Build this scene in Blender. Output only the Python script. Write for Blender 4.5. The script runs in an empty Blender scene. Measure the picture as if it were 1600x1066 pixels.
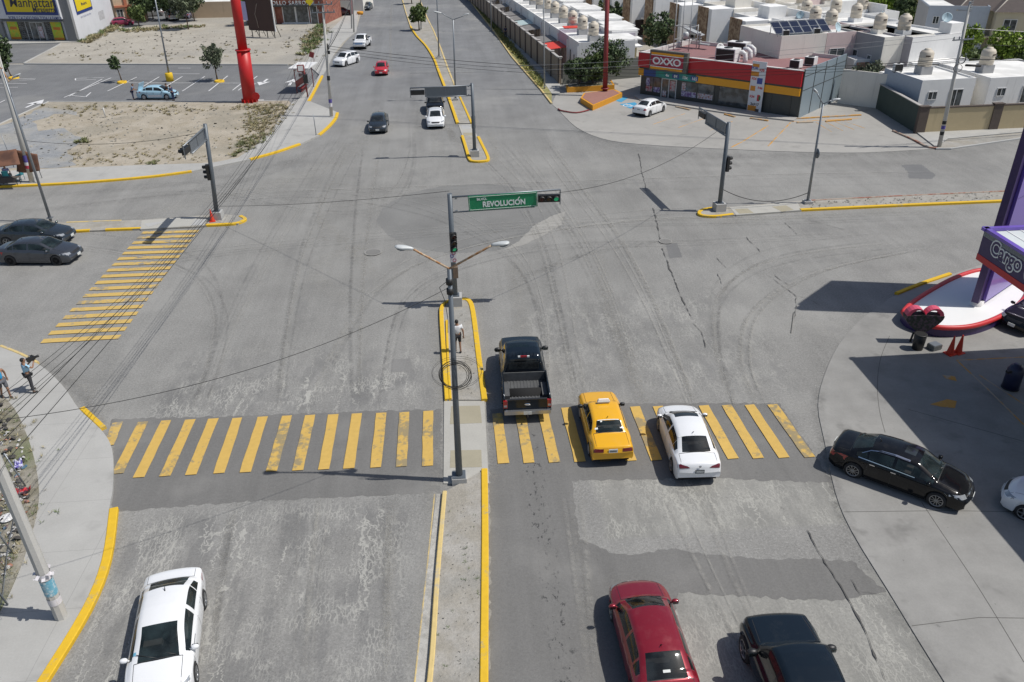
import bpy, bmesh, math, random
import numpy as np
from mathutils import Vector, Matrix
from mathutils.bvhtree import BVHTree
from mathutils.geometry import tessellate_polygon

S = bpy.context.scene
COL = S.collection
R = math.radians
PI = math.pi
random.seed(7)

# ------------------------------------------------------------------ camera
CF, CP, CR, CY, CH = 1234.26, 0.5127, -0.01899, 0.0719, 19.2
_fw = Vector((math.sin(CY)*math.cos(CP), math.cos(CY)*math.cos(CP), -math.sin(CP)))
_r0 = Vector((math.cos(CY), -math.sin(CY), 0)); _u0 = _r0.cross(_fw)
_rt = _r0*math.cos(CR) + _u0*math.sin(CR); _up = -_r0*math.sin(CR) + _u0*math.cos(CR)
CAM = Vector((0, 0, CH))
cam = bpy.data.cameras.new('camera'); camo = bpy.data.objects.new('camera', cam); COL.objects.link(camo)
m3 = Matrix((_rt, _up, -_fw)).transposed()
camo.matrix_world = Matrix.Translation(CAM) @ m3.to_4x4()
cam.sensor_width = 36; cam.lens = CF/1600*36; cam.clip_end = 4000; cam.clip_start = 0.5
S.camera = camo

# ------------------------------------------------------------------ sky, sun, exposure
SUN_AZ = R(-11.0); SUN_EL = R(57.6)          # azimuth measured from +X towards +Y
sdir = Vector((math.cos(SUN_AZ)*math.cos(SUN_EL), math.sin(SUN_AZ)*math.cos(SUN_EL), math.sin(SUN_EL)))
W = bpy.data.worlds.new('World'); S.world = W; W.use_nodes = True
wn = W.node_tree.nodes; wl = W.node_tree.links
sky = wn.new('ShaderNodeTexSky'); sky.sky_type = 'NISHITA'; sky.sun_disc = False
sky.sun_elevation = SUN_EL; sky.sun_rotation = PI/2 - SUN_AZ
sky.air_density = 1.0; sky.dust_density = 1.5; sky.ozone_density = 1.0
bg = wn['Background']; bg.inputs[1].default_value = 0.085
wl.new(sky.outputs[0], bg.inputs[0])
sun = bpy.data.lights.new('sun', 'SUN'); sun.energy = 3.9; sun.angle = R(0.5); sun.color = (1, .965, .91)
suno = bpy.data.objects.new('sun', sun); COL.objects.link(suno)
suno.rotation_euler = sdir.to_track_quat('Z', 'Y').to_euler()
S.view_settings.view_transform = 'Standard'; S.view_settings.look = 'None'
S.view_settings.exposure = 0.0; S.view_settings.gamma = 1
S.render.engine = 'CYCLES'
S.cycles.max_bounces = 5; S.cycles.transparent_max_bounces = 12

def g(x, y, z=0.0):
    "point of the place at height z that the photograph shows at pixel x, y"
    d = _rt*((x-800)/CF) + _up*((533-y)/CF) + _fw
    return CAM + d*((z-CH)/d.z)
def gtop(base, tp, z0=0.0):
    "top of a pole standing at base: in the upright plane through the base that faces the viewer"
    b = g(base[0], base[1], z0); n = Vector((_fw.x, _fw.y, 0)).normalized()
    d = _rt*((tp[0]-800)/CF) + _up*((533-tp[1])/CF) + _fw
    return CAM + d*((b-CAM).dot(n)/d.dot(n))
def G(pts, z=0.0): return [g(p[0], p[1], z) for p in pts]

# ------------------------------------------------------------------ tagging
def tag(o, label=None, cat=None, group=None, kind=None):
    if label: o['label'] = label
    if cat: o['category'] = cat
    if group: o['group'] = group
    if kind: o['kind'] = kind
    return o
def thing(name, label, cat, loc=(0, 0, 0), rz=0.0, group=None):
    o = bpy.data.objects.new(name, None); COL.objects.link(o); o.location = loc; o.rotation_euler = (0, 0, rz)
    o.empty_display_size = .3
    return tag(o, label, cat, group)
def obj(name, me, mat=None, parent=None, smooth=False):
    if isinstance(me, MB): me = me.mesh(name)
    if mat is not None and not me.materials:
        for q in (mat if isinstance(mat, (list, tuple)) else [mat]): me.materials.append(q)
    if smooth:
        me.polygons.foreach_set('use_smooth', [True]*len(me.polygons))
    o = bpy.data.objects.new(name, me); COL.objects.link(o)
    if parent: o.parent = parent
    return o
def copy_tree(o, parent=None, loc=None):
    c = o.copy(); COL.objects.link(c); c.parent = parent
    if loc is not None: c.location = loc
    for ch in list(o.children): copy_tree(ch, c)
    return c

# ------------------------------------------------------------------ mesh builder
class MB:
    def __init__(s): s.v = []; s.f = []; s.m = []; s.mi = 0; s.sm = []
    def add(s, vs, fs, smooth=False):
        o = len(s.v); s.v += [tuple(q) for q in vs]
        for f in fs: s.f.append([o+i for i in f]); s.m.append(s.mi); s.sm.append(smooth)
    def box(s, c, d, rz=0.0, M=None):
        x, y, z = d[0]/2, d[1]/2, d[2]/2
        P = [Vector(q) for q in ((-x,-y,-z),(x,-y,-z),(x,y,-z),(-x,y,-z),(-x,-y,z),(x,-y,z),(x,y,z),(-x,y,z))]
        if M is None: M = Matrix.Translation(c) @ Matrix.Rotation(rz, 4, 'Z')
        s.add([M @ p for p in P], [(0,3,2,1),(4,5,6,7),(0,1,5,4),(1,2,6,5),(2,3,7,6),(3,0,4,7)])
    def bar(s, a, b, w, h=None):
        "square bar from a to b"
        a = Vector(a); b = Vector(b); h = h or w; d = b-a
        q = d.to_track_quat('Z', 'Y').to_matrix().to_4x4()
        s.box(None, (w, h, d.length), M=Matrix.Translation((a+b)/2) @ q)
    def tube(s, pts, r, n=8, cap=True, sm=True):
        pts = [Vector(p) for p in pts]; k = len(pts)
        rs = r if isinstance(r, (list, tuple)) else [r]*k
        vs = []; prev = None
        for i, p in enumerate(pts):
            t = (pts[min(i+1, k-1)]-pts[max(i-1, 0)]).normalized()
            if prev is None:
                a = t.orthogonal().normalized()
            else:
                a = prev - t*prev.dot(t)
                a = a.normalized() if a.length > 1e-5 else t.orthogonal().normalized()
            prev = a; b = t.cross(a)
            for j in range(n):
                an = 2*PI*j/n; vs.append(p + (a*math.cos(an)+b*math.sin(an))*rs[i])
        fs = []
        for i in range(k-1):
            for j in range(n):
                fs.append((i*n+j, i*n+(j+1)%n, (i+1)*n+(j+1)%n, (i+1)*n+j))
        s.add(vs, fs, sm)
        if cap:
            o = len(s.v)-len(vs)
            s.f.append([o+j for j in reversed(range(n))]); s.m.append(s.mi); s.sm.append(False)
            s.f.append([o+(k-1)*n+j for j in range(n)]); s.m.append(s.mi); s.sm.append(False)
    def lathe(s, prof, c=(0, 0, 0), n=20, M=None, smooth=True, cap=True):
        vs = []; k = len(prof)
        for r, z in prof:
            for j in range(n):
                a = 2*PI*j/n; v = Vector((r*math.cos(a), r*math.sin(a), z))
                vs.append(M @ v if M is not None else v+Vector(c))
        fs = [(i*n+j, i*n+(j+1)%n, (i+1)*n+(j+1)%n, (i+1)*n+j) for i in range(k-1) for j in range(n)]
        s.add(vs, fs, smooth)
        o = len(s.v)-len(vs)
        if not cap: return
        if prof[0][0] > 1e-4: s.f.append([o+j for j in reversed(range(n))]); s.m.append(s.mi); s.sm.append(False)
        if prof[-1][0] > 1e-4: s.f.append([o+(k-1)*n+j for j in range(n)]); s.m.append(s.mi); s.sm.append(False)
    def prism(s, poly, z0, z1, top=True, bottom=False):
        poly = [Vector((p[0], p[1], 0)) for p in poly]; n = len(poly)
        ar = sum(poly[i].x*poly[(i+1)%n].y-poly[(i+1)%n].x*poly[i].y for i in range(n))
        if ar < 0: poly.reverse()
        tri = tessellate_polygon([poly])
        vs = [(p.x, p.y, z0) for p in poly]+[(p.x, p.y, z1) for p in poly]
        fs = []
        for t in tri:
            a, b, c = t
            cr = (poly[b]-poly[a]).cross(poly[c]-poly[a]).z
            if cr < 0: a, c = c, a
            if top: fs.append((n+a, n+b, n+c))
            if bottom: fs.append((c, b, a))
        if z1 != z0:
            for i in range(n): j = (i+1)%n; fs.append((i, j, n+j, n+i))
        s.add(vs, fs)
    def quad(s, a, b, c, d): s.add([a, b, c, d], [(0, 1, 2, 3)])
    def mesh(s, name):
        me = bpy.data.meshes.new(name); me.from_pydata([tuple(v) for v in s.v], [], s.f)
        me.polygons.foreach_set('material_index', s.m)
        me.polygons.foreach_set('use_smooth', s.sm)
        me.update(); return me

def sweep(path, w, z0, z1, side=0.0):
    "kerb-like box along a path; side shifts it sideways (in widths)"
    P = [Vector((p[0], p[1], 0)) for p in path]; m = MB(); L = []; Rr = []
    for i, p in enumerate(P):
        a = (P[i]-P[i-1]).normalized() if i else None
        b = (P[i+1]-P[i]).normalized() if i < len(P)-1 else None
        t = ((a or b)+(b or a)).normalized(); n = Vector((-t.y, t.x, 0))
        k = 1/max(.5, n.dot(Vector((-(b or a).y, (b or a).x, 0))))
        L.append(p+n*w*(.5+side)*k); Rr.append(p+n*w*(side-.5)*k)
    n = len(P); vs = []
    bz = min(.025, (z1-z0)*.3)
    for i in range(n):
        l, r = L[i], Rr[i]; e = (r-l).normalized()*min(.025, w*.2)
        for q, z in ((l, z0), (l, z1-bz), (l+e, z1), (r-e, z1), (r, z1-bz), (r, z0)): vs.append((q.x, q.y, z))
    fs = []
    for i in range(n-1):
        for j in range(5): fs.append((i*6+j, i*6+6+j, i*6+7+j, i*6+1+j))
    fs += [tuple(range(6)), tuple(range((n-1)*6+5, (n-1)*6-1, -1))]
    fs = [tuple(reversed(f)) for f in fs]
    m.add(vs, fs); return m
def smooth_path(pts, k=4):
    "Catmull-Rom through points"
    P = [Vector(p) for p in pts]; out = []
    for i in range(len(P)-1):
        p0 = P[max(i-1, 0)]; p1 = P[i]; p2 = P[i+1]; p3 = P[min(i+2, len(P)-1)]
        for j in range(k):
            t = j/k
            out.append(.5*((2*p1)+(p2-p0)*t+(2*p0-5*p1+4*p2-p3)*t*t+(3*p1-p0-3*p2+p3)*t**3))
    out.append(P[-1]); return out

# ------------------------------------------------------------------ node expressions
class X:
    def __init__(s, b, sock): s.b = b; s.s = sock
    def _op(s, op, *a): return s.b.math(op, s, *a)
    def __add__(s, o): return s._op('ADD', o)
    __radd__ = __add__
    def __sub__(s, o): return s._op('SUBTRACT', o)
    def __rsub__(s, o): return s.b.math('SUBTRACT', o, s)
    def __mul__(s, o): return s._op('MULTIPLY', o)
    __rmul__ = __mul__
    def __truediv__(s, o): return s._op('DIVIDE', o)
    def abs(s): return s._op('ABSOLUTE')
    def max(s, o): return s._op('MAXIMUM', o)
    def min(s, o): return s._op('MINIMUM', o)
    def mod(s, o): return s._op('FLOORED_MODULO', o)
    def pow(s, o): return s._op('POWER', o)
    def sat(s): q = s._op('ADD', 0.0); q.s.node.use_clamp = True; return q
    def step(s, a, b):
        "smooth ramp 0..1 from a to b (b may be below a)"
        n = s.b.nt.nodes.new('ShaderNodeMapRange'); n.interpolation_type = 'SMOOTHSTEP'
        s.b.link(s, n.inputs[0])
        if a > b: n.inputs[1].default_value = b; n.inputs[2].default_value = a; n.inputs[3].default_value = 1; n.inputs[4].default_value = 0
        else: n.inputs[1].default_value = a; n.inputs[2].default_value = b
        return X(s.b, n.outputs[0])
class NB:
    def __init__(s, name):
        s.mat = bpy.data.materials.new(name); s.mat.use_nodes = True; s.nt = s.mat.node_tree
        s.bsdf = s.nt.nodes['Principled BSDF']
    def link(s, a, inp):
        if isinstance(a, X): s.nt.links.new(a.s, inp)
        elif isinstance(a, (tuple, list)): inp.default_value = (*a[:3], 1) if len(inp.default_value) == 4 else a
        else: inp.default_value = a
    def math(s, op, a, b=None, c=None):
        n = s.nt.nodes.new('ShaderNodeMath'); n.operation = op
        for i, q in enumerate((a, b, c)):
            if q is not None: s.link(q, n.inputs[i])
        return X(s, n.outputs[0])
    def pos(s, obj=False):
        if obj: n = s.nt.nodes.new('ShaderNodeTexCoord'); return X(s, n.outputs['Object'])
        n = s.nt.nodes.new('ShaderNodeNewGeometry'); return X(s, n.outputs['Position'])
    def sep(s, v):
        n = s.nt.nodes.new('ShaderNodeSeparateXYZ'); s.link(v, n.inputs[0]); return [X(s, o) for o in n.outputs]
    def comb(s, x, y, z=0.0):
        n = s.nt.nodes.new('ShaderNodeCombineXYZ')
        for i, q in enumerate((x, y, z)): s.link(q, n.inputs[i])
        return X(s, n.outputs[0])
    def vmul(s, v, k):
        n = s.nt.nodes.new('ShaderNodeVectorMath'); n.operation = 'MULTIPLY'; s.link(v, n.inputs[0]); n.inputs[1].default_value = k; return X(s, n.outputs[0])
    def vadd(s, v, w):
        n = s.nt.nodes.new('ShaderNodeVectorMath'); n.operation = 'ADD'; s.link(v, n.inputs[0]); s.link(w, n.inputs[1]); return X(s, n.outputs[0])
    def noise(s, v, sc, det=3.0, rough=.55, dist=0.0, color=False):
        n = s.nt.nodes.new('ShaderNodeTexNoise'); s.link(v, n.inputs['Vector'])
        n.inputs['Scale'].default_value = sc; n.inputs['Detail'].default_value = det
        n.inputs['Roughness'].default_value = rough; n.inputs['Distortion'].default_value = dist
        return X(s, n.outputs['Color' if color else 'Fac'])
    def voro(s, v, sc, feat='DISTANCE_TO_EDGE', out='Distance', rnd=1.0):
        n = s.nt.nodes.new('ShaderNodeTexVoronoi'); n.feature = feat; s.link(v, n.inputs['Vector']); n.inputs['Scale'].default_value = sc
        n.inputs['Randomness'].default_value = rnd
        return X(s, n.outputs[out])
    def island(s):
        n = s.nt.nodes.new('ShaderNodeNewGeometry'); return X(s, n.outputs['Random Per Island'])
    def attr(s, name):
        n = s.nt.nodes.new('ShaderNodeAttribute'); n.attribute_name = name; return X(s, n.outputs['Fac'])
    def objrand(s):
        n = s.nt.nodes.new('ShaderNodeObjectInfo'); return X(s, n.outputs['Random'])
    def mix(s, f, a, b):
        n = s.nt.nodes.new('ShaderNodeMix'); n.data_type = 'RGBA'
        s.link(f, n.inputs[0]); s.link(a, n.inputs[6]); s.link(b, n.inputs[7]); return X(s, n.outputs[2])
    def scale(s, col, f):
        "multiply a colour by a number"
        n = s.nt.nodes.new('ShaderNodeVectorMath'); n.operation = 'SCALE'
        if isinstance(col, X): s.nt.links.new(col.s, n.inputs[0])
        else: n.inputs[0].default_value = col[:3]
        s.link(f, n.inputs['Scale']); return X(s, n.outputs[0])
    def bump(s, h, dist=.01, st=.5):
        n = s.nt.nodes.new('ShaderNodeBump'); n.inputs['Distance'].default_value = dist; n.inputs['Strength'].default_value = st
        s.link(h, n.inputs['Height']); s.nt.links.new(n.outputs[0], s.bsdf.inputs['Normal'])
    def out(s, col=None, rough=None, metal=None, spec=None):
        for q, k in ((col, 'Base Color'), (rough, 'Roughness'), (metal, 'Metallic'), (spec, 'Specular IOR Level')):
            if q is not None: s.link(q, s.bsdf.inputs[k])
        return s.mat
    def alpha(s, a):
        s.link(a, s.bsdf.inputs['Alpha']); return s.mat

_MC = {}
def M(name, col, rough=.6, metal=0.0, var=.10, sc=3.0, grain=0.0, bump=0.0, coat=0.0, spec=.5, col2=None, obj=True):
    "plain procedural surface: base colour with soft and fine variation"
    if name in _MC: return _MC[name]
    b = NB(name); p = b.pos(obj)
    n = b.noise(p, sc, 4); f = n*(2*var)+(1-var)
    if grain: f = f + (b.noise(p, sc*25, 2)-.5)*grain
    c = b.scale(col, f)
    if col2 is not None: c = b.scale(b.mix(n.step(.42, .62), col, col2), f)
    b.out(c, rough, metal, spec)
    if coat: b.bsdf.inputs['Coat Weight'].default_value = coat; b.bsdf.inputs['Coat Roughness'].default_value = .04
    if bump: b.bump(b.noise(p, sc*10, 3), bump, .6)
    _MC[name] = b.mat; return b.mat
def emit(name, col, st):
    b = NB(name); b.out(col, .3); b.bsdf.inputs['Emission Color'].default_value = (*col, 1); b.bsdf.inputs['Emission Strength'].default_value = st; return b.mat

def text_mesh(body, size=1.0, ext=.01, off=0.0, shear=0.0, sx=1.0, space=1.0, align='CENTER'):
    "letters in the local XY plane, standing on the baseline, centred"
    cu = bpy.data.curves.new('txt', 'FONT'); cu.body = body; cu.size = size; cu.extrude = ext; cu.offset = off; cu.shear = shear
    cu.align_x = align; cu.space_character = space; cu.resolution_u = 3
    o = bpy.data.objects.new('txt', cu); COL.objects.link(o)
    dg = bpy.context.evaluated_depsgraph_get(); me = bpy.data.meshes.new_from_object(o.evaluated_get(dg))
    bpy.data.objects.remove(o); bpy.data.curves.remove(cu)
    if sx != 1.0: me.transform(Matrix.Diagonal((sx, 1, 1, 1)))
    return me
def fit(me, w, h):
    "scale lettering to a given width and height, centred on the origin"
    c = [v.co for v in me.vertices]; x0, x1 = min(p.x for p in c), max(p.x for p in c); y0, y1 = min(p.y for p in c), max(p.y for p in c)
    me.transform(Matrix.Diagonal((w/(x1-x0), h/(y1-y0), 1, 1)) @ Matrix.Translation((-(x0+x1)/2, -(y0+y1)/2, 0))); return me
def frame(o, xdir, up=(0, 0, 1)):
    "matrix whose X runs along xdir, Y along up, at origin o (for writing on upright faces)"
    x = Vector(xdir).normalized(); y = Vector(up); y = (y-x*y.dot(x)).normalized(); z = x.cross(y)
    m = Matrix((x, y, z)).transposed().to_4x4(); m.translation = Vector(o); return m
def write(name, body, size, Mx, mat, parent, **k):
    me = text_mesh(body, size, **k); me.transform(Mx); return obj(name, me, mat, parent)
# ================================================================== ground materials
def box_mask(b, x, y, x0, x1, y0, y1, soft=.8, wob=None):
    if wob is not None: x = x+wob; y = y+wob
    return x.step(x0-soft, x0+soft)*x.step(x1+soft, x1-soft)*y.step(y0-soft, y0+soft)*y.step(y1+soft, y1-soft)

def asphalt_material(name, base, warm=(1.0, .985, .935), cracks=True, streak=.30, rough=.9):
    b = NB(name); p = b.pos(); x, y, z = b.sep(p)
    big = b.noise(p, .055, 4, .55); mid = b.noise(p, .35, 5, .62)
    stv = b.comb(x*.9, y*.045); st = b.noise(stv, 1.0, 4, .6)
    stv2 = b.comb(x*3.2, y*.12); st2 = b.noise(stv2, 1.0, 3, .6)
    fine = b.noise(p, 24, 3, .75); fine2 = b.noise(p, 10, 4, .72); agg = b.noise(p, 15, 2, .5)
    f = 1 + (big-.5)*.50 + (mid-.5)*.52 + (st-.5)*streak + (st2-.5)*streak*.6 + (fine-.5)*.95 + (fine2-.5)*.95 + agg.step(.60, .70)*.30 - agg.step(.40, .30)*.22
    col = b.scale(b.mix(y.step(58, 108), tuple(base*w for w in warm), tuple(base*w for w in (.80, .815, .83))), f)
    if cracks:
        wob = (b.noise(p, .22, 3)-.5)*5
        m = box_mask(b, x, y, -13.5, -1.6, 28.8, 36.0, 1.2, wob*.35)*y.step(37, 29.5)
        m = m.max(box_mask(b, x, y, -12, -2.2, 5, 22.6, .7, wob*.3)*.85)
        m = m.max(box_mask(b, x, y, 4.6, 15.0, 19.9, 23.3, .25, wob*.12))
        m = m.max(box_mask(b, x, y, 3.0, 15.0, 28.5, 38.5, 1.2, wob*.4)*.5)
        m = m.max(box_mask(b, x, y, 5.4, 17.5, 4, 17.6, .3, wob*.15))
        dn = b.noise(p, 1.6, 3, .6, color=True)
        wp = b.vadd(b.vadd(b.vmul(p, (2.4, .34, 1)), b.vmul(dn, (1.5, .9, 0))), b.vmul(b.noise(p, 6, 2, .6, color=True), (.7, .4, 0)))
        e1 = b.voro(wp, 1.0); l1 = e1.step(.050, .0)
        dn2 = b.noise(p, 5, 2, .6, color=True)
        wp2 = b.vadd(b.vmul(p, (8.5, 2.4, 1)), b.vmul(dn2, (1.6, 1.2, 0)))
        e2 = b.voro(wp2, 1.0); l2 = e2.step(.13, .0)
        pt = b.noise(p, .5, 3, .6).step(.44, .60); pt2 = b.noise(b.comb(x*1.2, y*.16), 1.0, 3).step(.48, .58)
        dk = b.noise(b.comb(x*.9, y*.28), 1.0, 5, .65).step(.44, .60)
        col = b.mix(m*dk*.62, col, b.scale((base*.56, base*.56, base*.555), .75+b.noise(p, 12, 3, .7)*.5))
        col = b.mix(b.noise(b.comb(x*.5, y*.22), 1.0, 5, .68).step(.55, .70)*.35, col, (base*.66, base*.66, base*.65))
        lines = (l1*pt2*1.0 + l2*pt*.75).sat()
        col = b.mix(m*lines*.80, col, (base*1.85, base*1.82, base*1.66))
        # rough worn aggregate: paler, yellowish, grainy
        wv = box_mask(b, x, y, 4.6, 15.0, 19.9, 23.3, .2, wob*.12).max(box_mask(b, x, y, 5.4, 17.5, 4, 17.6, .3, wob*.15))
        col = b.mix(wv*.40, col, b.scale((base*1.30, base*1.28, base*1.15), .42+b.noise(p, 11, 4, .75)*1.1))
        # oil drops, patches and dirt specks
        sp = b.noise(p, 3.3, 4, .65).step(.665, .72)*.55+b.noise(p, 9.5, 3, .6).step(.70, .74)*.6
        col = b.mix(sp, col, (base*.42, base*.42, base*.42))
    # dust drifts
    du = b.noise(b.vmul(p, (1, 1, 1)), .09, 5, .6).step(.52, .70)
    col = b.mix(du*.30, col, (base*1.55, base*1.52, base*1.42))
    b.out(col, rough, 0, .25)
    b.bump(fine, .012, .45)
    return b.mat
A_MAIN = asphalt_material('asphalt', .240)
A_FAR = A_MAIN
A_CAR = asphalt_material('asphalt_parking', .205, (.97, .99, 1.04), False, .2)

def smooth_asphalt():
    "newer dark asphalt bands with dark oil drips in the lane centre"
    b = NB('asphalt_new'); p = b.pos(); x, y, z = b.sep(p)
    f = 1+(b.noise(p, .4, 4)-.5)*.30+(b.noise(b.comb(x*2.2, y*.15), 1, 3)-.5)*.28+(b.noise(p, 20, 3, .75)-.5)*.6+(b.noise(p, 9, 4, .7)-.5)*.45
    col = b.scale((.165, .162, .155), f)
    dr = x.step(1.9, 2.2)*x.step(3.0, 2.6)
    col = b.mix(dr*b.noise(b.comb(x*4.0, y*2.0), 1.5, 5, .72).step(.555, .63)*.8, col, (.03, .03, .032))
    col = b.mix(b.noise(p, 2.6, 4, .65).step(.66, .72)*.4, col, (.06, .06, .06))
    col = b.mix(b.noise(p, .3, 4).step(.52, .7)*.4, col, (.25, .245, .23))
    b.out(col, .85, 0, .3); b.bump(b.noise(p, 24, 3), .008, .35); return b.mat
A_NEW = smooth_asphalt()
def conc(name, base, joint=None, var=.2, stain=.3):
    b = NB(name); p = b.pos(); x, y, z = b.sep(p)
    f = 1+(b.noise(p, .12, 4)-.5)*var*1.6+(b.noise(p, .9, 5, .6)-.5)*var+(b.noise(p, 16, 3, .7)-.5)*.26
    col = b.scale(base, f)
    col = b.mix(b.noise(p, .5, 5, .65).step(.56, .72)*stain, col, tuple(c*.62 for c in base))
    col = b.mix(b.noise(p, 3.1, 3, .6).step(.70, .74)*.5*stain, col, tuple(c*.35 for c in base))
    if joint:
        jx = ((x+200)/joint).mod(1.0); jy = ((y+200)/joint).mod(1.0); t = .022/joint
        j = jx.step(t, 0).max(jy.step(t, 0))
        col = b.mix(j*.6, col, tuple(c*.35 for c in base))
    b.out(col, .85, 0, .3); b.bump(b.noise(p, 18, 3), .006, .3); return b.mat
C_WALK = conc('concrete_walk', (.39, .385, .365), 2.6, .28, .5)
C_APRON = conc('concrete_apron', (.275, .27, .256), None, .46, .8)
C_LOT = conc('concrete_lot', (.33, .32, .298), None, .28, .6)
C_MED = conc('concrete_median', (.40, .39, .355), None, .2, .3)
C_MAT = conc('concrete_ramp_mat', (.34, .31, .23), None, .2, .3)
C_GREY = conc('concrete_block', (.40, .40, .39), None, .2, .3)
def dirt(name, a, c, d, sc=.5, peb=.35, spk=.5):
    b = NB(name); p = b.pos()
    col = b.mix(b.noise(p, sc, 5, .62).step(.38, .62), a, c)
    col = b.mix(b.noise(p, sc*.32, 5, .6).step(.48, .66)*.8, col, d)
    f = 1+(b.noise(p, 14, 4, .7)-.5)*peb*1.6+(b.noise(p, 2.6, 4, .65)-.5)*.45
    col = b.scale(col, f)
    col = b.mix(b.noise(p, 3.0, 3, .6).step(.66, .70)*spk, col, tuple(q*.4 for q in a))
    b.out(col, .95, 0, .1); b.bump(b.noise(p, 9, 4, .7), .05, .6); return b.mat
D_LOT = dirt('dirt_lot', (.34, .30, .235), (.40, .36, .295), (.29, .265, .215))
D_GRAV = dirt('gravel_blue', (.25, .26, .27), (.31, .315, .315), (.33, .315, .28), .5, .5)
D_FAR = dirt('dirt_far', (.35, .325, .28), (.40, .375, .325), (.31, .295, .265), .22, .35, .3)
D_MED = dirt('dirt_median', (.31, .29, .25), (.36, .345, .315), (.28, .275, .255), .8, .4, .15)
D_GRASS = dirt('dirt_verge', (.26, .25, .10), (.33, .29, .16), (.20, .21, .08), .8, .5)
D_TRASH = dirt('dirt_litter', (.20, .185, .14), (.30, .28, .235), (.15, .17, .09), 1.1, .7)
D_BASE = dirt('dirt_terrain', (.36, .335, .29), (.42, .40, .36), (.28, .28, .24), .05)

def paint(name, col, wear=.55, under=(.20, .20, .20), sc=2.6, isl=0.0):
    b = NB(name); p = b.pos(); x, y, z = b.sep(p)
    n = b.noise(p, sc, 5, .7)*.55+b.noise(p, .5, 2)*.45
    n = n+(b.island()-.5)*isl; w = n.step(wear, wear+.09)
    c = b.scale(col, .86+b.noise(p, 5, 4)*.28)
    b.out(b.mix(w*.85, c, under), .75, 0, .3); return b.mat
Y_KERB = paint('yellow_kerb_paint', (.67, .425, .028), .56, (.40, .33, .17), 4.5)
Y_KERB2 = paint('cream_kerb_paint', (.60, .46, .20), .50, (.42, .38, .30))
Y_ZEB = paint('yellow_zebra_paint', (.56, .37, .10), .535, (.25, .215, .14), 3.2, .13)
Y_ZEBF = paint('faded_zebra_paint', (.55, .38, .12), .52, (.25, .235, .20), 3.2, .10)
W_LINE = paint('white_line_paint', (.66, .66, .66), .56, (.25, .25, .26))
O_LINE = paint('orange_line_paint', (.52, .27, .06), .47, (.36, .33, .28))
B_LINE = paint('blue_bay_paint', (.06, .30, .50), .60, (.3, .32, .34))
R_KERB = paint('red_kerb_paint', (.30, .13, .09), .45, (.38, .33, .27))

def structure(name, me, mat): return tag(obj(name, me, mat), kind='structure')
def sheet(name, poly, z, mat):
    m = MB(); m.prism(poly, z, z, True); return structure(name, m, mat)
def slab(name, poly, z0, z1, mat):
    m = MB(); m.prism(poly, z0, z1, True); return structure(name, m, mat)
def kerb(name, path, w, mat, h=.15, side=0.0, sm=True):
    P = smooth_path(path, 4) if sm and len(path) > 2 else [Vector(p) for p in path]
    return structure(name, sweep(P, w, -.01, h, side), mat)
def V2(*a): return [Vector((q[0], q[1], 0)) for q in a]

# ================================================================== ground and roads
sheet('ground', [(-1500, -60), (1500, -60), (1500, 3000), (-1500, 3000)], -.03, D_BASE)
sheet('road', [(-160, -20), (150, -20), (150, 70), (48, 70), (30, 92), (-30, 92), (-160, 92)], 0, A_MAIN)
# far boulevard (bluish older asphalt)
fl = G([(500, 128), (520, 88), (550, 50), (566, 20), (575, 0)]); fr = G([(737, 5), (772, 50), (800, 90), (845, 141)])
e1 = (fl[-1]-fl[0]).normalized(); e2 = (fr[0]-fr[-1]).normalized()
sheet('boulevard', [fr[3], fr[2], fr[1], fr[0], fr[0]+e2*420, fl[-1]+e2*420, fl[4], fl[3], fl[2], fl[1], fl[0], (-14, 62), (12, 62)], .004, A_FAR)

def jitter_poly(px, amp=.07, step=.16, z=0.0):
    P = G(px, z); out = []
    for i in range(len(P)):
        a, b2 = P[i], P[(i+1) % len(P)]; n = max(1, int((b2-a).length/step)); d = (b2-a).normalized(); q = Vector((-d.y, d.x, 0))
        for j in range(n): out.append(a+(b2-a)*(j/n)+(q*random.uniform(-amp, amp) if j else Vector()))
    return out
random.seed(11)
sheet('asphalt_patch', jitter_poly([(176, 800), (175, 655), (300, 652), (430, 648), (560, 643), (690, 640), (690, 770), (560, 775), (400, 783), (260, 793)]), .004, A_NEW)
sheet('asphalt_patch', jitter_poly([(765, 1100), (765, 640), (880, 632), (1060, 630), (1218, 630), (1275, 715), (1300, 755), (1130, 748), (960, 750), (893, 752), (898, 800), (905, 843), (960, 865), (1000, 866), (1050, 857), (1100, 867), (1200, 873), (1330, 876), (1385, 925), (1300, 940), (1180, 932), (1060, 926), (1040, 1100)]), .004, A_NEW)
def disc_mat(name, c, a=1.0, nz=.25):
    b = NB(name); p = b.pos(); f = 1+(b.noise(p, .35, 4)-.5)*nz*2+(b.noise(p, 18, 3, .75)-.5)*.6+(b.noise(p, 8, 4, .7)-.5)*.4
    b.out(b.scale(c, f), .88, 0, .25); b.bump(b.noise(p, 24, 3), .008, .35); return b.mat
sheet('asphalt_patch', jitter_poly([(588, 345), (600, 322), (635, 303), (690, 291), (760, 287), (830, 295), (866, 312), (880, 335), (866, 352), (828, 376), (770, 393), (700, 396), (640, 385), (604, 366)], .06), .004, disc_mat('asphalt_centre', (.198, .197, .190)))
sheet('asphalt_patch', jitter_poly([(884, 330), (877, 352), (846, 370), (818, 383), (786, 392), (812, 376), (835, 352), (862, 338)], .05), .008, disc_mat('asphalt_dusty', (.31, .302, .28)))
sheet('asphalt_patch', jitter_poly([(1040, 381), (1058, 380), (1066, 402), (1046, 404)], .02), .004, disc_mat('asphalt_patched', (.165, .165, .163)))
sheet('asphalt_patch', jitter_poly([(612, 562), (641, 560), (643, 580), (611, 582)], .02), .004, disc_mat('asphalt_patched_dark', (.215, .212, .204)))
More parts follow.
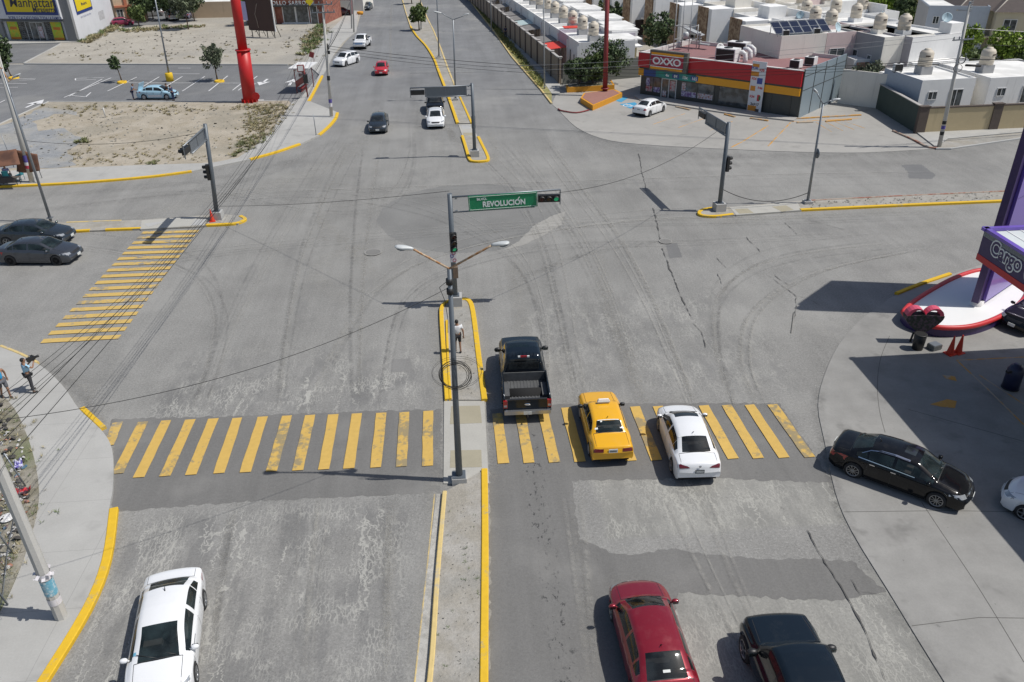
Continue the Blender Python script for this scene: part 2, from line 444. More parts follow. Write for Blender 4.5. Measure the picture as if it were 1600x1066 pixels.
sheet('asphalt_patch', jitter_poly([(1408, 258), (1440, 257), (1462, 274), (1455, 280), (1420, 279), (1418, 268)], .06), .004, disc_mat('asphalt_repair', (.165, .166, .166)))

# worn wheel paths and turning marks: thin films whose edges fade out
def film(name, col, soft):
    b = NB(name); a = b.attr('fade'); p = b.pos()
    n = b.noise(p, .8, 5, .65)
    br = b.noise(p, 3.4, 4, .7).step(.40, .58)
    al = (a*(n*2.6-.45)).sat()*(br*.75+.25)*soft
    b.out(b.scale(col, .8+b.noise(p, 8, 3)*.4), .9, 0, .2); b.alpha(al); return b.mat
F_DARK = film('tyre_wear', (.10, .10, .098), .20); F_LIGHT = film('dust_wear', (.38, .37, .34), .46)
def wear(px, w, mat, z, strength=1.0):
    P = smooth_path(G(px), 6); vs = []; fs = []; al = []
    n = len(P)
    for i, p in enumerate(P):
        t = (P[min(i+1, n-1)]-P[max(i-1, 0)]).normalized(); q = Vector((-t.y, t.x, 0))
        en = min(1, min(i, n-1-i)/3.0)
        for k, s in enumerate((-.5, -.22, 0, .22, .5)):
            vs.append((*(p+q*w*s).xy, z)); al.append((0, .8, 1, .8, 0)[k]*en*strength)
    for i in range(n-1):
        for k in range(4): fs.append((i*5+k+5, i*5+k+6, i*5+k+1, i*5+k))
    me = bpy.data.meshes.new('wear'); me.from_pydata(vs, [], fs)
    at = me.attributes.new('fade', 'FLOAT', 'POINT'); at.data.foreach_set('value', al)
    fix_up(me); return structure('road_wear', me, mat)
def fix_up(me):
    bm = bmesh.new(); bm.from_mesh(me)
    fl_ = [f for f in bm.faces if f.normal.z < 0]
    if fl_: bmesh.ops.reverse_faces(bm, faces=fl_)
    bm.to_mesh(me); bm.free()
zz = .010
for px, w, mt, s in [
    ([(902, 195), (945, 218), (1000, 232), (1090, 243), (1250, 244), (1600, 232)], 2.6, F_DARK, .75),
    ([(880, 180), (940, 226), (1020, 246), (1150, 258), (1600, 252)], 1.8, F_DARK, .35),
    ([(0, 335), (120, 322), (300, 300), (420, 270), (500, 235)], 1.6, F_DARK, .7),
    ([(0, 305), (150, 300), (300, 285), (430, 258), (540, 215)], 1.4, F_DARK, .55),
    ([(120, 385), (260, 330), (380, 300), (480, 270), (560, 230), (600, 190)], 3.2, F_LIGHT, .45),
    ([(600, 1066), (600, 800), (590, 640), (560, 480), (540, 360), (555, 260), (590, 160)], 1.5, F_DARK, .22),
    ([(420, 1066), (440, 800), (450, 640), (470, 480), (500, 380), (530, 280), (560, 200)], 1.5, F_DARK, .22),
    ([(890, 640), (870, 520), (858, 450), (850, 400)], 1.4, F_DARK, .55), ([(958, 620), (920, 500), (905, 440)], 1.0, F_DARK, .45),
    ([(1010, 640), (970, 540), (950, 470), (935, 380)], .9, F_LIGHT, .6),
    ([(830, 640), (820, 540), (812, 460), (800, 400)], 1.3, F_LIGHT, .7),
    ([(700, 470), (760, 460), (830, 430), (900, 402), (960, 390), (1040, 376)], .8, F_DARK, .5),
    ([(750, 452), (850, 420), (935, 392), (1010, 385)], .5, F_DARK, .45),
    ([(600, 380), (520, 400), (500, 440), (560, 480)], 1.5, F_LIGHT, .5),
    ([(490, 330), (520, 360), (560, 400), (590, 440)], 1.2, F_LIGHT, .7),
    ([(498, 300), (500, 340), (506, 380)], .6, F_LIGHT, .7),
    ([(655, 1066), (672, 900), (682, 790), (690, 640)], 1.1, F_LIGHT, .9),
    ([(690, 660), (690, 560), (682, 480), (700, 458), (740, 462), (752, 480)], 1.2, F_LIGHT, .8),
    ([(725, 262), (760, 258), (775, 235), (758, 200)], 1.0, F_LIGHT, .7), ([(716, 230), (700, 200), (722, 240)], 1.0, F_LIGHT, .8),
    ([(770, 640), (765, 700), (770, 760)], 1.0, F_LIGHT, .8),
    ([(1100, 345), (1130, 348), (1200, 342), (1300, 336), (1560, 325)], 1.0, F_LIGHT, .7),
    ([(600, 200), (590, 150), (590, 90), (592, 40)], 1.6, F_DARK, .38), ([(612, 130), (610, 60), (612, 0)], .5, F_LIGHT, .8),
    ([(660, 250), (650, 180), (640, 100)], 1.1, F_DARK, .5), ([(690, 250), (676, 190)], 1.4, F_LIGHT, .4),
    ([(810, 210), (770, 120), (730, 40), (705, 0)], 1.6, F_DARK, .3), ([(845, 190), (800, 110), (755, 40)], 1.3, F_DARK, .22),
    ([(1190, 425), (1260, 405), (1400, 390), (1560, 375)], 2.2, F_DARK, .45), ([(1150, 365), (1300, 360), (1560, 345)], 1.4, F_DARK, .35),
    ([(1300, 410), (1380, 420), (1480, 410)], 1.5, F_DARK, .4),
    ([(1255, 480), (1270, 560), (1265, 640)], 1.6, F_DARK, .3), ([(1300, 760), (1345, 860), (1400, 990)], 1.2, F_DARK, .45),
    ([(1290, 650), (1305, 770), (1330, 830)], .6, F_DARK, .6),
    ([(0, 440), (100, 420), (220, 400), (340, 380)], 1.8, F_DARK, .35), ([(0, 500), (90, 480), (200, 450)], 1.5, F_DARK, .3),
    ([(120, 500), (160, 560), (180, 620)], 2.6, F_DARK, .38), ([(100, 585), (140, 610), (165, 650)], 1.2, F_LIGHT, .6)]:
    wear(px, w, mt, zz, s); zz += .0006

# many single tyre tracks: through lanes and turning arcs across the junction
random.seed(31)
TR = [[(905, 640), (885, 540), (868, 460), (845, 380), (800, 300), (740, 240)], [(1010, 640), (975, 530), (945, 450), (905, 370), (850, 290), (790, 220)], [(1085, 640), (1045, 540), (1010, 460), (960, 370), (900, 290), (840, 210)],
      [(560, 640), (560, 520), (565, 420), (575, 320), (590, 220)], [(440, 640), (455, 520), (480, 400), (520, 300), (560, 220)], [(320, 640), (360, 520), (420, 400), (490, 290), (545, 210)],
      [(300, 640), (330, 560), (340, 480), (300, 420), (200, 390), (60, 375)], [(640, 200), (640, 260), (600, 320), (480, 330), (300, 300), (100, 318)], [(600, 640), (640, 470), (740, 410), (900, 380), (1100, 375), (1400, 360)], [(480, 640), (590, 450), (740, 380), (980, 340), (1200, 330)],
      [(850, 640), (840, 500), (790, 400), (660, 330), (480, 300), (300, 310)], [(1150, 640), (1120, 540), (1130, 450), (1220, 400), (1400, 375)], [(1200, 640), (1170, 560), (1190, 480), (1290, 420), (1450, 385)], [(100, 440), (300, 400), (600, 370), (900, 350), (1200, 345), (1500, 335)], [(1500, 275), (1200, 280), (900, 290), (600, 300), (300, 312)],
      [(330, 1066), (350, 900), (370, 780)], [(470, 1066), (480, 900), (490, 780)], [(600, 1066), (604, 900), (606, 780)], [(1210, 1066), (1130, 900), (1070, 760)], [(930, 1066), (915, 900), (900, 760)]]
for k in range(84):
    q = TR[k % len(TR)]; dx = random.gauss(0, 16); dy = random.gauss(0, 7); s = .55+.45*random.random()
    wear([(x+dx*(.4+.6*i/len(q)), y+dy) for i, (x, y) in enumerate(q)], random.choice((.10, .14, .18, .22, .3)), F_DARK if random.random() < (.55 if k % len(TR) < 15 else .2) else F_LIGHT, zz, s); zz += .0002
for px in ([(1286, 590), (1278, 640), (1290, 700), (1306, 770), (1332, 835)], [(1385, 930), (1440, 1012), (1480, 1066)], [(176, 800), (160, 885), (130, 960), (70, 1060)], [(172, 700), (160, 670), (120, 610), (60, 560)]): wear(px, .7, F_DARK, zz, .8); zz += .0002
def manhole(px, r): m = MB(); c = g(*px); m.lathe([(r, zz), (r*.82, zz)], c=(c.x, c.y, 0), n=24, cap=False); me = m.mesh('manhole'); fix_up(me); structure('manhole_cover', me, disc_mat('manhole_rim', (.27, .265, .25))); m = MB(); m.prism([(c.x+r*.8*math.cos(a*PI/12), c.y+r*.8*math.sin(a*PI/12)) for a in range(24)], zz, zz); structure('manhole_cover', m, disc_mat('manhole_lid', (.19, .186, .178)))
for px, r in (((583, 395), .55), ((1040, 378), .42)): manhole(px, r)

# long tarred cracks
def crack(px, w0, jit=.035):
    P = G(px, .0); m = MB(); pts = []
    for i in range(len(P)-1):
        n = max(2, int((P[i+1]-P[i]).length/.22))
        for j in range(n): pts.append(P[i]+(P[i+1]-P[i])*(j/n))
    pts.append(P[-1]); vs = []; off = 0
    for i, p in enumerate(pts):
        t = (pts[min(i+1, len(pts)-1)]-pts[max(i-1, 0)]).normalized(); q = Vector((-t.y, t.x, 0)); off = off*.8+random.uniform(-jit, jit)
        w = w0*.6*random.choice((.1, .3, .6, .9, 1.3))*(1 if 0 < i < len(pts)-1 else .1)
        for s in (1, -1): vs.append((*(p+q*(off+s*w/2)).xy, .034))
    m.add(vs, [(2*i, 2*i+1, 2*i+3, 2*i+2) for i in range(len(pts)-1)]); me = m.mesh('crack'); fix_up(me)
    return structure('road_crack', me, CRK)
CRK = M('tar_crack', (.085, .083, .079), .9, var=.3, sc=4)
for px, w in [([(998, 240), (1003, 270), (1012, 300)], .09), ([(1019, 325), (1026, 350), (1032, 378)], .12), ([(1034, 388), (1048, 425), (1062, 460), (1075, 485), (1082, 500)], .11),
              ([(1082, 505), (1095, 520), (1103, 545)], .06), ([(1140, 620), (1150, 640)], .05), ([(1262, 828), (1290, 880), (1318, 925), (1350, 985), (1388, 1066)], .10),
              ([(1115, 400), (1135, 420)], .06), ([(1165, 370), (1188, 395)], .06), ([(1225, 348), (1246, 368)], .06), ([(1250, 340), (1320, 360)], .04),
              ([(1122, 428), (1128, 445)], .06), ([(1200, 430), (1245, 465), (1240, 500)], .05), ([(1245, 463), (1262, 466), (1280, 478)], .05), ([(1210, 430), (1235, 448)], .05),
              ([(1180, 255), (1100, 262)], .03), ([(1340, 925), (1385, 930)], .06), ([(1330, 905), (1345, 930)], .05)]:
    crack(px, w)

# ------------------------------------------------------------------ near left corner: pavement and littered plot
kl = G([(20, 1130), (62, 1066), (130, 955), (160, 880), (172, 800)]); km = G([(178, 760), (176, 705), (158, 674)]); kc = G([(125, 643), (98, 605), (60, 572), (0, 545), (-160, 530)])
walk_edge = smooth_path(kl+km+kc, 4)
inner = smooth_path(G([(-60, 1130), (-28, 1020), (18, 930), (45, 860), (62, 790), (58, 735), (42, 680), (15, 632), (-40, 600), (-160, 585)]), 4)
slab('pavement', walk_edge+list(reversed(inner)), -.02, .13, C_WALK)
slab('littered_ground', inner+V2((-40, 40), (-40, 0)), -.02, .16, D_TRASH)
kerb('yellow_kerb', kl, .30, Y_KERB, .16, -.5); kerb('yellow_kerb', G([(158, 674), (125, 643)]), .24, Y_KERB, .16, -.5)
kerb('yellow_kerb', G([(57, 571), (30, 557), (0, 545)]), .16, Y_KERB2, .16, -.5)
# ------------------------------------------------------------------ near median
ml = G([(650, 1160), (672, 1066), (684, 900), (695, 772)]); mr = G([(756, 1160), (756.5, 1066), (758, 850), (757, 737)])
slab('median', ml+list(reversed(mr)), -.02, .10, D_MED)
kerb('cream_kerb', ml, .16, Y_KERB2, .16); kerb('yellow_kerb', mr, .24, Y_KERB, .16, 0)
sheet('gutter', G([(640, 1160), (648, 1066), (667, 900), (682, 772), (693, 772), (683, 900), (671, 1066), (648, 1160)]), .006, disc_mat('gutter_concrete', (.45, .44, .41)))
kerb('gutter_line', G([(645, 1100), (648, 1066), (668, 880), (679, 772)]), .05, Y_KERB2, .012)
slab('median_crossing', G([(693, 757), (694, 628), (757, 628), (764, 757)]), -.02, .05, C_MED)
sheet('ramp_mat', G([(703, 731), (704, 704), (752, 703), (753, 730)], .05), .056, C_MAT); sheet('ramp_mat', G([(703, 663), (705, 635), (750, 634), (753, 661)], .05), .056, C_MAT)
nose = smooth_path(G([(699, 628), (694, 560), (690, 500), (691, 482), (703, 473), (722, 470), (735, 474), (742, 500), (748, 560), (757, 628)]), 4)
slab('median', nose, -.02, .11, D_MED)
kerb('yellow_kerb', G([(699, 628), (694, 560), (690, 500), (691, 482), (700, 474), (712, 471)]), .22, Y_KERB, .16); kerb('yellow_kerb', G([(718, 470.5), (732, 472), (739, 490), (748, 560), (757, 628)]), .26, Y_KERB, .16)
kerb('yellow_kerb', G([(704, 628), (700, 560), (698, 505)]), .12, Y_KERB, .19)
# ------------------------------------------------------------------ far median
def f2(*p): return [(400+a/3.9925, c/3.9925) for a, c in p]
mL = f2((905, -30), (935, 80), (965, 170), (1000, 225), (1060, 290), (1110, 370), (1140, 450), (1190, 580), (1258, 775))
mR = f2((1010, -30), (1065, 110), (1110, 200), (1150, 300), (1200, 440), (1240, 540), (1285, 640), (1345, 775))
fe = (G([mL[0]])[0]-G([mL[1]])[0]).normalized()
gl = G(mL); gr = G(mR)
slab('median', smooth_path([gl[0]+fe*240]+gl, 3)+list(reversed(smooth_path([gr[0]+fe*240]+gr, 3))), -.02, .10, D_MED)
kerb('yellow_kerb', gl[2:], .30, Y_KERB, .17); kerb('cream_kerb', [gl[0]+fe*200]+gl[:3], .22, Y_KERB2, .15, 0, False)
kerb('cream_kerb', [gr[0]+fe*200]+gr[:6], .22, Y_KERB2, .15, 0, False); kerb('yellow_kerb', gr[5:], .22, Y_KERB, .16)
slab('median_crossing', G(f2((1262, 778), (1287, 850), (1383, 858), (1345, 778))), -.02, .05, C_MED)
sheet('ramp_mat', G(f2((1275, 785), (1285, 808), (1345, 808), (1338, 785))), .056, C_GREY); sheet('ramp_mat', G(f2((1290, 832), (1296, 850), (1360, 850), (1355, 832))), .056, C_MAT)
nz_ = f2((1287, 855), (1310, 930), (1332, 1000), (1360, 1014), (1410, 1014), (1447, 1005), (1440, 970), (1415, 920), (1387, 862))
slab('median', smooth_path(G(nz_), 3), -.02, .11, D_MED); kerb('yellow_kerb', G(nz_), .26, Y_KERB, .17)
# ------------------------------------------------------------------ far left corner: pavement, plot, parking
kf = G([(-220, 303), (0, 294), (120, 288), (230, 279), (300, 270)]); kf2 = G([(300, 270), (392, 251)]); kf3 = G([(392, 251), (435, 239), (470, 227)]); kf4 = G([(470, 227), (500, 213)]); kf5 = G([(500, 213), (515, 200), (526, 187), (529, 178)])
kn = G([(529, 178), (484, 160)]); kg = G([(484, 160), (496, 138), (505, 120)]); ku = G([(505, 120), (520, 92)])
inn = G([(-220, 272), (0, 270), (100, 265), (230, 260), (330, 257), (372, 249), (400, 230), (425, 205), (445, 178), (455, 163)])
slab('pavement', kf+kf2[1:]+kf3[1:]+kf4[1:]+kf5[1:]+kn[1:]+kg[1:]+G([(500, 118), (470, 155), (455, 163)])+list(reversed(inn[:-1])), -.02, .13, C_WALK)
for q in (kf, kf3, kf5, kg): kerb('yellow_kerb', q, .30, Y_KERB, .16, .4)
plot = inn+G([(450, 158), (375, 161), (75, 161.5), (0, 196), (-220, 285)])
slab('vacant_plot', plot, -.02, .12, D_LOT)
sheet('gravel', jitter_poly([(-200, 272), (60, 263), (120, 258), (105, 235), (130, 215), (100, 200), (60, 205), (50, 190), (85, 178), (130, 183), (100, 172), (70, 168), (10, 194), (-200, 270)], .5, 1.2, .12), .128, D_GRAV)
kerb('kerb', G([(-220, 288), (0, 196), (76, 161), (376, 161), (450, 159)]), .22, C_WALK, .18, 0, False)
# parking asphalt and upper lots
pk = G([(-240, 300), (0, 196), (76, 161), (376, 161), (452, 160), (470, 155), (500, 120), (508, 104), (452, 102.5), (300, 102), (38, 101), (-240, 100)])
sheet('car_park', pk, .006, A_CAR)
up = G([(38, 100.5), (300, 101.5), (452, 102), (508, 103), (521, 88), (545, 60), (557, 46), (500, 38), (425, 38.5), (330, 36), (230, 41), (190, 47), (160, 62), (130, 67), (95, 68), (68, 84)])
slab('vacant_lot', up, -.02, .10, D_FAR)
kerb('kerb', G([(38, 100.8), (300, 101.8), (450, 102.3)]), .20, C_GREY, .16, 0, False); kerb('kerb', G([(38, 100), (68, 84), (95, 70)]), .3, C_WALK, .16, 0, False)
sheet('driveway', G([(-120, 100), (36, 99), (66, 84), (94, 68), (-120, 73)]), .008, A_CAR)
slab('pavement', G([(-120, 73), (94, 68), (126, 65.3), (125, 64), (-120, 66)]), 0, .14, C_WALK)
slab('pavement', G([(500, 119), (506, 117), (521, 88), (535, 68), (557, 50), (560, 20), (564, 0), (548, 0), (535, 30), (505, 60), (478, 100)]), -.02, .12, C_WALK)
slab('back_lot', [*(G([(190, 47), (330, 36), (425, 38.5), (500, 38), (557, 46), (570, 0)])), Vector((-20, 420, 0)), Vector((-200, 420, 0)), *G([(130, 0)])], -.025, .05, D_FAR)
sheet('side_street', G([(192, 46), (222, 40), (285, 38), (310, 28), (285, 14), (262, 0), (215, 0), (235, 14), (215, 30), (190, 38)]), .07, A_CAR)
# ------------------------------------------------------------------ right far side: verge, pavement, store lot
kr = G([(737, 5), (772, 50), (800, 90), (845, 141), (862, 163)]); er = (kr[0]-kr[1]).normalized()
vin = G([(746, 5), (782, 48), (822, 98), (848, 128), (862, 148)])
slab('verge', [kr[0]+er*330]+kr+list(reversed(vin))+[vin[0]+er*330], -.02, .11, D_GRASS)
kerb('kerb', [kr[0]+er*330]+kr, .2, Y_KERB2, .15, 0, False)
win = G([(757, 5), (875, 133)])
slab('pavement', [vin[0]+er*330]+vin+G([(875, 150)])+list(reversed(win))+[win[0]+er*330], -.02, .13, C_WALK)
lot = G([(862, 163), (875, 175), (900, 199), (940, 217), (1000, 226), (1125, 233), (1250, 238), (1350, 239), (1462, 233), (1448, 214), (1432, 208), (1310, 128), (1180, 110), (1000, 120), (875, 133), (868, 150)])
slab('store_lot', smooth_path(lot[:9], 3)+lot[9:], -.02, .03, C_LOT)
slab('pavement', G([(1432, 209), (1462, 232), (1480, 219), (1600, 208), (1900, 196), (1900, 186), (1600, 199)]), -.02, .13, C_WALK)
slab('verge', G([(1462, 233), (1480, 220), (1600, 209), (1900, 197), (1900, 206), (1600, 217), (1485, 234)]), -.02, .11, D_MED)
kerb('kerb', G([(1462, 234), (1485, 234), (1600, 217), (1900, 205)]), .16, C_GREY, .15, 0, False)
kerb('kerb', G([(1395, 206), (1425, 219), (1448, 231), (1464, 233)]), .2, R_KERB, .16)
# store forecourt paint
for px in ([(1200, 229), (1236, 191), (1345, 185)], [(1142, 231), (1160, 222), (1200, 197)]): kerb('yellow_line', G(px), .16, O_LINE, .042, 0, False)
for px in ([(1236, 187), (1345, 181)], [(1245, 193), (1270, 192)], [(1290, 191), (1330, 188)]): kerb('parking_stop', G(px), .2, O_LINE, .14, 0, False)
for k in range(4): kerb('yellow_line', G([(1275+k*14, 192-k), (1300+k*17, 207-k*2)]), .10, O_LINE, .040, 0, False)
for a, c in (((1056, 168), (1078, 173)), ((1132, 180), (1148, 184)), ((1172, 186), (1200, 190))): kerb('parking_stop', G([a, c]), .22, O_LINE, .15, 0, False)
for a, c in (((1070, 178), (1020, 195)), ((1105, 184), (1060, 200)), ((1145, 190), (1108, 205))): kerb('yellow_line', G([a, c]), .09, O_LINE, .040, 0, False)
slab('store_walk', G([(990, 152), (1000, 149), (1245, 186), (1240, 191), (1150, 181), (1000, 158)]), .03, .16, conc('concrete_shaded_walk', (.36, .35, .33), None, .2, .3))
sheet('blue_bay', G([(968, 163), (992, 160), (1000, 166), (985, 170)], .03), .042, B_LINE); sheet('blue_bay', G([(962, 158), (974, 150), (982, 153), (971, 160)], .03), .042, B_LINE)
wb = MB(); c0 = g(981, 165, .046)
for a in range(14):
    a0, a1 = a*.38+.6, a*.38+.98; wb.quad(c0+Vector((math.cos(a0)*.42, math.sin(a0)*.42, 0)), c0+Vector((math.cos(a0)*.55, math.sin(a0)*.55, 0)), c0+Vector((math.cos(a1)*.55, math.sin(a1)*.55, 0)), c0+Vector((math.cos(a1)*.42, math.sin(a1)*.42, 0)))
wb.quad(c0+Vector((-.1, .1, 0)), c0+Vector((.1, .1, 0)), c0+Vector((.1, .8, 0)), c0+Vector((-.1, .8, 0))); wb.quad(c0+Vector((.12, .1, 0)), c0+Vector((.5, -.3, 0)), c0+Vector((.6, -.2, 0)), c0+Vector((.2, .25, 0)))
structure('wheelchair_symbol', wb, W_LINE)
# ------------------------------------------------------------------ right and left medians of the cross street
rm = G([(1092, 336), (1097, 330), (1112, 327), (1150, 325), (1250, 316), (1400, 309), (1600, 300), (1900, 289), (1900, 301), (1600, 313), (1565, 316), (1400, 323), (1250, 331), (1150, 338), (1120, 341), (1098, 340)])
slab('median', rm, -.02, .11, D_MED)
kerb('yellow_kerb', G([(1145, 337), (1118, 340), (1098, 339), (1092, 335), (1098, 330), (1115, 327)]), .24, Y_KERB, .16)
kerb('yellow_kerb', G([(1250, 330), (1400, 323), (1565, 316), (1900, 301)]), .26, Y_KERB, .16, 0, False); kerb('red_kerb', G([(1262, 316), (1400, 309), (1600, 300), (1900, 289)]), .14, R_KERB, .16, 0, False)
slab('median_crossing', G([(1140, 327), (1245, 318), (1252, 331), (1150, 338.5)]), -.02, .12, C_MED)
sheet('ramp_mat', G([(1148, 327), (1168, 326), (1178, 333), (1155, 334)], .12), .126, C_MAT); sheet('ramp_mat', G([(1206, 323), (1228, 321), (1240, 328), (1222, 331)], .12), .126, C_MAT)
lm = G([(-200, 360), (0, 351), (110, 350), (220, 346), (300, 340), (350, 337), (378, 340), (383, 346), (372, 352), (335, 354), (300, 357), (220, 360), (108, 364), (-200, 376)])
slab('median', lm, -.02, .11, D_MED)
kerb('yellow_kerb', G([(376, 340), (383, 345), (370, 351), (345, 353), (322, 354)]), .26, Y_KERB, .16)
kerb('yellow_kerb', G([(220, 359), (166, 361)]), .24, Y_KERB, .16); kerb('yellow_kerb', G([(141, 362), (105, 364)]), .24, Y_KERB, .16)
kerb('cream_kerb', G([(105, 350), (190, 347)]), .14, Y_KERB2, .15)
slab('median_crossing', G([(222, 347), (302, 341), (322, 354), (220, 361)]), -.02, .12, C_MED)
sheet('ramp_mat', G([(225, 350), (250, 346.5), (258, 346.5), (232, 355)], .12), .126, C_GREY); sheet('ramp_mat', G([(298, 352), (306, 343), (324, 343), (318, 352)], .12), .126, C_GREY)
# ------------------------------------------------------------------ petrol station apron
ap = G([(1700, 372), (1600, 395), (1485, 430), (1400, 462), (1380, 475), (1345, 500), (1310, 540), (1287, 590), (1278, 635), (1288, 690), (1305, 770), (1330, 830), (1385, 920), (1440, 1010), (1490, 1090), (1560, 1200)])
slab('forecourt', smooth_path(ap, 3)+V2((60, 4), (90, 40), (90, 52)), -.02, .035, C_APRON)
kerb('yellow_kerb', G([(1400, 461), (1440, 445), (1484, 430)]), .22, Y_KERB, .15)
J = M('joint_gap', (.10, .098, .09), .9)
for px in ([(1390, 525), (1376, 560), (1371, 600), (1374, 640), (1383, 676)], [(1440, 785), (1470, 830), (1530, 920), (1600, 1035)], [(1318, 800), (1480, 798), (1600, 800)], [(1425, 978), (1530, 965), (1600, 966)], [(1240, 488), (1236, 520)], [(1420, 640), (1600, 690)]):
    kerb('joint', G(px, .035), .035, J, .0385, 0, len(px) > 3)
for px in ([(1495, 563), (1600, 558)], [(1495, 563), (1540, 605), (1600, 664)], [(1530, 586), (1600, 632)]): kerb('orange_line', G(px, .035), .10, O_LINE, .041, 0, False)
sheet('orange_mark', G([(1472, 586), (1492, 588), (1495, 596), (1478, 592)], .035), .043, O_LINE); sheet('orange_mark', G([(1453, 632), (1480, 624), (1495, 627), (1492, 638), (1470, 636)], .035), .043, O_LINE)

# ------------------------------------------------------------------ road markings
def stripe(m, a, b2, w):
    d = (b2-a).normalized(); q = Vector((-d.y, d.x, 0))*w/2
    n = 6; vs = []
    for i in range(n+1):
        p = a+(b2-a)*i/n
        for s in (1, -1):
            e = p+q*s*(1+random.uniform(-.06, .06)); vs.append((e.x, e.y, .036))
    m.add(vs, [(2*i, 2*i+1, 2*i+3, 2*i+2) for i in range(n)])
def marking(name, m, mat): me = m.mesh(name); fix_up(me); return structure(name, me, mat)
m = MB()
for (xb, yb), xt, yt in zip(((668, 729), (627, 730), (587, 731.5), (545, 733), (506, 734.5), (465, 736), (424, 737.5), (383, 739), (342, 740.5), (298, 743), (258, 745), (217, 747), (184, 741)), (669, 632, 596, 558, 521, 485, 449, 411, 371, 334, 298, 260, 224), (643, 645, 646, 647, 648.5, 649.5, 650.5, 652, 654, 655, 656.5, 658, 660)):
    stripe(m, g(xb, yb), g(xt, yt), .43)
marking('crosswalk', m, Y_ZEB)
m = MB(); stripe(m, g(170, 697), g(184, 661), .42); marking('crosswalk', m, Y_ZEBF)
m = MB()
for k in range(13): stripe(m, g(787+39.85*k, 725-.8*k), g(777+35.8*k, 647-1.1*k if k < 3 else 639.5-.55*k), .43)
marking('crosswalk', m, Y_ZEB)
m = MB(); a0, a1, b0, b1 = g(222, 364.5), g(310, 362), g(66, 534), g(188, 527)
for k in range(18):
    t = k/17; stripe(m, a0.lerp(b0, t), a1.lerp(b1, t), .43)
marking('crosswalk', m, Y_ZEBF)
# parking bays and arrows
m = MB()
def pline(a, b2, w=.14): stripe(m, g(*a), g(*b2), w)
for a, c in (((168, 143), (214, 121)), ((220, 138), (249, 120.5)), ((254, 139), (285, 120)), ((285, 143), (320, 120)), ((326, 143), (356, 119)), ((363, 142), (392, 119.5)), ((372, 142), (402, 119.5)),
             ((192, 130), (390, 130.5)), ((100, 153), (174, 122)), ((108, 151), (160, 124)), ((112, 150), (134, 152)), ((134, 152), (142, 145)), ((118, 123), (163, 122)), ((118, 126), (150, 125)), ((118, 123), (118, 126)),
             ((0, 161), (8, 157)), ((20, 124), (56, 123)), ((30, 126), (55, 125)), ((0, 131), (42, 131)), ((0, 137), (28, 137)), ((278, 107), (298, 107)), ((270, 116), (312, 116))): pline(a, c)
def arrow(a, b2, w=.16, h=.9):
    A, B = g(*a), g(*b2); d = (B-A).normalized(); q = Vector((-d.y, d.x, 0)); stripe(m, A, B-d*h*.8, w)
    m.add([(*(B-d*h+q*h*.4).xy, .036), (*(B-d*h-q*h*.4).xy, .036), (*B.xy, .036)], [(0, 1, 2)])
arrow((40, 169), (69, 156), .3, 2.2); arrow((418, 124), (405, 134), .3, 2.0); arrow((452, 134), (459, 124), .3, 2.0); arrow((393, 127), (386, 137), .3, 2.)
marking('parking_lines', m, W_LINE)
# ================================================================== vehicles
def car_paint(name, col, metal=.0, rough=.32, flake=0.0):
    if name in _MC: return _MC[name]
    b = NB(name); p = b.pos(True)
    f = .96+b.noise(p, 1.4, 4)*.08
    if flake: f = f+(b.noise(p, 400, 1)-.5)*flake
    dust = b.noise(p, 2.2, 5, .65).step(.5, .75)
    col2 = b.mix(dust*(.05 if max(col) > .2 else .022), b.scale(col, f), (.42, .39, .34))
    b.out(col2, b.mix(dust*.5, (rough,)*3, (rough+(.25 if max(col) > .2 else .06),)*3), metal, .5 if max(col) > .03 else .3)
    b.bsdf.inputs['Coat Weight'].default_value = .8 if max(col) > .03 else .18; b.bsdf.inputs['Coat Roughness'].default_value = .06
    _MC[name] = b.mat; return b.mat
def glass_mat(name, col, rough=.06, al=1.0):
    if name in _MC: return _MC[name]
    b = NB(name); p = b.pos(True)
    f = .5+b.noise(p, 1.6, 3).step(.35, .65)*1.1
    b.out(b.scale(col, f), rough, 0, .62); b.bsdf.inputs['Alpha'].default_value = al; _MC[name] = b.mat; return b.mat
GLS = glass_mat('car_glass', (.020, .024, .026)); GLS2 = glass_mat('car_glass_clear', (.022, .034, .036), .05, .60); GLS3 = glass_mat('car_glass_tinted', (.018, .022, .024), .05, .74); 
RUB = M('tyre_rubber', (.022, .022, .023), .85, var=.2); RIM = M('alloy_rim', (.34, .35, .36), .32, .8, var=.05); RIMD = M('dark_rim', (.03, .03, .032), .35, .5)
STEEL = M('steel_hubcap', (.42, .42, .43), .38, .6); UND = M('underbody', (.012, .012, .012), .95); TRIM = M('black_trim', (.02, .02, .021), .45); CHR = M('chrome', (.72, .72, .73), .12, 1.0, var=.02)
TAIL = M('tail_lamp_red', (.30, .008, .010), .18, coat=1.0, var=.2, sc=14); TAILD = M('tail_lamp_dark', (.13, .006, .010), .18, coat=1.0, var=.25, sc=14); HEAD = M('headlamp_glass', (.36, .38, .40), .12, .3, coat=1.0, var=.25, sc=12); AMB = M('amber_lamp', (.55, .20, .02), .2, coat=1.0)
PLATE = M('licence_plate', (.62, .64, .62), .5, var=.15, sc=20); PLATED = M('licence_plate_dark', (.12, .13, .14), .45, var=.3, sc=20)
STICK = M('paper_sticker', (.74, .76, .74), .6); SEAT = M('seat_cloth', (.13, .12, .11), .9)

def grid_mesh(rows, closed=False):
    m = MB(); n = len(rows[0]); vs = [p for r in rows for p in r]
    fs = [(i*n+j, i*n+j+1, (i+1)*n+j+1, (i+1)*n+j) for i in range(len(rows)-1) for j in range(n-1)]
    m.add(vs, fs, True); return m

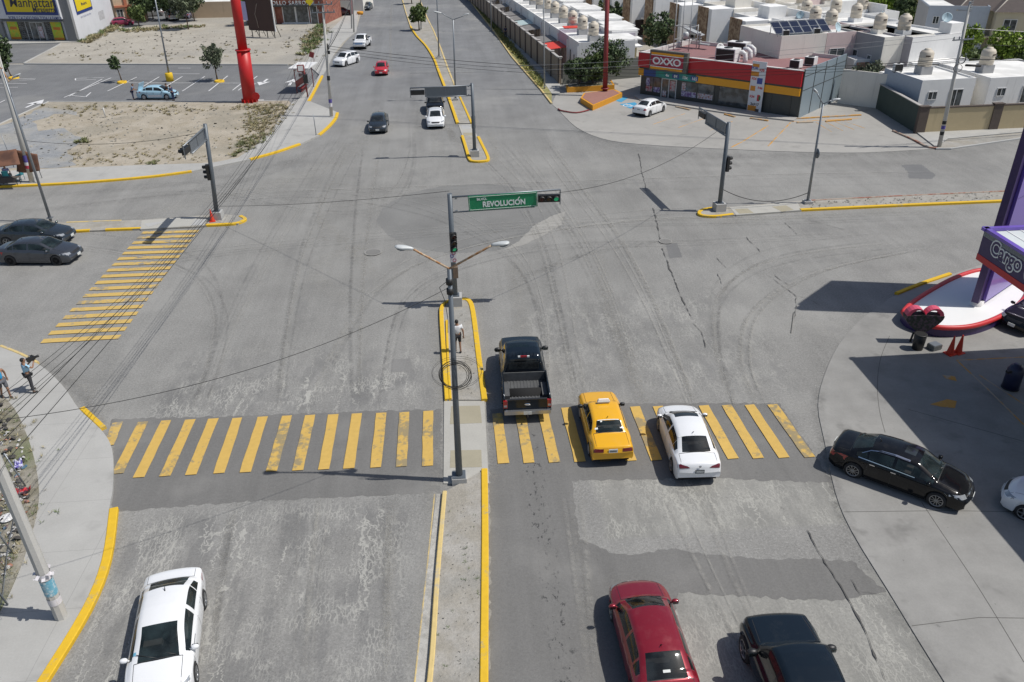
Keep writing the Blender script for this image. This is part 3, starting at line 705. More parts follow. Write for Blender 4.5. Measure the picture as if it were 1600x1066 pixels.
class Shell:
    """car body as one lofted surface. local +X is forward. keys are given along xf (0 rear .. 1 front)"""
    def __init__(s, L, Wd, top, belt, zbot, half, topw, wheels, rw, dx=.05, bow=(.10, .20), crown=.05, arch=1.10, wind=None, rearw=None):
        s.L, s.W = L, Wd; s.rw = rw; s.wx = [(w-.5)*L for w in wheels]
        fx = np.linspace(0, 1, 801)
        def curve(k, sm):
            v = np.interp(fx, [q[0] for q in k], [q[1] for q in k])
            w = int(sm/L*800)
            if w > 1:
                ker = np.hanning(2*w+3)[1:-1]; ker /= ker.sum(); v = np.convolve(np.pad(v, w, mode='edge'), ker, 'valid')
            return v
        T = curve(top, .07); B = curve(belt, .10); Z = curve(zbot, .05); Hf = curve(half, .14); TW = curve(topw, .09)
        at = lambda A, f: float(np.interp(f, fx, A))
        s.at = at; s.T, s.B, s.TW, s.Hf = T, B, TW, Hf
        xs = set(np.linspace(0, 1, int(L/dx)).round(4)); ra = rw*arch
        for k in [q[0] for q in top]+[.004, .012, .025, .04, .985, .993, .975, .96]: xs.add(round(k, 4))
        for w in s.wx:
            for a in np.linspace(0, PI, 13): xs.add(round((w+ra*math.cos(a))/L+.5, 4))
        xs = sorted(x for x in xs if 0 <= x <= 1); xx = [xs[0]]
        for q in xs[1:]:
            if q-xx[-1] > .0022: xx.append(q)
        s.xs = xx; rows = []
        for f in xx:
            x = (f-.5)*L; zt = at(T, f); zb0 = at(Z, f); zb = zb0; w = Wd/2*at(Hf, f)
            for wx in s.wx:
                if abs(x-wx) < ra: zb = max(zb, rw+math.sqrt(ra*ra-(x-wx)**2)*.98)
            zb = min(zb, zt-.05); bl = min(at(B, f), zt-.012); bl = max(bl, zb+.03)
            yt = w*at(TW, f); cr = crown*(1 if zt > bl+.2 else .55)
            zre = max(zt-cr, bl+.004)
            lo = [(.955, 0), (.99, .22), (1.0, .5), (.992, .78), (.962, .95), (.925, 1.0)]
            pts = [(w*a, zb+(bl-zb)*t) for a, t in lo]
            for k in range(1, 8):
                t = k/7; y = w*.925+(yt-w*.925)*t; bulge = math.sin(PI*t)*.035*min(1, (zre-bl)/.3)
                pts.append((y+bulge*.6, bl+(zre-bl)*t+bulge*.2))
            for k in range(1, 6):
                t = k/5; y = yt*(1-t); pts.append((y, zre+(zt-zre)*(1-(1-t)**2.2)))
            row = []; bump = lambda a, c: max(0, 1-((f-(a+c)/2)/((c-a)/2+.035))**4)
            sx = (.13*bump(*wind) if wind else 0)-(.09*bump(*rearw) if rearw else 0)
            e0 = max(0, 1-f/.22)**2; e1 = max(0, 1-(1-f)/.26)**2
            for y, z in pts:
                q = abs(y)/(Wd/2)
                row.append((x+bow[0]*e0*q**2.6-bow[1]*e1*q**2.4+sx*(1-min(1, (y/(w*.93))**2)), y, z))
            rows.append(row+[(a, -b, c) for a, b, c in reversed(row[:-1])])
        s.rows = rows; s.n = len(rows[0]); s.nr = 19      # 6 side + 7 greenhouse + 5 roof (+centre) per side
        v = [p for r in rows for p in r]; n = s.n
        fs = [(i*n+j, i*n+j+1, (i+1)*n+j+1, (i+1)*n+j) for i in range(len(rows)-1) for j in range(n-1)]
        s.v, s.fs = v, fs; s.bvh = BVHTree.FromPolygons([Vector(p) for p in v], fs)
    def split(s, wind, rearw, side, pillars, roofglass=None):
        """sort faces: body, windscreen, rear window, side windows. wind/rearw = (f0, f1); side = (f0, f1); pillars = [(f0, f1)]"""
        n = s.n; out = {'body': [], 'windscreen': [], 'rear_window': [], 'L': {}, 'R': {}, 'roof_glass': []}
        half = (n-1)//2
        for i in range(len(s.xs)-1):
            fc = (s.xs[i]+s.xs[i+1])/2; zt = s.at(s.T, fc); bl = s.at(s.B, fc)
            for j in range(n-1):
                jj = j if j < half else n-2-j; k = 'body'; face = s.fs[i*(n-1)+j]
                if jj >= 13 and wind[0] < fc < wind[1]: k = 'windscreen'
                elif jj >= 13 and rearw and rearw[0] < fc < rearw[1]: k = 'rear_window'
                elif jj >= (roofglass or (0, 0, 15))[-1] and roofglass and roofglass[0] < fc < roofglass[1]: k = 'roof_glass'
                elif 6 <= jj <= 10 and side[0] < fc < side[1] and zt-bl > .16:
                    if not any(a < fc < c for a, c in pillars):
                        w = sum(fc > c for a, c in pillars); out['L' if j < half else 'R'].setdefault(w, []).append(face); continue
                out[k].append(face)
        return out
    def sub(s, faces):
        idx = {}; m = MB(); fs = []
        for f in faces:
            fs.append([idx.setdefault(i, len(idx)) for i in f])
        m.add([s.v[i] for i in idx], fs, True); return m
    def body_mesh(s, faces):
        m = s.sub(faces); n = s.n
        for ri, fl in ((0, False), (len(s.rows)-1, True)):
            r = s.rows[ri]; h = (n-1)//2
            vs = list(r); f = []
            for j in range(h): f.append((j, n-1-j, n-2-j, j+1) if not fl else (j+1, n-2-j, n-1-j, j))
            m.add(vs, f, True)
        return m
    def hit(s, o, d):
        h = s.bvh.ray_cast(Vector(o), Vector(d)); return (h[0], h[1]) if h[0] is not None else None
    def decal(s, quad, axis, off=.006, n=6, mm=5, M_=None):
        """project a four-cornered patch on to the shell. axis 'X+','X-' (seen from front/rear; corners y,z), 'Y+','Y-' (x,z), 'Z' (x,y)"""
        rows = []
        for i in range(mm+1):
            r = []
            for j in range(n+1):
                a, c = i/mm, j/n
                u = [(quad[0][k]*(1-c)+quad[1][k]*c)*(1-a)+(quad[3][k]*(1-c)+quad[2][k]*c)*a for k in (0, 1)]
                if axis[0] == 'X': sg = 1 if axis == 'X+' else -1; o = (sg*9, u[0], u[1]); d = (-sg, 0, 0)
                elif axis[0] == 'Y': sg = 1 if axis == 'Y+' else -1; o = (u[0], sg*4, u[1]); d = (0, -sg, 0)
                else: o = (u[0], u[1], 9); d = (0, 0, -1)
                h = s.hit(o, d); r.append((h[0], Vector(d)) if h else None)
            rows.append(r)
        mb = MB(); idx = {}
        vs = []
        for i, r in enumerate(rows):
            for j, q in enumerate(r):
                if q is not None: idx[i, j] = len(vs); vs.append(q[0]-q[1]*off)
        fs = []
        for i in range(mm):
            for j in range(n):
                k = [(i, j), (i, j+1), (i+1, j+1), (i+1, j)]
                if all(q in idx for q in k):
                    P = [vs[idx[q]] for q in k]
                    if max((P[a]-P[(a+1) % 4]).length for a in range(4)) < .7: fs.append([idx[q] for q in k])
        mb.add(vs, fs, True)
        if M_ is not None: M_.add(vs, fs, True)
        return mb

def wheel(parent, x, y, r, w, rim, style, side):
    t = MB(); c = Vector((x, y, r)); Mx = Matrix.Translation(c) @ Matrix.Rotation(PI/2 if side > 0 else -PI/2, 4, 'X') 
    # local z of the lathe points inwards; outer face at negative z
    prof = [(r*.66, -w/2), (r*.90, -w/2-.006), (r*.985, -w*.36), (r, -w*.2), (r, w*.2), (r*.985, w*.36), (r*.9, w/2), (r*.6, w/2)]
    t.lathe(prof, n=28, M=Mx, cap=False); ty = obj('wheel', t, RUB, parent)
    q = MB(); q.lathe([(r*.67, -w/2-.002), (r*.64, -w/2-.012), (r*.61, -w/2+.05), (.0, -w/2+.05)], n=28, M=Mx, cap=False)
    o = obj('rim_barrel', q, UND if style != 'cap' else rim, ty)
    q = MB()
    if style == 'cap':
        q.lathe([(r*.63, -w/2+.012), (r*.5, -w/2-.014), (r*.2, -w/2-.012), (0, -w/2-.014)], n=24, M=Mx)
        for k in range(8):
            a = k*PI/4; q.box(None, (r*.24, .03, .012), M=Mx @ Matrix.Rotation(a, 4, 'Z') @ Matrix.Translation((r*.42, 0, -w/2-.012)))
    else:
        ns = 10 if style == 'ten' else 5
        for k in range(ns):
            a = k*2*PI/ns; q.box(None, (r*.55, r*(.062 if ns == 10 else .15), .03), M=Mx @ Matrix.Rotation(a, 4, 'Z') @ Matrix.Translation((r*.37, 0, -w/2+.006)))
        q.lathe([(r*.68, -w/2-.006), (r*.64, -w/2-.014), (r*.60, -w/2+.02)], n=28, M=Mx, cap=False)
        q.lathe([(r*.16, -w/2-.004), (.0, -w/2-.012)], n=12, M=Mx)
    obj('rim', q, rim, ty)

def mirror(parent, x, y, z, sgn, mat, k=1.0):
    m = MB(); Mx = Matrix.Translation((x, sgn*(y+.10*k), z)) @ Matrix.Diagonal((.075*k, .115*k, .075*k, 1))
    prof = [(0.0, -1)]+[(math.sin(a)**.7, -math.cos(a)) for a in np.linspace(.35, PI-.35, 6)]+[(0, 1)]
    m.lathe(prof, n=12, M=Mx); m.tube([(x, sgn*(y-.06), z-.05), (x, sgn*(y+.05*k), z-.02)], .022, 6)
    o = obj('mirror', m, mat, parent); q = MB(); q.box((x-.068*k, sgn*(y+.10*k), z), (.01, .17*k, .10*k)); obj('mirror_glass', q, GLS2, o)

SEDAN = dict(L=4.5, W=1.74,
    top=[(0, .60), (.006, .78), (.014, .93), (.030, 1.01), (.055, 1.045), (.155, 1.085), (.30, 1.42), (.36, 1.455), (.46, 1.475), (.56, 1.45), (.60, 1.42), (.755, 1.02), (.80, .985), (.92, .86), (.962, .74), (.985, .62), (1, .48)],
    belt=[(0, .80), (.03, .95), (.15, .985), (.5, .95), (.75, .90), (.9, .78), (1, .6)],
    zbot=[(0, .42), (.015, .30), (.06, .22), (.9, .19), (.97, .2), (1, .30)],
    half=[(0, .90), (.05, .965), (.16, .99), (.4, 1), (.75, 1), (.88, .975), (.96, .92), (1, .84)],
    topw=[(0, .80), (.12, .80), (.17, .78), (.31, .66), (.45, .655), (.6, .665), (.76, .77), (.85, .78), (1, .74)],
    wheels=(.205, .80), rw=.315, wind=(.602, .752), rearw=(.163, .298), side=(.205, .735), pillars=[(.455, .478), (.275, .287)])
def variant(base, **k): d = dict(base); d.update(k); return d
BOXY = variant(SEDAN, L=4.33, W=1.65,
    top=[(0, .62), (.004, .80), (.010, .92), (.022, .965), (.06, .985), (.195, 1.0), (.215, 1.005), (.315, 1.335), (.35, 1.365), (.45, 1.385), (.55, 1.37), (.585, 1.345), (.705, .985), (.73, .965), (.93, .84), (.965, .79), (.98, .70), (1, .48)],
    belt=[(0, .80), (.02, .90), (.2, .925), (.5, .90), (.72, .88), (.93, .76), (1, .6)],
    half=[(0, .95), (.03, .975), (.16, .99), (.4, 1), (.75, 1), (.92, .98), (.97, .95), (1, .92)],
    topw=[(0, .86), (.2, .84), (.22, .83), (.32, .70), (.45, .69), (.585, .70), (.70, .82), (.85, .83), (1, .82)],
    wheels=(.205, .785), rw=.29, wind=(.588, .702), rearw=(.222, .312), side=(.262, .69), pillars=[(.452, .472)], bow=(.06, .09), crown=.035)
SUVB = variant(SEDAN, L=4.4, W=1.82,
    top=[(0, .62), (.006, .85), (.012, .98), (.03, 1.06), (.045, 1.12), (.13, 1.53), (.17, 1.575), (.35, 1.645), (.5, 1.64), (.59, 1.60), (.735, 1.12), (.77, 1.085), (.93, .97), (.968, .84), (.985, .70), (1, .5)],
    belt=[(0, .85), (.03, 1.0), (.15, 1.03), (.5, 1.02), (.75, .99), (.9, .87), (1, .62)],
    topw=[(0, .80), (.05, .80), (.14, .70), (.35, .685), (.59, .685), (.74, .78), (.85, .80), (1, .76)],
    wheels=(.20, .80), rw=.345, wind=(.595, .732), rearw=(.05, .128), side=(.10, .72), pillars=[(.46, .48), (.262, .275)])
HATCH = variant(SUVB, L=3.85, W=1.66,
    top=[(0, .62), (.006, .82), (.012, .93), (.03, .99), (.05, 1.03), (.16, 1.38), (.20, 1.41), (.4, 1.455), (.5, 1.45), (.57, 1.41), (.735, 1.0), (.77, .965), (.93, .84), (.968, .74), (.985, .62), (1, .46)],
    belt=[(0, .8), (.03, .90), (.15, .92), (.5, .91), (.75, .88), (.9, .76), (1, .58)], rw=.29, wind=(.575, .732), rearw=(.055, .158))

def interior(t, X_, Wd, sp, sh):
    "seats, dashboard, wheel and dark door linings seen through the glass"
    f0, f1 = sp['side'][0]+.02, sp['wind'][1]-.02; m = MB()
    for s in (1, -1): m.box(((X_(f0)+X_(f1))/2, s*Wd*.425, .58), (X_(f1)-X_(f0), .03, .58))
    m.box(((X_(f0)+X_(f1))/2, 0, .42), (X_(f1)-X_(f0), Wd*.82, .06)); m.box((X_(f0)-.15, 0, .86), (.5, Wd*.78, .05)); obj('cabin_lining', m, UND, t)
    m = MB(); m.box((X_(f1)-.18, 0, .80), (.50, Wd*.80, .16)); d = obj('dashboard', m, TRIM, t)
    m = MB(); m.tube([(X_(f1)-.48+.06*math.sin(a), Wd*.2+.18*math.cos(a), .92+.17*math.sin(a)) for a in np.linspace(0, 2*PI, 17)], .016, 5, False); obj('steering_wheel', m, SBLK, d)
    for x, s in ((X_(.50), 1), (X_(.50), -1)):
        m = MB(); m.box((x+.12, s*Wd*.20, .56), (.52, .50, .18)); st = obj('seat', m, SEAT, t)
        m = MB(); m.box(None, (.14, .48, .62), M=Matrix.Translation((x-.20, s*Wd*.20, .86)) @ Matrix.Rotation(-.22, 4, 'Y')); m.box((x-.28, s*Wd*.20, 1.22), (.09, .25, .16)); obj('seat_back', m, SEAT, st)
    m = MB(); x = X_(.31); m.box((x+.2, 0, .56), (.50, Wd*.74, .18)); m.box(None, (.14, Wd*.74, .58), M=Matrix.Translation((x-.08, 0, .84)) @ Matrix.Rotation(-.3, 4, 'Y'))
    for s in (1, -1): m.box((x-.20, s*Wd*.2, 1.12), (.08, .24, .13))
    obj('rear_seat', m, SEAT, t)
SBLK = M('black_plastic', (.015, .015, .016), .5)
def build_car(label, at_px, head, paint, spec=SEDAN, name='car', cat='car', group=None, rim=RIM, rstyle='five', z=0.0, glass=None, tail=TAIL, plate=PLATE,
              trim=None, extra=None, mirror_mat=None, lod=0, loc=None, roof_glass=None, scale=1.0):
    """head: pixel towards which the nose points (ground), or an angle in degrees"""
    sp = spec; L, Wd = sp['L'], sp['W']
    p = Vector(loc) if loc is not None else g(*at_px, z)
    if isinstance(head, (tuple, list)): d = g(*head, z)-p; rz = math.atan2(d.y, d.x)
    else: rz = R(head)
    t = thing(name, label, cat, (p.x, p.y, z), rz, group); t.scale = (scale,)*3
    sh = Shell(L, Wd, sp['top'], sp['belt'], sp['zbot'], sp['half'], sp['topw'], sp['wheels'], sp['rw'], .05 if lod == 0 else .11, sp.get('bow', (.10, .20)), sp.get('crown', .075), 1.10, sp['wind'], sp['rearw'] if sp['rearw'][0] > .1 else None)
    F = sh.split(sp['wind'], sp['rearw'], sp['side'], sp['pillars'], roof_glass); gl = glass or GLS
    X_ = lambda f: (f-.5)*L
    body = obj('body', sh.body_mesh(F['body']), paint, t)
    obj('windscreen', sh.sub(F['windscreen']), gl, t)
    if F['rear_window']: obj('rear_window', sh.sub(F['rear_window']), gl, t)
    for sd in 'LR':
        for k, fs in F[sd].items(): obj('side_window', sh.sub(fs), gl, t)
    if F['roof_glass']: obj('roof_glass', sh.sub(F['roof_glass']), GLS, t)
    u = MB(); rw = sp['rw']; zb = .2
    u.box((0, 0, .30), (L*.90, Wd*.80, .18))
    for w in sp['wheels']:
        u.lathe([(rw*1.16, -Wd*.40), (rw*1.16, Wd*.40)], n=20, M=Matrix.Translation((X_(w), 0, rw)) @ Matrix.Rotation(PI/2, 4, 'X'))
    obj('underbody', u, UND, t)
    for w in sp['wheels']:
        for sd in (1, -1): wheel(t, X_(w), sd*(Wd/2*.985-.105), rw, .20, rim, rstyle, sd)
    fm = sp['wind'][1]-.022
    for sd in (1, -1): mirror(t, X_(fm-.01), Wd/2*.93, sh.at(sh.B, fm)+.075, sd, mirror_mat or paint)
    # seams, handles, sills
    s_ = MB(); pil = sp['pillars'][0]; bp = X_((pil[0]+pil[1])/2)
    zt = lambda f: sh.at(sh.B, f)-.015
    for sd in ('Y+', 'Y-'):
        for f, lean in ((pil[0]+.011, .02), (sp['wind'][1]+.004, -.02), (sp['wheels'][0]+.075, .10)):
            x = X_(f); sh.decal([(x, .27), (x+.016, .27), (x+.016+lean, zt(f)), (x+lean, zt(f))], sd, .003, 1, 8, s_)
        sh.decal([(X_(sp['wheels'][0]+.09), .262), (X_(sp['wheels'][1]-.09), .262), (X_(sp['wheels'][1]-.09), .278), (X_(sp['wheels'][0]+.09), .278)], sd, .003, 16, 1, s_)
    w0 = sp['wind'][1]+.012; zz_ = Wd*.36
    for sd in (1, -1): sh.decal([(X_(w0), sd*zz_), (X_(w0), sd*(zz_-.014)), (X_(.955), sd*(zz_-.034)), (X_(.955), sd*(zz_-.02))], 'Z', .003, 1, 10, s_)
    sh.decal([(X_(w0), -zz_), (X_(w0), zz_), (X_(w0)+.02, zz_), (X_(w0)+.02, -zz_)], 'Z', .003, 14, 1, s_)
    if sp['rearw'] and sp['rearw'][0] > .1:
        r0 = sp['rearw'][0]-.012; zz_ = Wd*.385
        sh.decal([(X_(r0), -zz_), (X_(r0), zz_), (X_(r0)-.018, zz_), (X_(r0)-.018, -zz_)], 'Z', .003, 14, 1, s_)
        for sd in (1, -1): sh.decal([(X_(r0), sd*zz_), (X_(r0), sd*(zz_-.012)), (X_(.035), sd*(zz_-.012)), (X_(.035), sd*zz_)], 'Z', .003, 1, 6, s_)
    obj('panel_seam', s_, TRIM, t)
    for sd in ('Y+', 'Y-'):
        for f in (pil[0]-.0, sp['wheels'][0]+.10):
            h = sh.decal([(X_(f)+.02, zt(f)-.10), (X_(f)+.20, zt(f)-.10), (X_(f)+.20, zt(f)-.065), (X_(f)+.02, zt(f)-.065)], sd, .022, 3, 1)
            obj('door_handle', h, trim or paint, t)
    # front: lamps, grille, bumper mouth, plate
    for sd in (1, -1):
        q = [(sd*Wd*.27, .74*sp.get('fz', 1)), (sd*Wd*.49, .78*sp.get('fz', 1)), (sd*Wd*.49, .66*sp.get('fz', 1)), (sd*Wd*.30, .64*sp.get('fz', 1))]
        h = sh.decal(q, 'X+', .012, 6, 4); obj('headlight', h, HEAD, t)
    fz = sp.get('fz', 1)
    obj('grille', sh.decal([(-Wd*.24, .72*fz), (Wd*.24, .72*fz), (Wd*.20, .60*fz), (-Wd*.20, .60*fz)], 'X+', .010, 6, 3), TRIM, t)
    obj('bumper_intake', sh.decal([(-Wd*.34, .44), (Wd*.34, .44), (Wd*.30, .33), (-Wd*.30, .33)], 'X+', .010, 8, 2), TRIM, t)
    b = MB(); b.box((L/2+.012, 0, .46), (.02, .34, .15)); obj('licence_plate', b, plate, t)
    # rear: lamps, plate, bumper
    rz0 = sp.get('rz', (.70, .90))
    for sd in (1, -1):
        a, c = rz0; q = sp.get('tail', [(.29, 0), (.49, .0), (.49, 1), (.34, 1)])
        qq = [(sd*Wd*y, a+(c-a)*k) for y, k in q]; mb = MB(); sh.decal(qq, 'X-', .012, 8, 5, mb)
        obj('tail_light', mb, tail, t)
    pz = sp.get('pz', .80); h = sh.hit((-9, 0, pz), (1, 0, 0)); xr = h[0].x if h else -L/2
    b = MB(); b.box((xr-.012, 0, pz), (.02, .34, .16)); pl = obj('licence_plate', b, plate, t)
    b = MB()
    for k in range(7): b.box((xr-.0235, -.115+k*.038, pz-.005), (.003, .024, .062))
    obj('plate_characters', b, TRIM if plate is PLATE else STICK, pl)
    obj('bumper_insert', sh.decal([(-Wd*.40, .36), (Wd*.40, .36), (Wd*.42, .44), (-Wd*.42, .44)], 'X-', .008, 10, 2), TRIM if sp.get('insert', 1) else paint, t)
    b = MB(); fr = (sp['rearw'][1]+.03) if sp['rearw'] else .2
    b.tube([(X_(fr), 0, sh.at(sh.T, fr)-.01), (X_(fr)-.11, 0, sh.at(sh.T, fr)+.12)], [.02, .006], 6); obj('aerial', b, TRIM, t)
    w = MB(); f1 = sp['wind'][1]
    for y in (-.1, .42):
        w.tube([(X_(f1)+.04, y+.05, sh.at(sh.T, f1)+.02), (X_(f1)-.14, y-.48, sh.at(sh.T, f1-.035)+.02)], .012, 5)
    obj('wiper', w, TRIM, t)
    if glass in (GLS2, GLS3): interior(t, X_, Wd, sp, sh)
    if extra: extra(t, sh, X_)
    return t

# ---- pick-up trucks
def build_pickup(label, at_px, head, paint, L=5.65, Wd=2.0, group=None, seen='rear', plate=PLATE, badge=True):
    p = g(*at_px); d = g(*head)-p; rz = math.atan2(d.y, d.x)
    t = thing('pickup_truck', label, 'pickup truck', p, rz, group)
    rw = .40; Lc = L*.60; x0 = L/2-Lc          # cab and bonnet take the front 60 %
    top = [(0, 1.05), (.004, 1.25), (.012, 1.55), (.030, 1.80), (.075, 1.90), (.22, 1.935), (.36, 1.91), (.415, 1.865), (.565, 1.36), (.60, 1.30), (.64, 1.285), (.90, 1.18), (.95, 1.09), (.975, .90), (1, .62)]
    belt = [(0, 1.10), (.3, 1.12), (.6, 1.14), (.9, 1.02), (1, .75)]
    zb = [(0, .42), (.9, .42), (1, .45)]
    half = [(0, .985), (.1, 1), (.8, 1), (.93, .98), (1, .92)]
    tw = [(0, .72), (.06, .73), (.35, .735), (.42, .745), (.58, .84), (.8, .86), (1, .84)]
    wf = .76
    sh = Shell(Lc, Wd, top, belt, zb, half, tw, (wf,), rw, .05, (.0, .16), .05, 1.1, (.42, .562))
    F = sh.split((.42, .562), (.0035, .024), (.03, .545), [(.20, .225)])
    off = Matrix.Translation((x0+Lc/2, 0, 0))
    def part(nm, mb, mat, par=t):
        me = mb.mesh(nm); me.transform(off); return obj(nm, me, mat, par)
    part('cab', sh.body_mesh(F['body']), paint); part('windscreen', sh.sub(F['windscreen']), GLS)
    if F['rear_window']: part('rear_window', sh.sub(F['rear_window']), GLS)
    for sd in 'LR':
        for fs in F[sd].values(): part('side_window', sh.sub(fs), GLS)
    b = MB(); b.box((-Lc/2-.012, 0, 1.43), (.02, Wd*.66, .36)); part('rear_window', b, GLS)
    b = MB(); b.box((-Lc/2+.03, 0, 1.86), (.05, .30, .07)); q = part('brake_light', b, TAIL)
    for y in (-.2, .2): b = MB(); b.box((-Lc/2+.025, y, 1.86), (.05, .10, .068)); part('cargo_lamp', b, STICK, q)
    r = MB()
    for k in range(7): r.box((-Lc/2+.35, -.45+k*.15, 1.918-.0012*abs(k-3)**2*3), (.50, .022, .012))
    if badge: part('roof_rib', r, paint)
    s_ = MB(); X_ = lambda f: (f-.5)*Lc
    for sd in ('Y+', 'Y-'):
        for f in (.215, .60, .03): sh.decal([(X_(f), .5), (X_(f)+.018, .5), (X_(f)+.018, 1.08), (X_(f), 1.08)], sd, .003, 1, 8, s_)
    for sd in (1, -1): sh.decal([(X_(.61), sd*.80), (X_(.61), sd*.78), (X_(.94), sd*.70), (X_(.94), sd*.72)], 'Z', .003, 1, 8, s_)
    part('panel_seam', s_, TRIM)
    for sd in ('Y+', 'Y-'):
        for f in (.06, .24): part('door_handle', sh.decal([(X_(f), .98), (X_(f)+.2, .98), (X_(f)+.2, 1.03), (X_(f), 1.03)], sd, .025, 2, 1), TRIM)
    for sd in (1, -1):
        part('headlight', sh.decal([(sd*.62, 1.02), (sd*.95, 1.02), (sd*.95, .82), (sd*.62, .82)], 'X+', .012, 4, 4), HEAD)
        mirror(t, x0+Lc*.535, Wd/2*.95, 1.22, sd, TRIM, 1.35)
    part('grille', sh.decal([(-.58, 1.02), (.58, 1.02), (.58, .74), (-.58, .74)], 'X+', .012, 6, 3), CHR)
    b = MB(); b.box((L/2-.02, 0, .58), (.10, Wd*.74, .20)); obj('front_bumper', b, CHR, t)
    # bed
    xb0, xb1 = -L/2+.06, x0-.035; wx = -L/2+1.24; zr = 1.12
    def side(sd):
        m = MB(); pts = [(xb0, .52), (wx-.46, .52)]
        for a in np.linspace(PI, 0, 11): pts.append((wx+.46*math.cos(a), max(.52, rw+.46*math.sin(a))))
        pts += [(wx+.46, .52), (xb1, .52), (xb1, zr), (xb0, zr)]
        n = len(pts); out = [(x, sd*(Wd/2-.012*(z > 1.0)), z) for x, z in pts]; inn_ = [(x, sd*(Wd/2-.085), z) for x, z in pts]
        tri = tessellate_polygon([[Vector((x, z, 0)) for x, z in pts]])
        fs = [tuple(q) for q in tri]+[tuple(n+k for k in q) for q in tri]+[(i, (i+1) % n, n+(i+1) % n, n+i) for i in range(n)]
        m.add(out+inn_, fs); me = m.mesh('bed_side'); bm = bmesh.new(); bm.from_mesh(me); bmesh.ops.recalc_face_normals(bm, faces=bm.faces); bm.to_mesh(me); bm.free()
        o = obj('bed_side', me, paint, t)
        q = MB(); q.tube([(xb0, sd*(Wd/2-.05), zr+.005), (xb1, sd*(Wd/2-.05), zr+.005)], .045, 8); obj('bed_rail', q, paint, o)
        f = MB(); arc = [(wx+.47*math.cos(a), sd*(Wd/2+.005), rw+.47*math.sin(a)) for a in np.linspace(.12, PI-.12, 14)]; f.tube(arc, .035, 6); obj('wheel_arch_lip', f, paint, o)
        tl = MB(); tl.box((-L/2+.035, sd*(Wd/2-.09), .93), (.10, .17, .34)); l = obj('tail_light', tl, TAIL, t)
        tl = MB(); tl.box((-L/2-.0165, sd*(Wd/2-.09), .86), (.006, .12, .09)); obj('reversing_lamp', tl, HEAD, l)
    side(1); side(-1)
    m = MB(); m.box(((xb0+xb1)/2, 0, .66), (xb1-xb0-.02, Wd-.19, .05))
    for k in range(11): m.box(((xb0+xb1)/2, -.72+k*.144, .693), (xb1-xb0-.05, .05, .02))
    m.box((xb1-.03, 0, .90), (.05, Wd-.19, .44))
    for sd in (1, -1): m.box((wx, sd*(Wd/2-.20), .76), (.98, .22, .22))
    obj('bed_liner', m, M('bed_liner', (.085, .088, .09), .7, var=.35, sc=5, grain=.5), t)
    m = MB(); m.box((-L/2+.05, 0, .86), (.07, Wd-.36, .53)); tg = obj('tailgate', m, paint, t)
    m = MB(); m.box((-L/2+.05, 0, 1.135), (.10, Wd-.36, .035)); obj('tailgate_cap', m, TRIM, tg)
    m = MB(); m.box((-L/2+.012, 0, 1.03), (.014, .26, .07)); obj('tailgate_handle', m, TRIM, tg)
    if badge:
        m = MB(); m.lathe([(.0, 0), (1, 0), (.9, .02), (0, .03)], n=20, M=Matrix.Translation((-L/2+.014, 0, .90)) @ Matrix.Rotation(-PI/2, 4, 'Y') @ Matrix.Diagonal((.055, .13, .5, 1))); obj('oval_badge', m, CHR, tg)
    m = MB(); m.box((-L/2-.03, 0, .56), (.15, Wd*.96, .17)); m.box((-L/2-.045, 0, .55), (.16, .62, .12)); rb = obj('rear_bumper', m, M('dull_chrome', (.42, .43, .44), .3, .8), t)
    m = MB(); m.box((-L/2-.128, 0, .56), (.012, .34, .15)); obj('licence_plate', m, plate, rb)
    m = MB(); m.tube([(-L/2-.1, 0, .44), (-L/2-.24, 0, .44), (-L/2-.24, 0, .5)], .028, 6); obj('tow_hitch', m, TRIM, rb)
    u = MB(); u.box((0, 0, .5), (L*.86, Wd*.78, .22))
    for xw in (wx, x0+Lc*wf): u.lathe([(rw*1.1, -Wd*.40), (rw*1.1, Wd*.40)], n=18, M=Matrix.Translation((xw, 0, rw)) @ Matrix.Rotation(PI/2, 4, 'X'))
    obj('underbody', u, UND, t)
    for xw in (wx, x0+Lc*wf):
        for sd in (1, -1): wheel(t, xw, sd*(Wd/2-.13), rw, .25, RIM, 'five', sd)
    return t

WHITE = car_paint('white_paint', (.78, .79, .80)); WHITE2 = car_paint('pearl_white_paint', (.74, .75, .76)); YEL = car_paint('taxi_yellow_paint', (.78, .40, .006)); REDM = car_paint('wine_red_paint', (.26, .012, .025), .35, .28, .2)
BLK = car_paint('black_paint', (.006, .0065, .008), 0, .12); DGR = car_paint('dark_grey_paint', (.035, .045, .055), .4, .22, .2); GRY = car_paint('grey_metal_paint', (.075, .082, .095), .55, .22, .3); NAVY = car_paint('blue_black_paint', (.010, .017, .026), .2, .16)
REDB = car_paint('bright_red_paint', (.50, .02, .03)); MARO = car_paint('maroon_paint', (.16, .014, .022)); LBLUE = car_paint('pale_blue_paint', (.36, .56, .68)); PLUM = car_paint('plum_paint', (.26, .02, .07)); SILV = car_paint('silver_grey_paint', (.27, .27, .27), .4, .35)
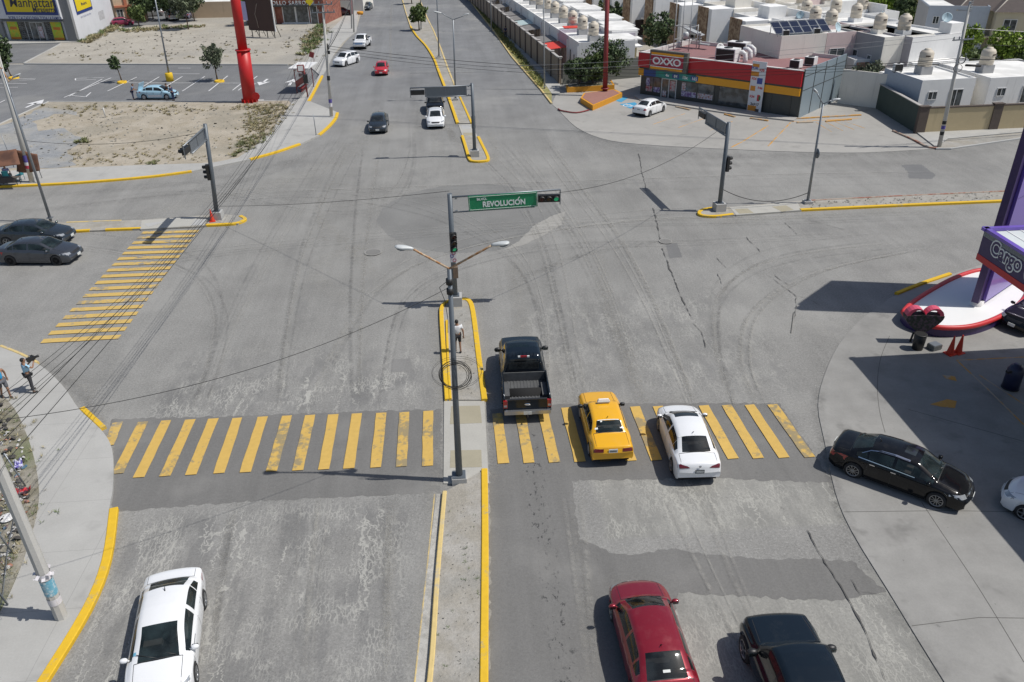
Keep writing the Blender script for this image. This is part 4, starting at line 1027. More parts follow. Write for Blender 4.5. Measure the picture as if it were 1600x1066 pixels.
# ================================================================== street furniture
GALV = M('galvanised_steel', (.24, .26, .28), .45, .55, var=.18, sc=1.5); GALV_D = M('grey_pole_paint', (.13, .15, .17), .5, .3, var=.15, sc=1.2); LPOLE = M('pale_pole_paint', (.40, .41, .41), .5, .3, var=.15)
RUST = M('rusty_arm', (.40, .19, .07), .8, var=.35, sc=5, col2=(.45, .36, .26)); CPOLE = conc('concrete_pole', (.50, .49, .46), None, .16, .25)
LAMPW = M('lamp_housing', (.52, .54, .54), .5, .1, var=.14); LENS = M('lamp_lens', (.42, .45, .46), .2); SIGG = M('green_sign', (.010, .24, .10), .45, var=.06); WTXT = M('white_lettering', (.80, .82, .80), .5, var=.03)
SIGB = M('sign_back', (.20, .22, .24), .5, .5, var=.12); SBOX = M('signal_housing', (.018, .018, .018), .5); SOFF = M('signal_lens_off', (.03, .02, .018), .3)
GREEN = emit('signal_green', (.02, .34, .15), .38); REDOFF = M('signal_red_off', (.06, .012, .010), .3); AMBOFF = M('signal_amber_off', (.06, .035, .012), .3)
POST1 = M('poster_white', (.66, .64, .66), .7, var=.2, sc=8); POST2 = M('poster_blue', (.16, .42, .55), .7, var=.4, sc=6, col2=(.55, .62, .64)); POST3 = M('poster_purple', (.10, .08, .32), .7, var=.3, sc=6); POST4 = M('poster_red', (.45, .05, .08), .7, var=.3)
WIRE = M('black_cable', (.018, .018, .018), .7); WIREL = M('bare_conductor', (.42, .42, .42), .4, .7)
BROWNBOX = M('brown_box', (.17, .12, .085), .7, var=.2); YBASE = M('yellow_base_paint', (.70, .46, .02), .7, var=.15)

def vframe(face):
    "matrix: X to the reader's right, Y up, Z towards the reader"
    z = Vector(face).normalized(); y = Vector((0, 0, 1)); x = y.cross(z).normalized(); return Matrix((x, y, z)).transposed().to_4x4()
def signal_head(parent, c, face, horizontal=False, lit=None, k=1.0, backplate=False):
    """three lamps in a black housing. c = centre of the back"""
    F_ = vframe(face); F_.translation = Vector(c); m = MB(); w, h, d = .34*k, 1.02*k, .20*k
    if horizontal: F_ = F_ @ Matrix.Rotation(PI/2, 4, 'Z')
    m.box(None, (w, h, d), M=F_ @ Matrix.Translation((0, 0, d/2)))
    hd = obj('signal_head', m, SBOX, parent)
    for i, mt in enumerate((REDOFF, AMBOFF, GREEN if lit == 'green' else SOFF)):
        y = (.335-.335*i)*k
        q = MB(); q.lathe([(.0, .012), (.09*k, .006), (.125*k, -.01)], n=16, M=F_ @ Matrix.Translation((0, y, d+.012)))
        q2 = [f[::-1] for f in q.f]; obj('lamp', q, mt, hd)
        v = MB(); yy = Matrix.Rotation(-PI/2, 4, 'Z') if horizontal else Matrix.Identity(4)
        prof = []; n = 12; vs = []; fs = []
        for j in range(n+1):
            a = -.35+(PI+.7)*j/n
            for r, z in ((.14*k, 0), (.14*k, .20*k*(1 if j not in (0, n) else .6)), (.128*k, .20*k*(1 if j not in (0, n) else .6)), (.128*k, 0)):
                vs.append(F_ @ Matrix.Translation((0, y, d)) @ yy @ Vector((r*math.cos(a), r*math.sin(a), z)))
        for j in range(n):
            for e in range(3): fs.append((j*4+e, j*4+4+e, j*4+5+e, j*4+1+e))
        v.add(vs, fs, True); obj('visor', v, SBOX, hd)
    return hd
def signal_mast(label, bpx, height, armdir, armlen, face, text=None, lit=None, drop=.02, p0=.55, side_head=None, group='traffic signal masts at the junction', lean=None, s_frac=None):
    b = g(*bpx); t = thing('traffic_signal', label, 'traffic light', b, 0, group)
    top = Vector((lean[0], lean[1], height)) if lean else Vector((0, 0, height))
    ax = Vector(armdir).normalized()
    m = MB(); m.box((0, 0, .32), (.72, .72, .64), math.atan2(ax.y, ax.x)); obj('concrete_base', m, C_GREY, t)
    m = MB(); m.tube([(0, 0, .64), top*.5, top], [.15, .14, .125], 12); m.box((0, 0, .66), (.46, .46, .05)); obj('pole', m, GALV_D, t)
    ah = height-.18; A = top*(ah/height); a2 = ah-.80
    fz = Vector(face).normalized(); up = Vector((0, 0, 1)); rise = Vector((0, 0, armlen*drop))
    m = MB(); E1 = A+ax*armlen+rise; m.tube([A, E1], .05, 8); m.tube([A-up*.80, A-up*.80+ax*(armlen-1.3)+rise*.7], .04, 8)
    m.bar(E1, E1-up*.78, .05); m.bar(A+ax*.3, A+ax*.3-up*.1, .12); m.bar(A+ax*.30-up*.8, A+ax*.3-up*.7, .12)
    obj('arm', m, GALV, t)
    d = (ax+Vector((0, 0, drop))).normalized(); s1 = armlen-1.16
    c = A+d*((p0+s1)/2)-up*.38; F_ = frame(c+fz*.06, ax if fz.dot(ax.cross(up)) > 0 else -ax); 
    # keep the panel parallel to the sloping arm
    xx = (d if fz.dot(ax.cross(up)) > 0 else -d); zz2 = fz; yy = zz2.cross(xx); F_ = Matrix((xx, yy, zz2)).transposed().to_4x4(); F_.translation = c+fz*.06
    m = MB(); m.box(None, (s1-p0, .78, .035), M=F_); pn = obj('sign_panel', m, SIGG if text else SIGB, t)
    m = MB(); w, h = (s1-p0)/2-.05, .34
    for a, e in (((-w, h), (w, h)), ((-w, -h), (w, -h)), ((-w, h), (-w, -h)), ((w, h), (w, -h))):
        m.bar(F_ @ Vector((*a, .024)), F_ @ Vector((*e, .024)), .028, .012)
    if text: obj('sign_border', m, WTXT, pn)
    m = MB()
    for q in (-w+.05, 0, w-.05): m.box(None, (.06, .80, .03), M=F_ @ Matrix.Translation((q, 0, -.035)))
    m.box(None, (s1-p0, .05, .03), M=F_ @ Matrix.Translation((0, .36, -.034))); m.box(None, (s1-p0, .05, .03), M=F_ @ Matrix.Translation((0, -.36, -.034)))
    obj('sign_frame', m, GALV, pn)
    if text:
        me = fit(text_mesh(text[0], .26, .006, .006), w*.30, .13); me.transform(F_ @ Matrix.Translation((-w*.62, .20, .022))); obj('lettering', me, WTXT, pn)
        me = fit(text_mesh(text[1], .50, .006, .016), w*1.27, .30); me.transform(F_ @ Matrix.Translation((w*.03, -.09, .022))); obj('lettering', me, WTXT, pn)
        q = MB(); q.box(None, (.05, .13, .012), M=F_ @ Matrix.Translation((w*.475, .125, .024)) @ Matrix.Rotation(-.7, 4, 'Z')); obj('accent_mark', q, WTXT, pn)
    signal_head(t, A+d*(s1+.58)-up*.38-fz*.04, fz, True, lit, 1.08)
    for z, f2_, k, lt in side_head or []:
        f2_ = Vector(f2_).normalized(); signal_head(t, top*(z/height)+f2_*.13, f2_, False, lt, k)
        
        for e in (.3, -.3): m = MB(); m.bar(top*(z/height)+up*e, top*(z/height)+f2_*.16+up*e, .04); obj('bracket', m, GALV_D, t)
    return t
P2b = g(712, 478); P2t = gtop((712, 478), (702.5, 303)); P2e = gtop((712, 478), (873, 304))
sm = signal_mast('grey signal mast on the near median carrying the green street-name sign', (712, 478), P2t.z, (1, -.02, 0), (P2e-P2t).length+.1, (-.03, -1, 0), ('BLVD.', 'REVOLUCION'), 'green', .035, .92,
            side_head=[(P2t.z*.60, (0.25, -1, 0), 1.0, 'green')], lean=((P2t-P2b).x, 0))
m = MB(); m.box((.02, -.17, 2.95), (.33, .05, .62)); obj('poster', m, POST1, sm)
for dx, z, mt in ((-.05, 2.98, POST3), (.08, 2.75, POST4), (.05, 3.15, POST4)): m = MB(); m.lathe([(.10, 0), (.065, .0)], n=14, cap=False, M=Matrix.Translation((dx, -.20, z)) @ Matrix.Rotation(PI/2, 4, 'X')); obj('poster_print', m, mt, sm)
m = MB(); m.box((.1, -.16, 2.05), (.26, .2, .62)); obj('control_box', m, BROWNBOX, sm)
P3 = gtop((742, 246), (739, 130)); L3 = (gtop((742, 246), (643, 137))-P3).length
signal_mast('grey signal mast on the far median tip, seen from behind', (742, 246), P3.z, (-1, 0, 0), L3, (0, 1, 0), None, None, -.01, .45, side_head=[(2.9, (0, 1, 0), .95, None)])
P4 = gtop((1123, 331), (1139, 191))
signal_mast('grey signal mast on the right median with its arm pointing away', (1123, 331), P4.z, (-.10, 1, 0), 5.0, (1, .1, 0), None, None, .0, .35, side_head=[(3.35, (1, .2, 0), 1.0, None)], lean=((P4-g(1123, 331)).x, 0))
P5 = gtop((341, 344), (320, 194))
signal_mast('grey signal mast on the left median with a red cone at its foot', (341, 344), P5.z, (-.03, -1, 0), 4.7, (-1, .03, 0), None, None, .0, .35, side_head=[(3.4, (-1, -.12, 0), 1.0, None)], lean=((P5-g(341, 344)).x, 0))

def lamp_head(parent, a, b_, w=.30, light=True):
    "flat luminaire from a (arm end) to b_"
    a, b_ = Vector(a), Vector(b_); d = b_-a; x = d.normalized(); y = Vector((0, 0, 1)).cross(x).normalized(); z = x.cross(y)
    F_ = Matrix((x, y, z)).transposed().to_4x4(); F_.translation = a; L = d.length
    rows = []; prof = ((0, .25, .45), (.12, .42, .8), (.35, .62, 1), (.6, .95, .95), (.85, .9, .7), (1, .5, .3))
    m = MB(); n = 12
    for t_, wy, hz in prof:
        rows.append([F_ @ Vector((t_*L, w/2*wy*math.cos(2*PI*j/n), .075*hz*math.sin(2*PI*j/n)+.02)) for j in range(n)])
    vs = [p for r in rows for p in r]; fs = [(i*n+j, i*n+(j+1) % n, (i+1)*n+(j+1) % n, (i+1)*n+j) for i in range(len(rows)-1) for j in range(n)]+[tuple(reversed(range(n))), tuple(len(vs)-n+j for j in range(n))]
    m.add(vs, fs, True); h = obj('lamp_head', m, LAMPW, parent)
    q = MB(); q.lathe([(.0, -.04), (.1, -.03), (.14, .0)], n=12, M=F_ @ Matrix.Translation((L*.66, 0, -.045)) @ Matrix.Diagonal((L*.26/.14, w*.40/.14, 1, 1))); obj('lens', q, LENS, h)
    return h
def lamp_post(label, bpx, jpx, arms, mat=GALV, arm_mat=GALV, r=(.10, .06), base=True, hw=.30, group=None, offs=None):
    """pole from the ground to the joint jpx; arms = [(elbow pixels.., head start, head end)] in the pole's upright plane, or 3d offsets"""
    b = g(*bpx); T = gtop(bpx, jpx)-b; t = thing('street_lamp', label, 'street lamp', b, 0, group)
    m = MB(); m.tube([(0, 0, .1), T*.5, T], [r[0], (r[0]+r[1])/2, r[1]], 12); m.box((0, 0, .31), (r[0]*3.6, r[0]*3.6, .04)); obj('pole', m, mat, t)
    if base: m = MB(); m.box((0, 0, .15), (.55, .55, .30)); obj('concrete_base', m, C_GREY, t)
    for arm in arms:
        pts = [T]+[(Vector(q) if len(q) == 3 else gtop(bpx, q)-b) for q in arm]
        m = MB(); m.tube(pts[:-1], .038, 8); a = obj('arm', m, arm_mat, t)
        lamp_head(a, pts[-2], pts[-1], hw)
    return t
cl = lamp_post('tall street lamp on the near median with two rusty arms and a coil of cable', (718, 752), (702, 420), [[(650, 392), (646, 390), (617, 386)], [(764, 386), (768, 384), (796, 380)]], GALV_D, RUST, (.135, .075), True, .30)
m = MB(); m.bar((.1, .1, .3), (.1, .1, 2.2), .02); obj('conduit', m, WIRE, cl)
for q in ((702, 440), (703, 455)): m = MB(); m.lathe([(.112, -.1), (.112, .1)], n=12, M=Matrix.Translation(gtop((718, 752), q)-g(718, 752))); obj('cable_clamp', m, SBOX, cl)
lamp_post('double-armed street lamp on the right median, its crooked arms bare', (1261, 320), (1286, 163), [[(1280, 152), (1277, 146), (1271, 139)], [(1296, 158), (1300, 157), (1313, 155)]], GALV, GALV, (.10, .06), True, .26)
pl_ = g(1261, 320); pp = gtop((1261, 320), (1274, 240)); m = MB(); m.lathe([(.0, -.02), (.33, -.02), (.33, .02), (0, .02)], n=20, M=Matrix.Translation((pp.x+.14, pp.y, pp.z)) @ Matrix.Rotation(PI/2, 4, 'Y')); m.tube([(pp.x, pp.y, pp.z), (pp.x+.14, pp.y, pp.z)], .02, 6)
tag(obj('round_sign', m, SIGB), 'round traffic sign seen from behind, clamped to the crooked lamp post', 'sign')
lamp_post('slim street lamp on the left with rusty arms and a white head', (80, 347), (3, 108), [[(-20, 90), (-26, 88), (-42, 84)], [(14, 128), (20, 122), (32, 116)]], GALV, RUST, (.10, .06), False, .30)
lamp_post('double-armed street lamp on the narrow far median', (712, 158), (708, 31), [[(692, 22), (690, 21), (677, 18)], [(722, 26), (725, 24), (733, 22)]], GALV, GALV, (.10, .06), True, .36)
lamp_post('street lamp further back on the far median, above the median bend', (686, 91), (681, -45), [[(670, -50), (664, -52), (655, -54)], [(692, -52), (696, -54), (705, -56)]], GALV, GALV, (.10, .06), True, .36)
lamp_post('street lamp beside the young median tree', (658, 47), (656, -75), [[(646, -82), (642, -83), (634, -85)], [(666, -82), (670, -83), (678, -85)]], LPOLE, GALV, (.10, .06), False, .36)
t = lamp_post('tall car park light standing in a yellow painted drum base', (266, 127), (240, -14), [[(232, -18), (229, -19), (222, -21)], [(247, -18), (250, -19), (257, -21)]], GALV, GALV, (.11, .07), False, .4)
m = MB(); m.lathe([(.44, 0), (.44, .95), (.38, 1.0), (0, 1.0)], n=20); obj('drum_base', m, YBASE, t)
lamp_post('pale street lamp on the shaded pavement near the end of the perimeter wall', (851, 140), (849, -30), [[(842, -36), (838, -38), (830, -40)]], LPOLE, GALV, (.085, .06), False, .34)
lamp_post('pale street lamp further up the pavement along the perimeter wall', (768, 49), (765, -55), [[(760, -60), (757, -61), (750, -63)]], LPOLE, GALV, (.085, .06), False, .34)

# ------------------------------------------------------------------ utility poles and cables
def utility_pole(label, bpx, tpx, ext=1.0, r=(.16, .10), mat=CPOLE, arms=(), n=10):
    b = g(*bpx); T = (gtop(bpx, tpx)-b)*ext; t = thing('utility_pole', label, 'utility pole', b, 0, 'utility poles around the junction')
    m = MB(); m.tube([(0, 0, 0), T*.5, T], [r[0], (r[0]+r[1])/2, r[1]], n, True, n != 8); obj('pole', m, mat, t)
    for z, w, ang in arms:
        q = T*(z/T.z); d = Vector((math.cos(ang), math.sin(ang), 0)); m = MB(); m.bar(q-d*w/2+Vector((.0, -.12, 0)), q+d*w/2+Vector((0, -.12, 0)), .10); a = obj('crossarm', m, GALV, t)
        for e in (-.46, -.2, .2, .46):
            i = MB(); i.lathe([(.03, 0), (.06, .05), (.035, .10), (.06, .15), (.03, .2), (0, .22)], c=q+d*w*e+Vector((0, -.12, .05)), n=10); obj('insulator', i, SIGB, a)
    return t, b+T, b
tA, topA, bA = utility_pole('octagonal concrete pole on the near pavement wrapped with torn blue poster', (98, 968), (0, 735), 2.1, (.19, .13), CPOLE, (), 8)
dA = (topA-bA).normalized()
for h0, h1, mt, rr in ((1.15, 1.75, POST2, .192), (1.78, 2.02, POST1, .20), (.75, 1.0, POST1, .194)):
    m = MB(); a0 = h0 if h0 > .8 else .8
    m.tube([dA*h0, dA*(h0+h1)/2, dA*h1], rr, 10, False); obj('poster', m, mt, tA)
m = MB()
for k in range(10): q = dA*1.9; a = k*.63; m.box(None, (.14, .10, .006), M=Matrix.Translation(q+Vector((math.cos(a)*.23, math.sin(a)*.23, random.uniform(-.08, .10)))) @ Matrix.Rotation(random.uniform(-1, 1), 4, 'X') @ Matrix.Rotation(a, 4, 'Z'))
obj('torn_paper', m, POST1, tA)
tB, topB, bB = utility_pole('concrete utility pole on the far left kerb corner, near the bus shelter', (518, 184), (504.5, 8), 1.0, (.17, .11), CPOLE, ((9.9, 2.2, 0), (10.6, 1.8, 0)))
m = MB(); m.box((-.55, -.2, 10.9), (.55, .03, .55), M=Matrix.Translation((-.65, -.25, 10.9)) @ Matrix.Rotation(PI/4, 4, 'Y')) ; obj('yellow_diamond_marker', m, M('yellow_marker', (.75, .58, .02), .5), tB)
m = MB(); q = (topB-bB); m.tube([q*.62+Vector((.16, 0, 0)), q*.62+Vector((.16, 0, .55))], .10, 8); m.tube([q*.60+Vector((.2, 0, -.2)), q*.60+Vector((.22, 0, .1))], .13, 8); obj('cable_splice', m, SBOX, tB)
for z, mt, hh in ((1.1, POST1, .35), (1.5, POST3, .35), (3.6, SBOX, .5)): m = MB(); d = q.normalized(); m.tube([d*z, d*(z+hh)], .178-.008*z, 10, False); obj('poster', m, mt, tB)
tC, topC, bC = utility_pole('steel utility pole before the tan boundary wall with looped cables', (1467, 231), (1514, 14), 1.05, (.17, .10), CPOLE, ((8.7, 2.0, .2),))
q = topC-bC; d = q.normalized()
m = MB(); cc = q*.615
for k in range(4): m.tube([cc+Vector((.28+.30*math.cos(a), -.12+.02*k, .32*math.sin(a)+.1)) for a in np.linspace(0, 2*PI, 17)], .025, 5, False)
for k in range(3): m.tube([cc+Vector((.05+.36*math.cos(a), -.2+.02*k, -.55+.3*math.sin(a))) for a in np.linspace(0, 2*PI, 17)], .014, 5, False)
m.tube([cc+Vector((.7, -.1, -.35)), cc+Vector((2.0, -.1, -.45))], .09, 8)
obj('cable_loop', m, WIRE, tC)
m = MB()
for k in range(8): m.tube([q*.94+d*(.13*k)+Vector((.0, -.12, 0)), q*.94+d*(.13*k)+Vector((.18, -.12, 0))], .03, 6)
obj('insulator', m, SIGB, tC)
for z, mt in ((1.1, SBOX), (1.6, POST3), (2.0, SBOX)): m = MB(); m.tube([d*z, d*(z+.28)], .176-.006*z, 10, False); obj('band', m, mt, tC)
tD, topD, bD = utility_pole('thin utility pole beyond the driveway, first of the pair by the red canopy', (553, 52), (549, -70), 1.0, (.13, .09), CPOLE, ((10.6, 1.8, 0),))
tE, topE, bE = utility_pole('pale utility pole just left of the kerbside pole, behind the driveway', (549.5, 46), (546, -70), 1.0, (.11, .08), LPOLE, ())
tF, topF, bF = utility_pole('bulky poster-covered pole under the awning at the left edge', (51, 287), (1, 104), 1.25, (.20, .15), CPOLE, (), 12)
d = (topF-bF).normalized()
for z, mt, hh in ((1.75, POST3, .55), (1.25, POST4, .25), (1.5, POST1, .25)): m = MB(); m.tube([d*z, d*(z+hh)], .205, 12, False); obj('poster', m, mt, tF)

WG = 'overhead cables across the left of the junction'
def cable(label, a, b2, sag, r=.016, mat=WIRE, group=WG, n=28, name='overhead_cable'):
    a, b2 = Vector(a), Vector(b2); P = []
    for i in range(n+1):
        u = i/n; p = a+(b2-a)*u; p.z -= 4*sag*u*(1-u); P.append(p)
    m = MB(); m.tube(P, r, 5); return tag(obj(name, m, mat), label, 'cable', group)
qB = topB-bB
def onB(z): return bB+qB*(z/qB.z)
def onA(z): return bA+dA*(z/dA.z)
ords = ['outermost', 'second', 'third', 'fourth', 'fifth', 'sixth', 'innermost']
for k, (za, zb_, s, dx) in enumerate(((7.6, 10.2, 3.35, -.9), (7.45, 10.2, 3.2, -.4), (7.2, 10.2, 3.0, .4), (7.1, 10.2, 2.85, .9), (6.9, 6.6, 1.3, 0), (6.6, 6.5, 1.15, .1), (6.1, 6.4, .85, .1))):
    cable('%s cable of the bundle from the near left pole to the far kerb corner' % ords[k], onA(za)+Vector((-.1+.06*k, 0, 0)), onB(zb_)+Vector((dx, -.1, .2 if zb_ > 9 else 0)), s, .0075 if k < 4 else .011)
    cable('%s cable from the far kerb corner pole on up the boulevard' % ords[k], onB(zb_)+Vector((dx, -.1, .2 if zb_ > 9 else 0)), topD+Vector((dx, 0, -.6-(3.7 if k > 3 else 0)+.05*k)), .9, .02)
    cable('%s cable from the near left pole towards the viewer' % ords[k], onA(za)+Vector((-.1+.06*k, 0, 0)), onA(za)+Vector((-2.2+.3*k, -34, .5)), 1.1, .0075)
cable('single cable from the near left pole to the tall double-armed lamp', onA(7.4), g(718, 752)+(gtop((718, 752), (702, 449))-g(718, 752)), .8, .009)
cable('single cable from the left signal mast to the street-name sign mast', g(341, 344)+Vector((.1, 0, 1.0)), P2t+Vector((0, 0, .15)), .2, .012)
cable('single cable between the street-name sign arm and the right signal mast', P2e+Vector((0, 0, .1)), P4, .9, .013)
cable('thick drooping cable from the right signal mast to the right lamp', g(1123, 331)+Vector((.1, 0, 1.6)), g(1261, 320)+Vector((0, 0, .9)), .75, .025)
for k in range(3):
    cable('%s cable slung across the boulevard to the tan wall pole' % ['upper', 'middle', 'lower'][k], onB(6.9-.25*k), bC+(topC-bC)*(.63-.012*k), 1.5+.12*k, .016 if k else .022, WIRE, 'cables across the boulevard', 40)
for k in range(2):
    cable('%s pale conductor passing in front of the red and yellow shop' % ['upper', 'lower'][k], g(640, 106, 5.2+.0*k)+Vector((0, 0, -.5*k)), bC+(topC-bC)*(.80-.03*k), .6, .014, WIREL, 'cables before the shop', 40)
for k in range(3):
    cable('%s cable leaving the tan wall pole to the right' % ['upper', 'middle', 'lower'][k], bC+(topC-bC)*(.83-.10*k), bC+Vector((45, 4+k, 8.2-.8*k)), .8, .02 if k < 2 else .035, WIREL if k == 0 else WIRE, 'cables along the tan wall')
cable('cable from the left lamp running over the cross street', gtop((80, 347), (40, 220)), gtop((341, 344), (321, 205)), .5, .014)
cable('thin cable from the left lamp to the awning pole', gtop((80, 347), (20, 160)), topF, .3, .012)
# coil of cable hanging on the tall lamp
cl_b = g(718, 752); cc = gtop((718, 752), (711, 584))-cl_b; random.seed(5)
m = MB()
for k in range(6):
    r1 = .50+random.uniform(-.06, .06); ox, oz = random.uniform(-.05, .05), random.uniform(-.05, .05); ph = random.uniform(0, .5)
    m.tube([cl_b+cc+Vector((ox+r1*math.cos(a)*1.0, -.16+.015*k, oz+r1*math.sin(a)*1.02)) for a in np.linspace(0, 2*PI, 25)], .010, 5, False)
for k in range(2):
    m.tube([cl_b+cc+Vector((.06+.86*math.cos(a), -.1+.04*k, .06+.62*math.sin(a)+.05*k)) for a in np.linspace(0, 2*PI, 29)], .005, 4, False)
tag(obj('cable_coil', m, WIRE), 'loose coil of black cable hung on the tall double-armed lamp', 'cable coil')
m = MB(); p = gtop((718, 752), (700, 470)); q2 = gtop((718, 752), (698, 440)); m.tube([q2, q2+Vector((-.25, 0, -.2)), p+Vector((-.1, 0, 0)), gtop((718, 752), (700, 500)), gtop((718, 752), (700, 520))], .010, 5); tag(obj('loose_cable', m, WIRE), 'short loose cable dangling beside the tall lamp pole', 'cable')

# ------------------------------------------------------------------ bus shelter, stop signs, pillars
RED = M('red_paint', (.48, .015, .015), .45, var=.12, sc=1.2); DRED = M('dark_red_paint', (.22, .03, .03), .55, var=.2); PANW = M('white_panel', (.70, .70, .69), .6, var=.08)
b = g(478, 142); t = thing('bus_shelter', 'dark red bus shelter with pale roof and hanging shelves on the far left pavement', 'bus shelter', b, R(82))
m = MB(); m.box((.2, 0, 2.75), (3.9, 2.3, .12)); obj('roof', m, PANW, t)
m = MB()
for x, y in ((-1.4, -.5), (1.6, -.5), (-1.4, .6), (1.6, .6)): m.tube([(x, y, 0), (x, y, 2.7)], .05, 8)
m.bar((-1.4, -.5, 2.5), (1.6, -.5, 2.5), .08); m.bar((-1.4, .6, 2.5), (1.6, .6, 2.5), .08); obj('frame', m, DRED, t)
m = MB(); m.box((.2, .65, .95), (2.8, .06, .7)); obj('back_panel', m, DRED, t)
m = MB(); m.box((.2, .3, .45), (2.4, .45, .06)); m.box((.2, .3, .22), (2.0, .06, .42)); obj('bench', m, DRED, t)
m = MB()
for k in range(6): m.tube([(-.8+.4*k, .2, 2.68), (-.8+.4*k, .2, 2.0-.12*(k % 3))], .015, 5); m.box((-.8+.4*k, .2, 1.9-.12*(k % 3)), (.30, .2, .34))
obj('hanging_goods', m, M('goods', (.22, .12, .12), .7, var=.6, sc=4, col2=(.45, .42, .42)), t)
b = g(481, 152, .13); t = thing('sign_post', 'red framed notice post at the kerb in front of the bus shelter', 'sign post', b, R(10))
m = MB(); m.tube([(0, 0, 0), (0, 0, 3.4)], .07, 8); obj('pole', m, DRED, t); m = MB(); m.box((-.35, 0, 3.1), (.75, .08, .75)); obj('sign_panel', m, DRED, t); m = MB(); m.box((-.35, -.05, 3.1), (.55, .02, .55)); obj('sign_face', m, PANW, t); m = MB(); m.box((.02, -.08, 2.0), (.5, .5, .9)); obj('notice_box', m, SBOX, t)
b = g(491, 101, .12); t = thing('flag_banner', 'small red flag on a leaning stick by the far kerb', 'flag', b, 0)
m = MB(); m.tube([(0, 0, 0), (.1, 0, 1.6)], .03, 6); obj('pole', m, DRED, t); m = MB(); m.box((-.2, 0, 1.3), (.6, .03, .7), M=Matrix.Translation((-.18, 0, 1.25)) @ Matrix.Rotation(.4, 4, 'Y')); obj('flag', m, DRED, t)
def stop_sign(label, px, rz, hgt=2.1):
    b = g(*px, .1); t = thing('stop_sign', label, 'sign', b, rz); m = MB(); m.tube([(0, 0, 0), (0, 0, hgt)], .035, 6); obj('pole', m, GALV, t)
    m = MB(); m.lathe([(0, -.012), (.36, -.012), (.36, .012), (0, .012)], n=8, M=Matrix.Translation((0, -.05, hgt-.3)) @ Matrix.Rotation(PI/2, 4, 'X') @ Matrix.Rotation(PI/8, 4, 'Z'), smooth=False); obj('sign_panel', m, RED, t)
    return t
b = g(494, 211, .13); t = thing('bollard_post', 'thin grey post on the far left pavement corner', 'post', b, 0); m = MB(); m.tube([(0, 0, 0), (0, 0, 1.9)], .035, 8); m.lathe([(.1, 0), (.1, .03), (0, .03)], n=10); obj('pole', m, GALV, t)
b = g(402, 162, .1); t = thing('stop_sign', 'red disc sign cut by the foot of the big red pillar', 'sign', b, 0); m = MB(); m.tube([(0, 0, 0), (0, 0, .9)], .03, 6); obj('pole', m, GALV, t); m = MB(); m.lathe([(0, -.02), (.42, -.02), (.42, .02), (0, .02)], n=8, M=Matrix.Translation((0, -.05, .8)) @ Matrix.Rotation(PI/2, 4, 'X'), smooth=False); obj('sign_panel', m, RED, t)
# big red sign pillar of the car park
b = g(391, 161); T = gtop((391, 161), (367, -4))-b; t = thing('sign_pillar', 'huge red tubular sign pillar at the edge of the car park', 'sign pillar', b)
k = gtop((391, 161), (379.5, 78))-b
m = MB(); m.tube([(0, 0, .1), k], .70, 28); m.lathe([(.85, 0), (.85, .10), (0, .10)], n=28)
for a in range(12): m.box(None, (.22, .05, .40), M=Matrix.Rotation(a*PI/6, 4, 'Z') @ Matrix.Translation((.78, 0, .28)))
obj('lower_tube', m, RED, t)
m = MB(); m.tube([k, k+(T-k)*1.6], .50, 28); obj('upper_tube', m, RED, t); m = MB(); m.lathe([(.80, -.06), (.80, .06)], n=28, M=Matrix.Translation(k)); obj('flange', m, RED, t)
m = MB(); m.box((0, 0, .04), (2.6, 2.2, .14)); tag(obj('plinth', m, C_GREY, t))
# red pole in front of the shop
b = g(945, 149, .1); T = gtop((945, 149), (949, -5))-b; t = thing('sign_pillar', 'dark red pole rising from the yellow edged triangular planter', 'sign pillar', b)
m = MB(); m.tube([(0, 0, .4), T*.5, T*1.5], [.27, .24, .20], 18); m.lathe([(.45, .70), (.45, .78), (0, .78)], n=16); obj('pole', m, DRED, t)
# ------------------------------------------------------------------ petrol station pieces
PURP = M('purple_panel', (.17, .10, .47), .32, .1, var=.06, sc=.5, coat=.4); PURD = M('dark_purple_paint', (.040, .022, .10), .4, var=.1); REDT = M('red_trim_paint', (.55, .03, .035), .45, var=.1); WHP = M('white_plinth_paint', (.78, .78, .77), .5, var=.06, sc=.6)
a0, a1 = g(1523, 489), g(1572, 455); ax = (a1-a0).normalized(); nrm = Vector((ax.y, -ax.x, 0))
t = thing('station_totem', 'tall purple petrol station tower above the white boat-shaped plinth', 'sign tower', a0)
Wt = (a1-a0).length+.4; H_ = 13.7; zt0 = .75
m = MB(); prof = [(0, zt0), (Wt, zt0), (Wt+.25, H_+.9), (.1, H_)]
vs = []
for y in (-.32, .32): vs += [ax*u+nrm*y+Vector((0, 0, z)) for u, z in prof]
m.add(vs, [(0, 1, 2, 3), (7, 6, 5, 4), (0, 4, 5, 1), (1, 5, 6, 2), (2, 6, 7, 3), (3, 7, 4, 0)]); me = m.mesh('tower_panel'); bm = bmesh.new(); bm.from_mesh(me); bmesh.ops.recalc_face_normals(bm, faces=bm.faces); bm.to_mesh(me); bm.free()
obj('tower_panel', me, PURP, t)
m = MB(); m.bar(Vector((0, 0, zt0))-ax*.14, Vector((0, 0, H_))-ax*.06, .34, .70); obj('edge_column', m, PURD, t)
m = MB()
for z in (3.2, 6.2, 9.2): m.bar(ax*.1+nrm*.325+Vector((0, 0, z)), ax*Wt+nrm*.325+Vector((0, 0, z)), .012)
obj('panel_joint', m, PURD, t)
m = MB()
for s in (-.1, Wt-.2): m.tube([ax*s+nrm*0+Vector((0, 0, .15)), ax*s+Vector((0, 0, zt0+.05))], [.36, .30], 8)
obj('foot', m, WHP, t)
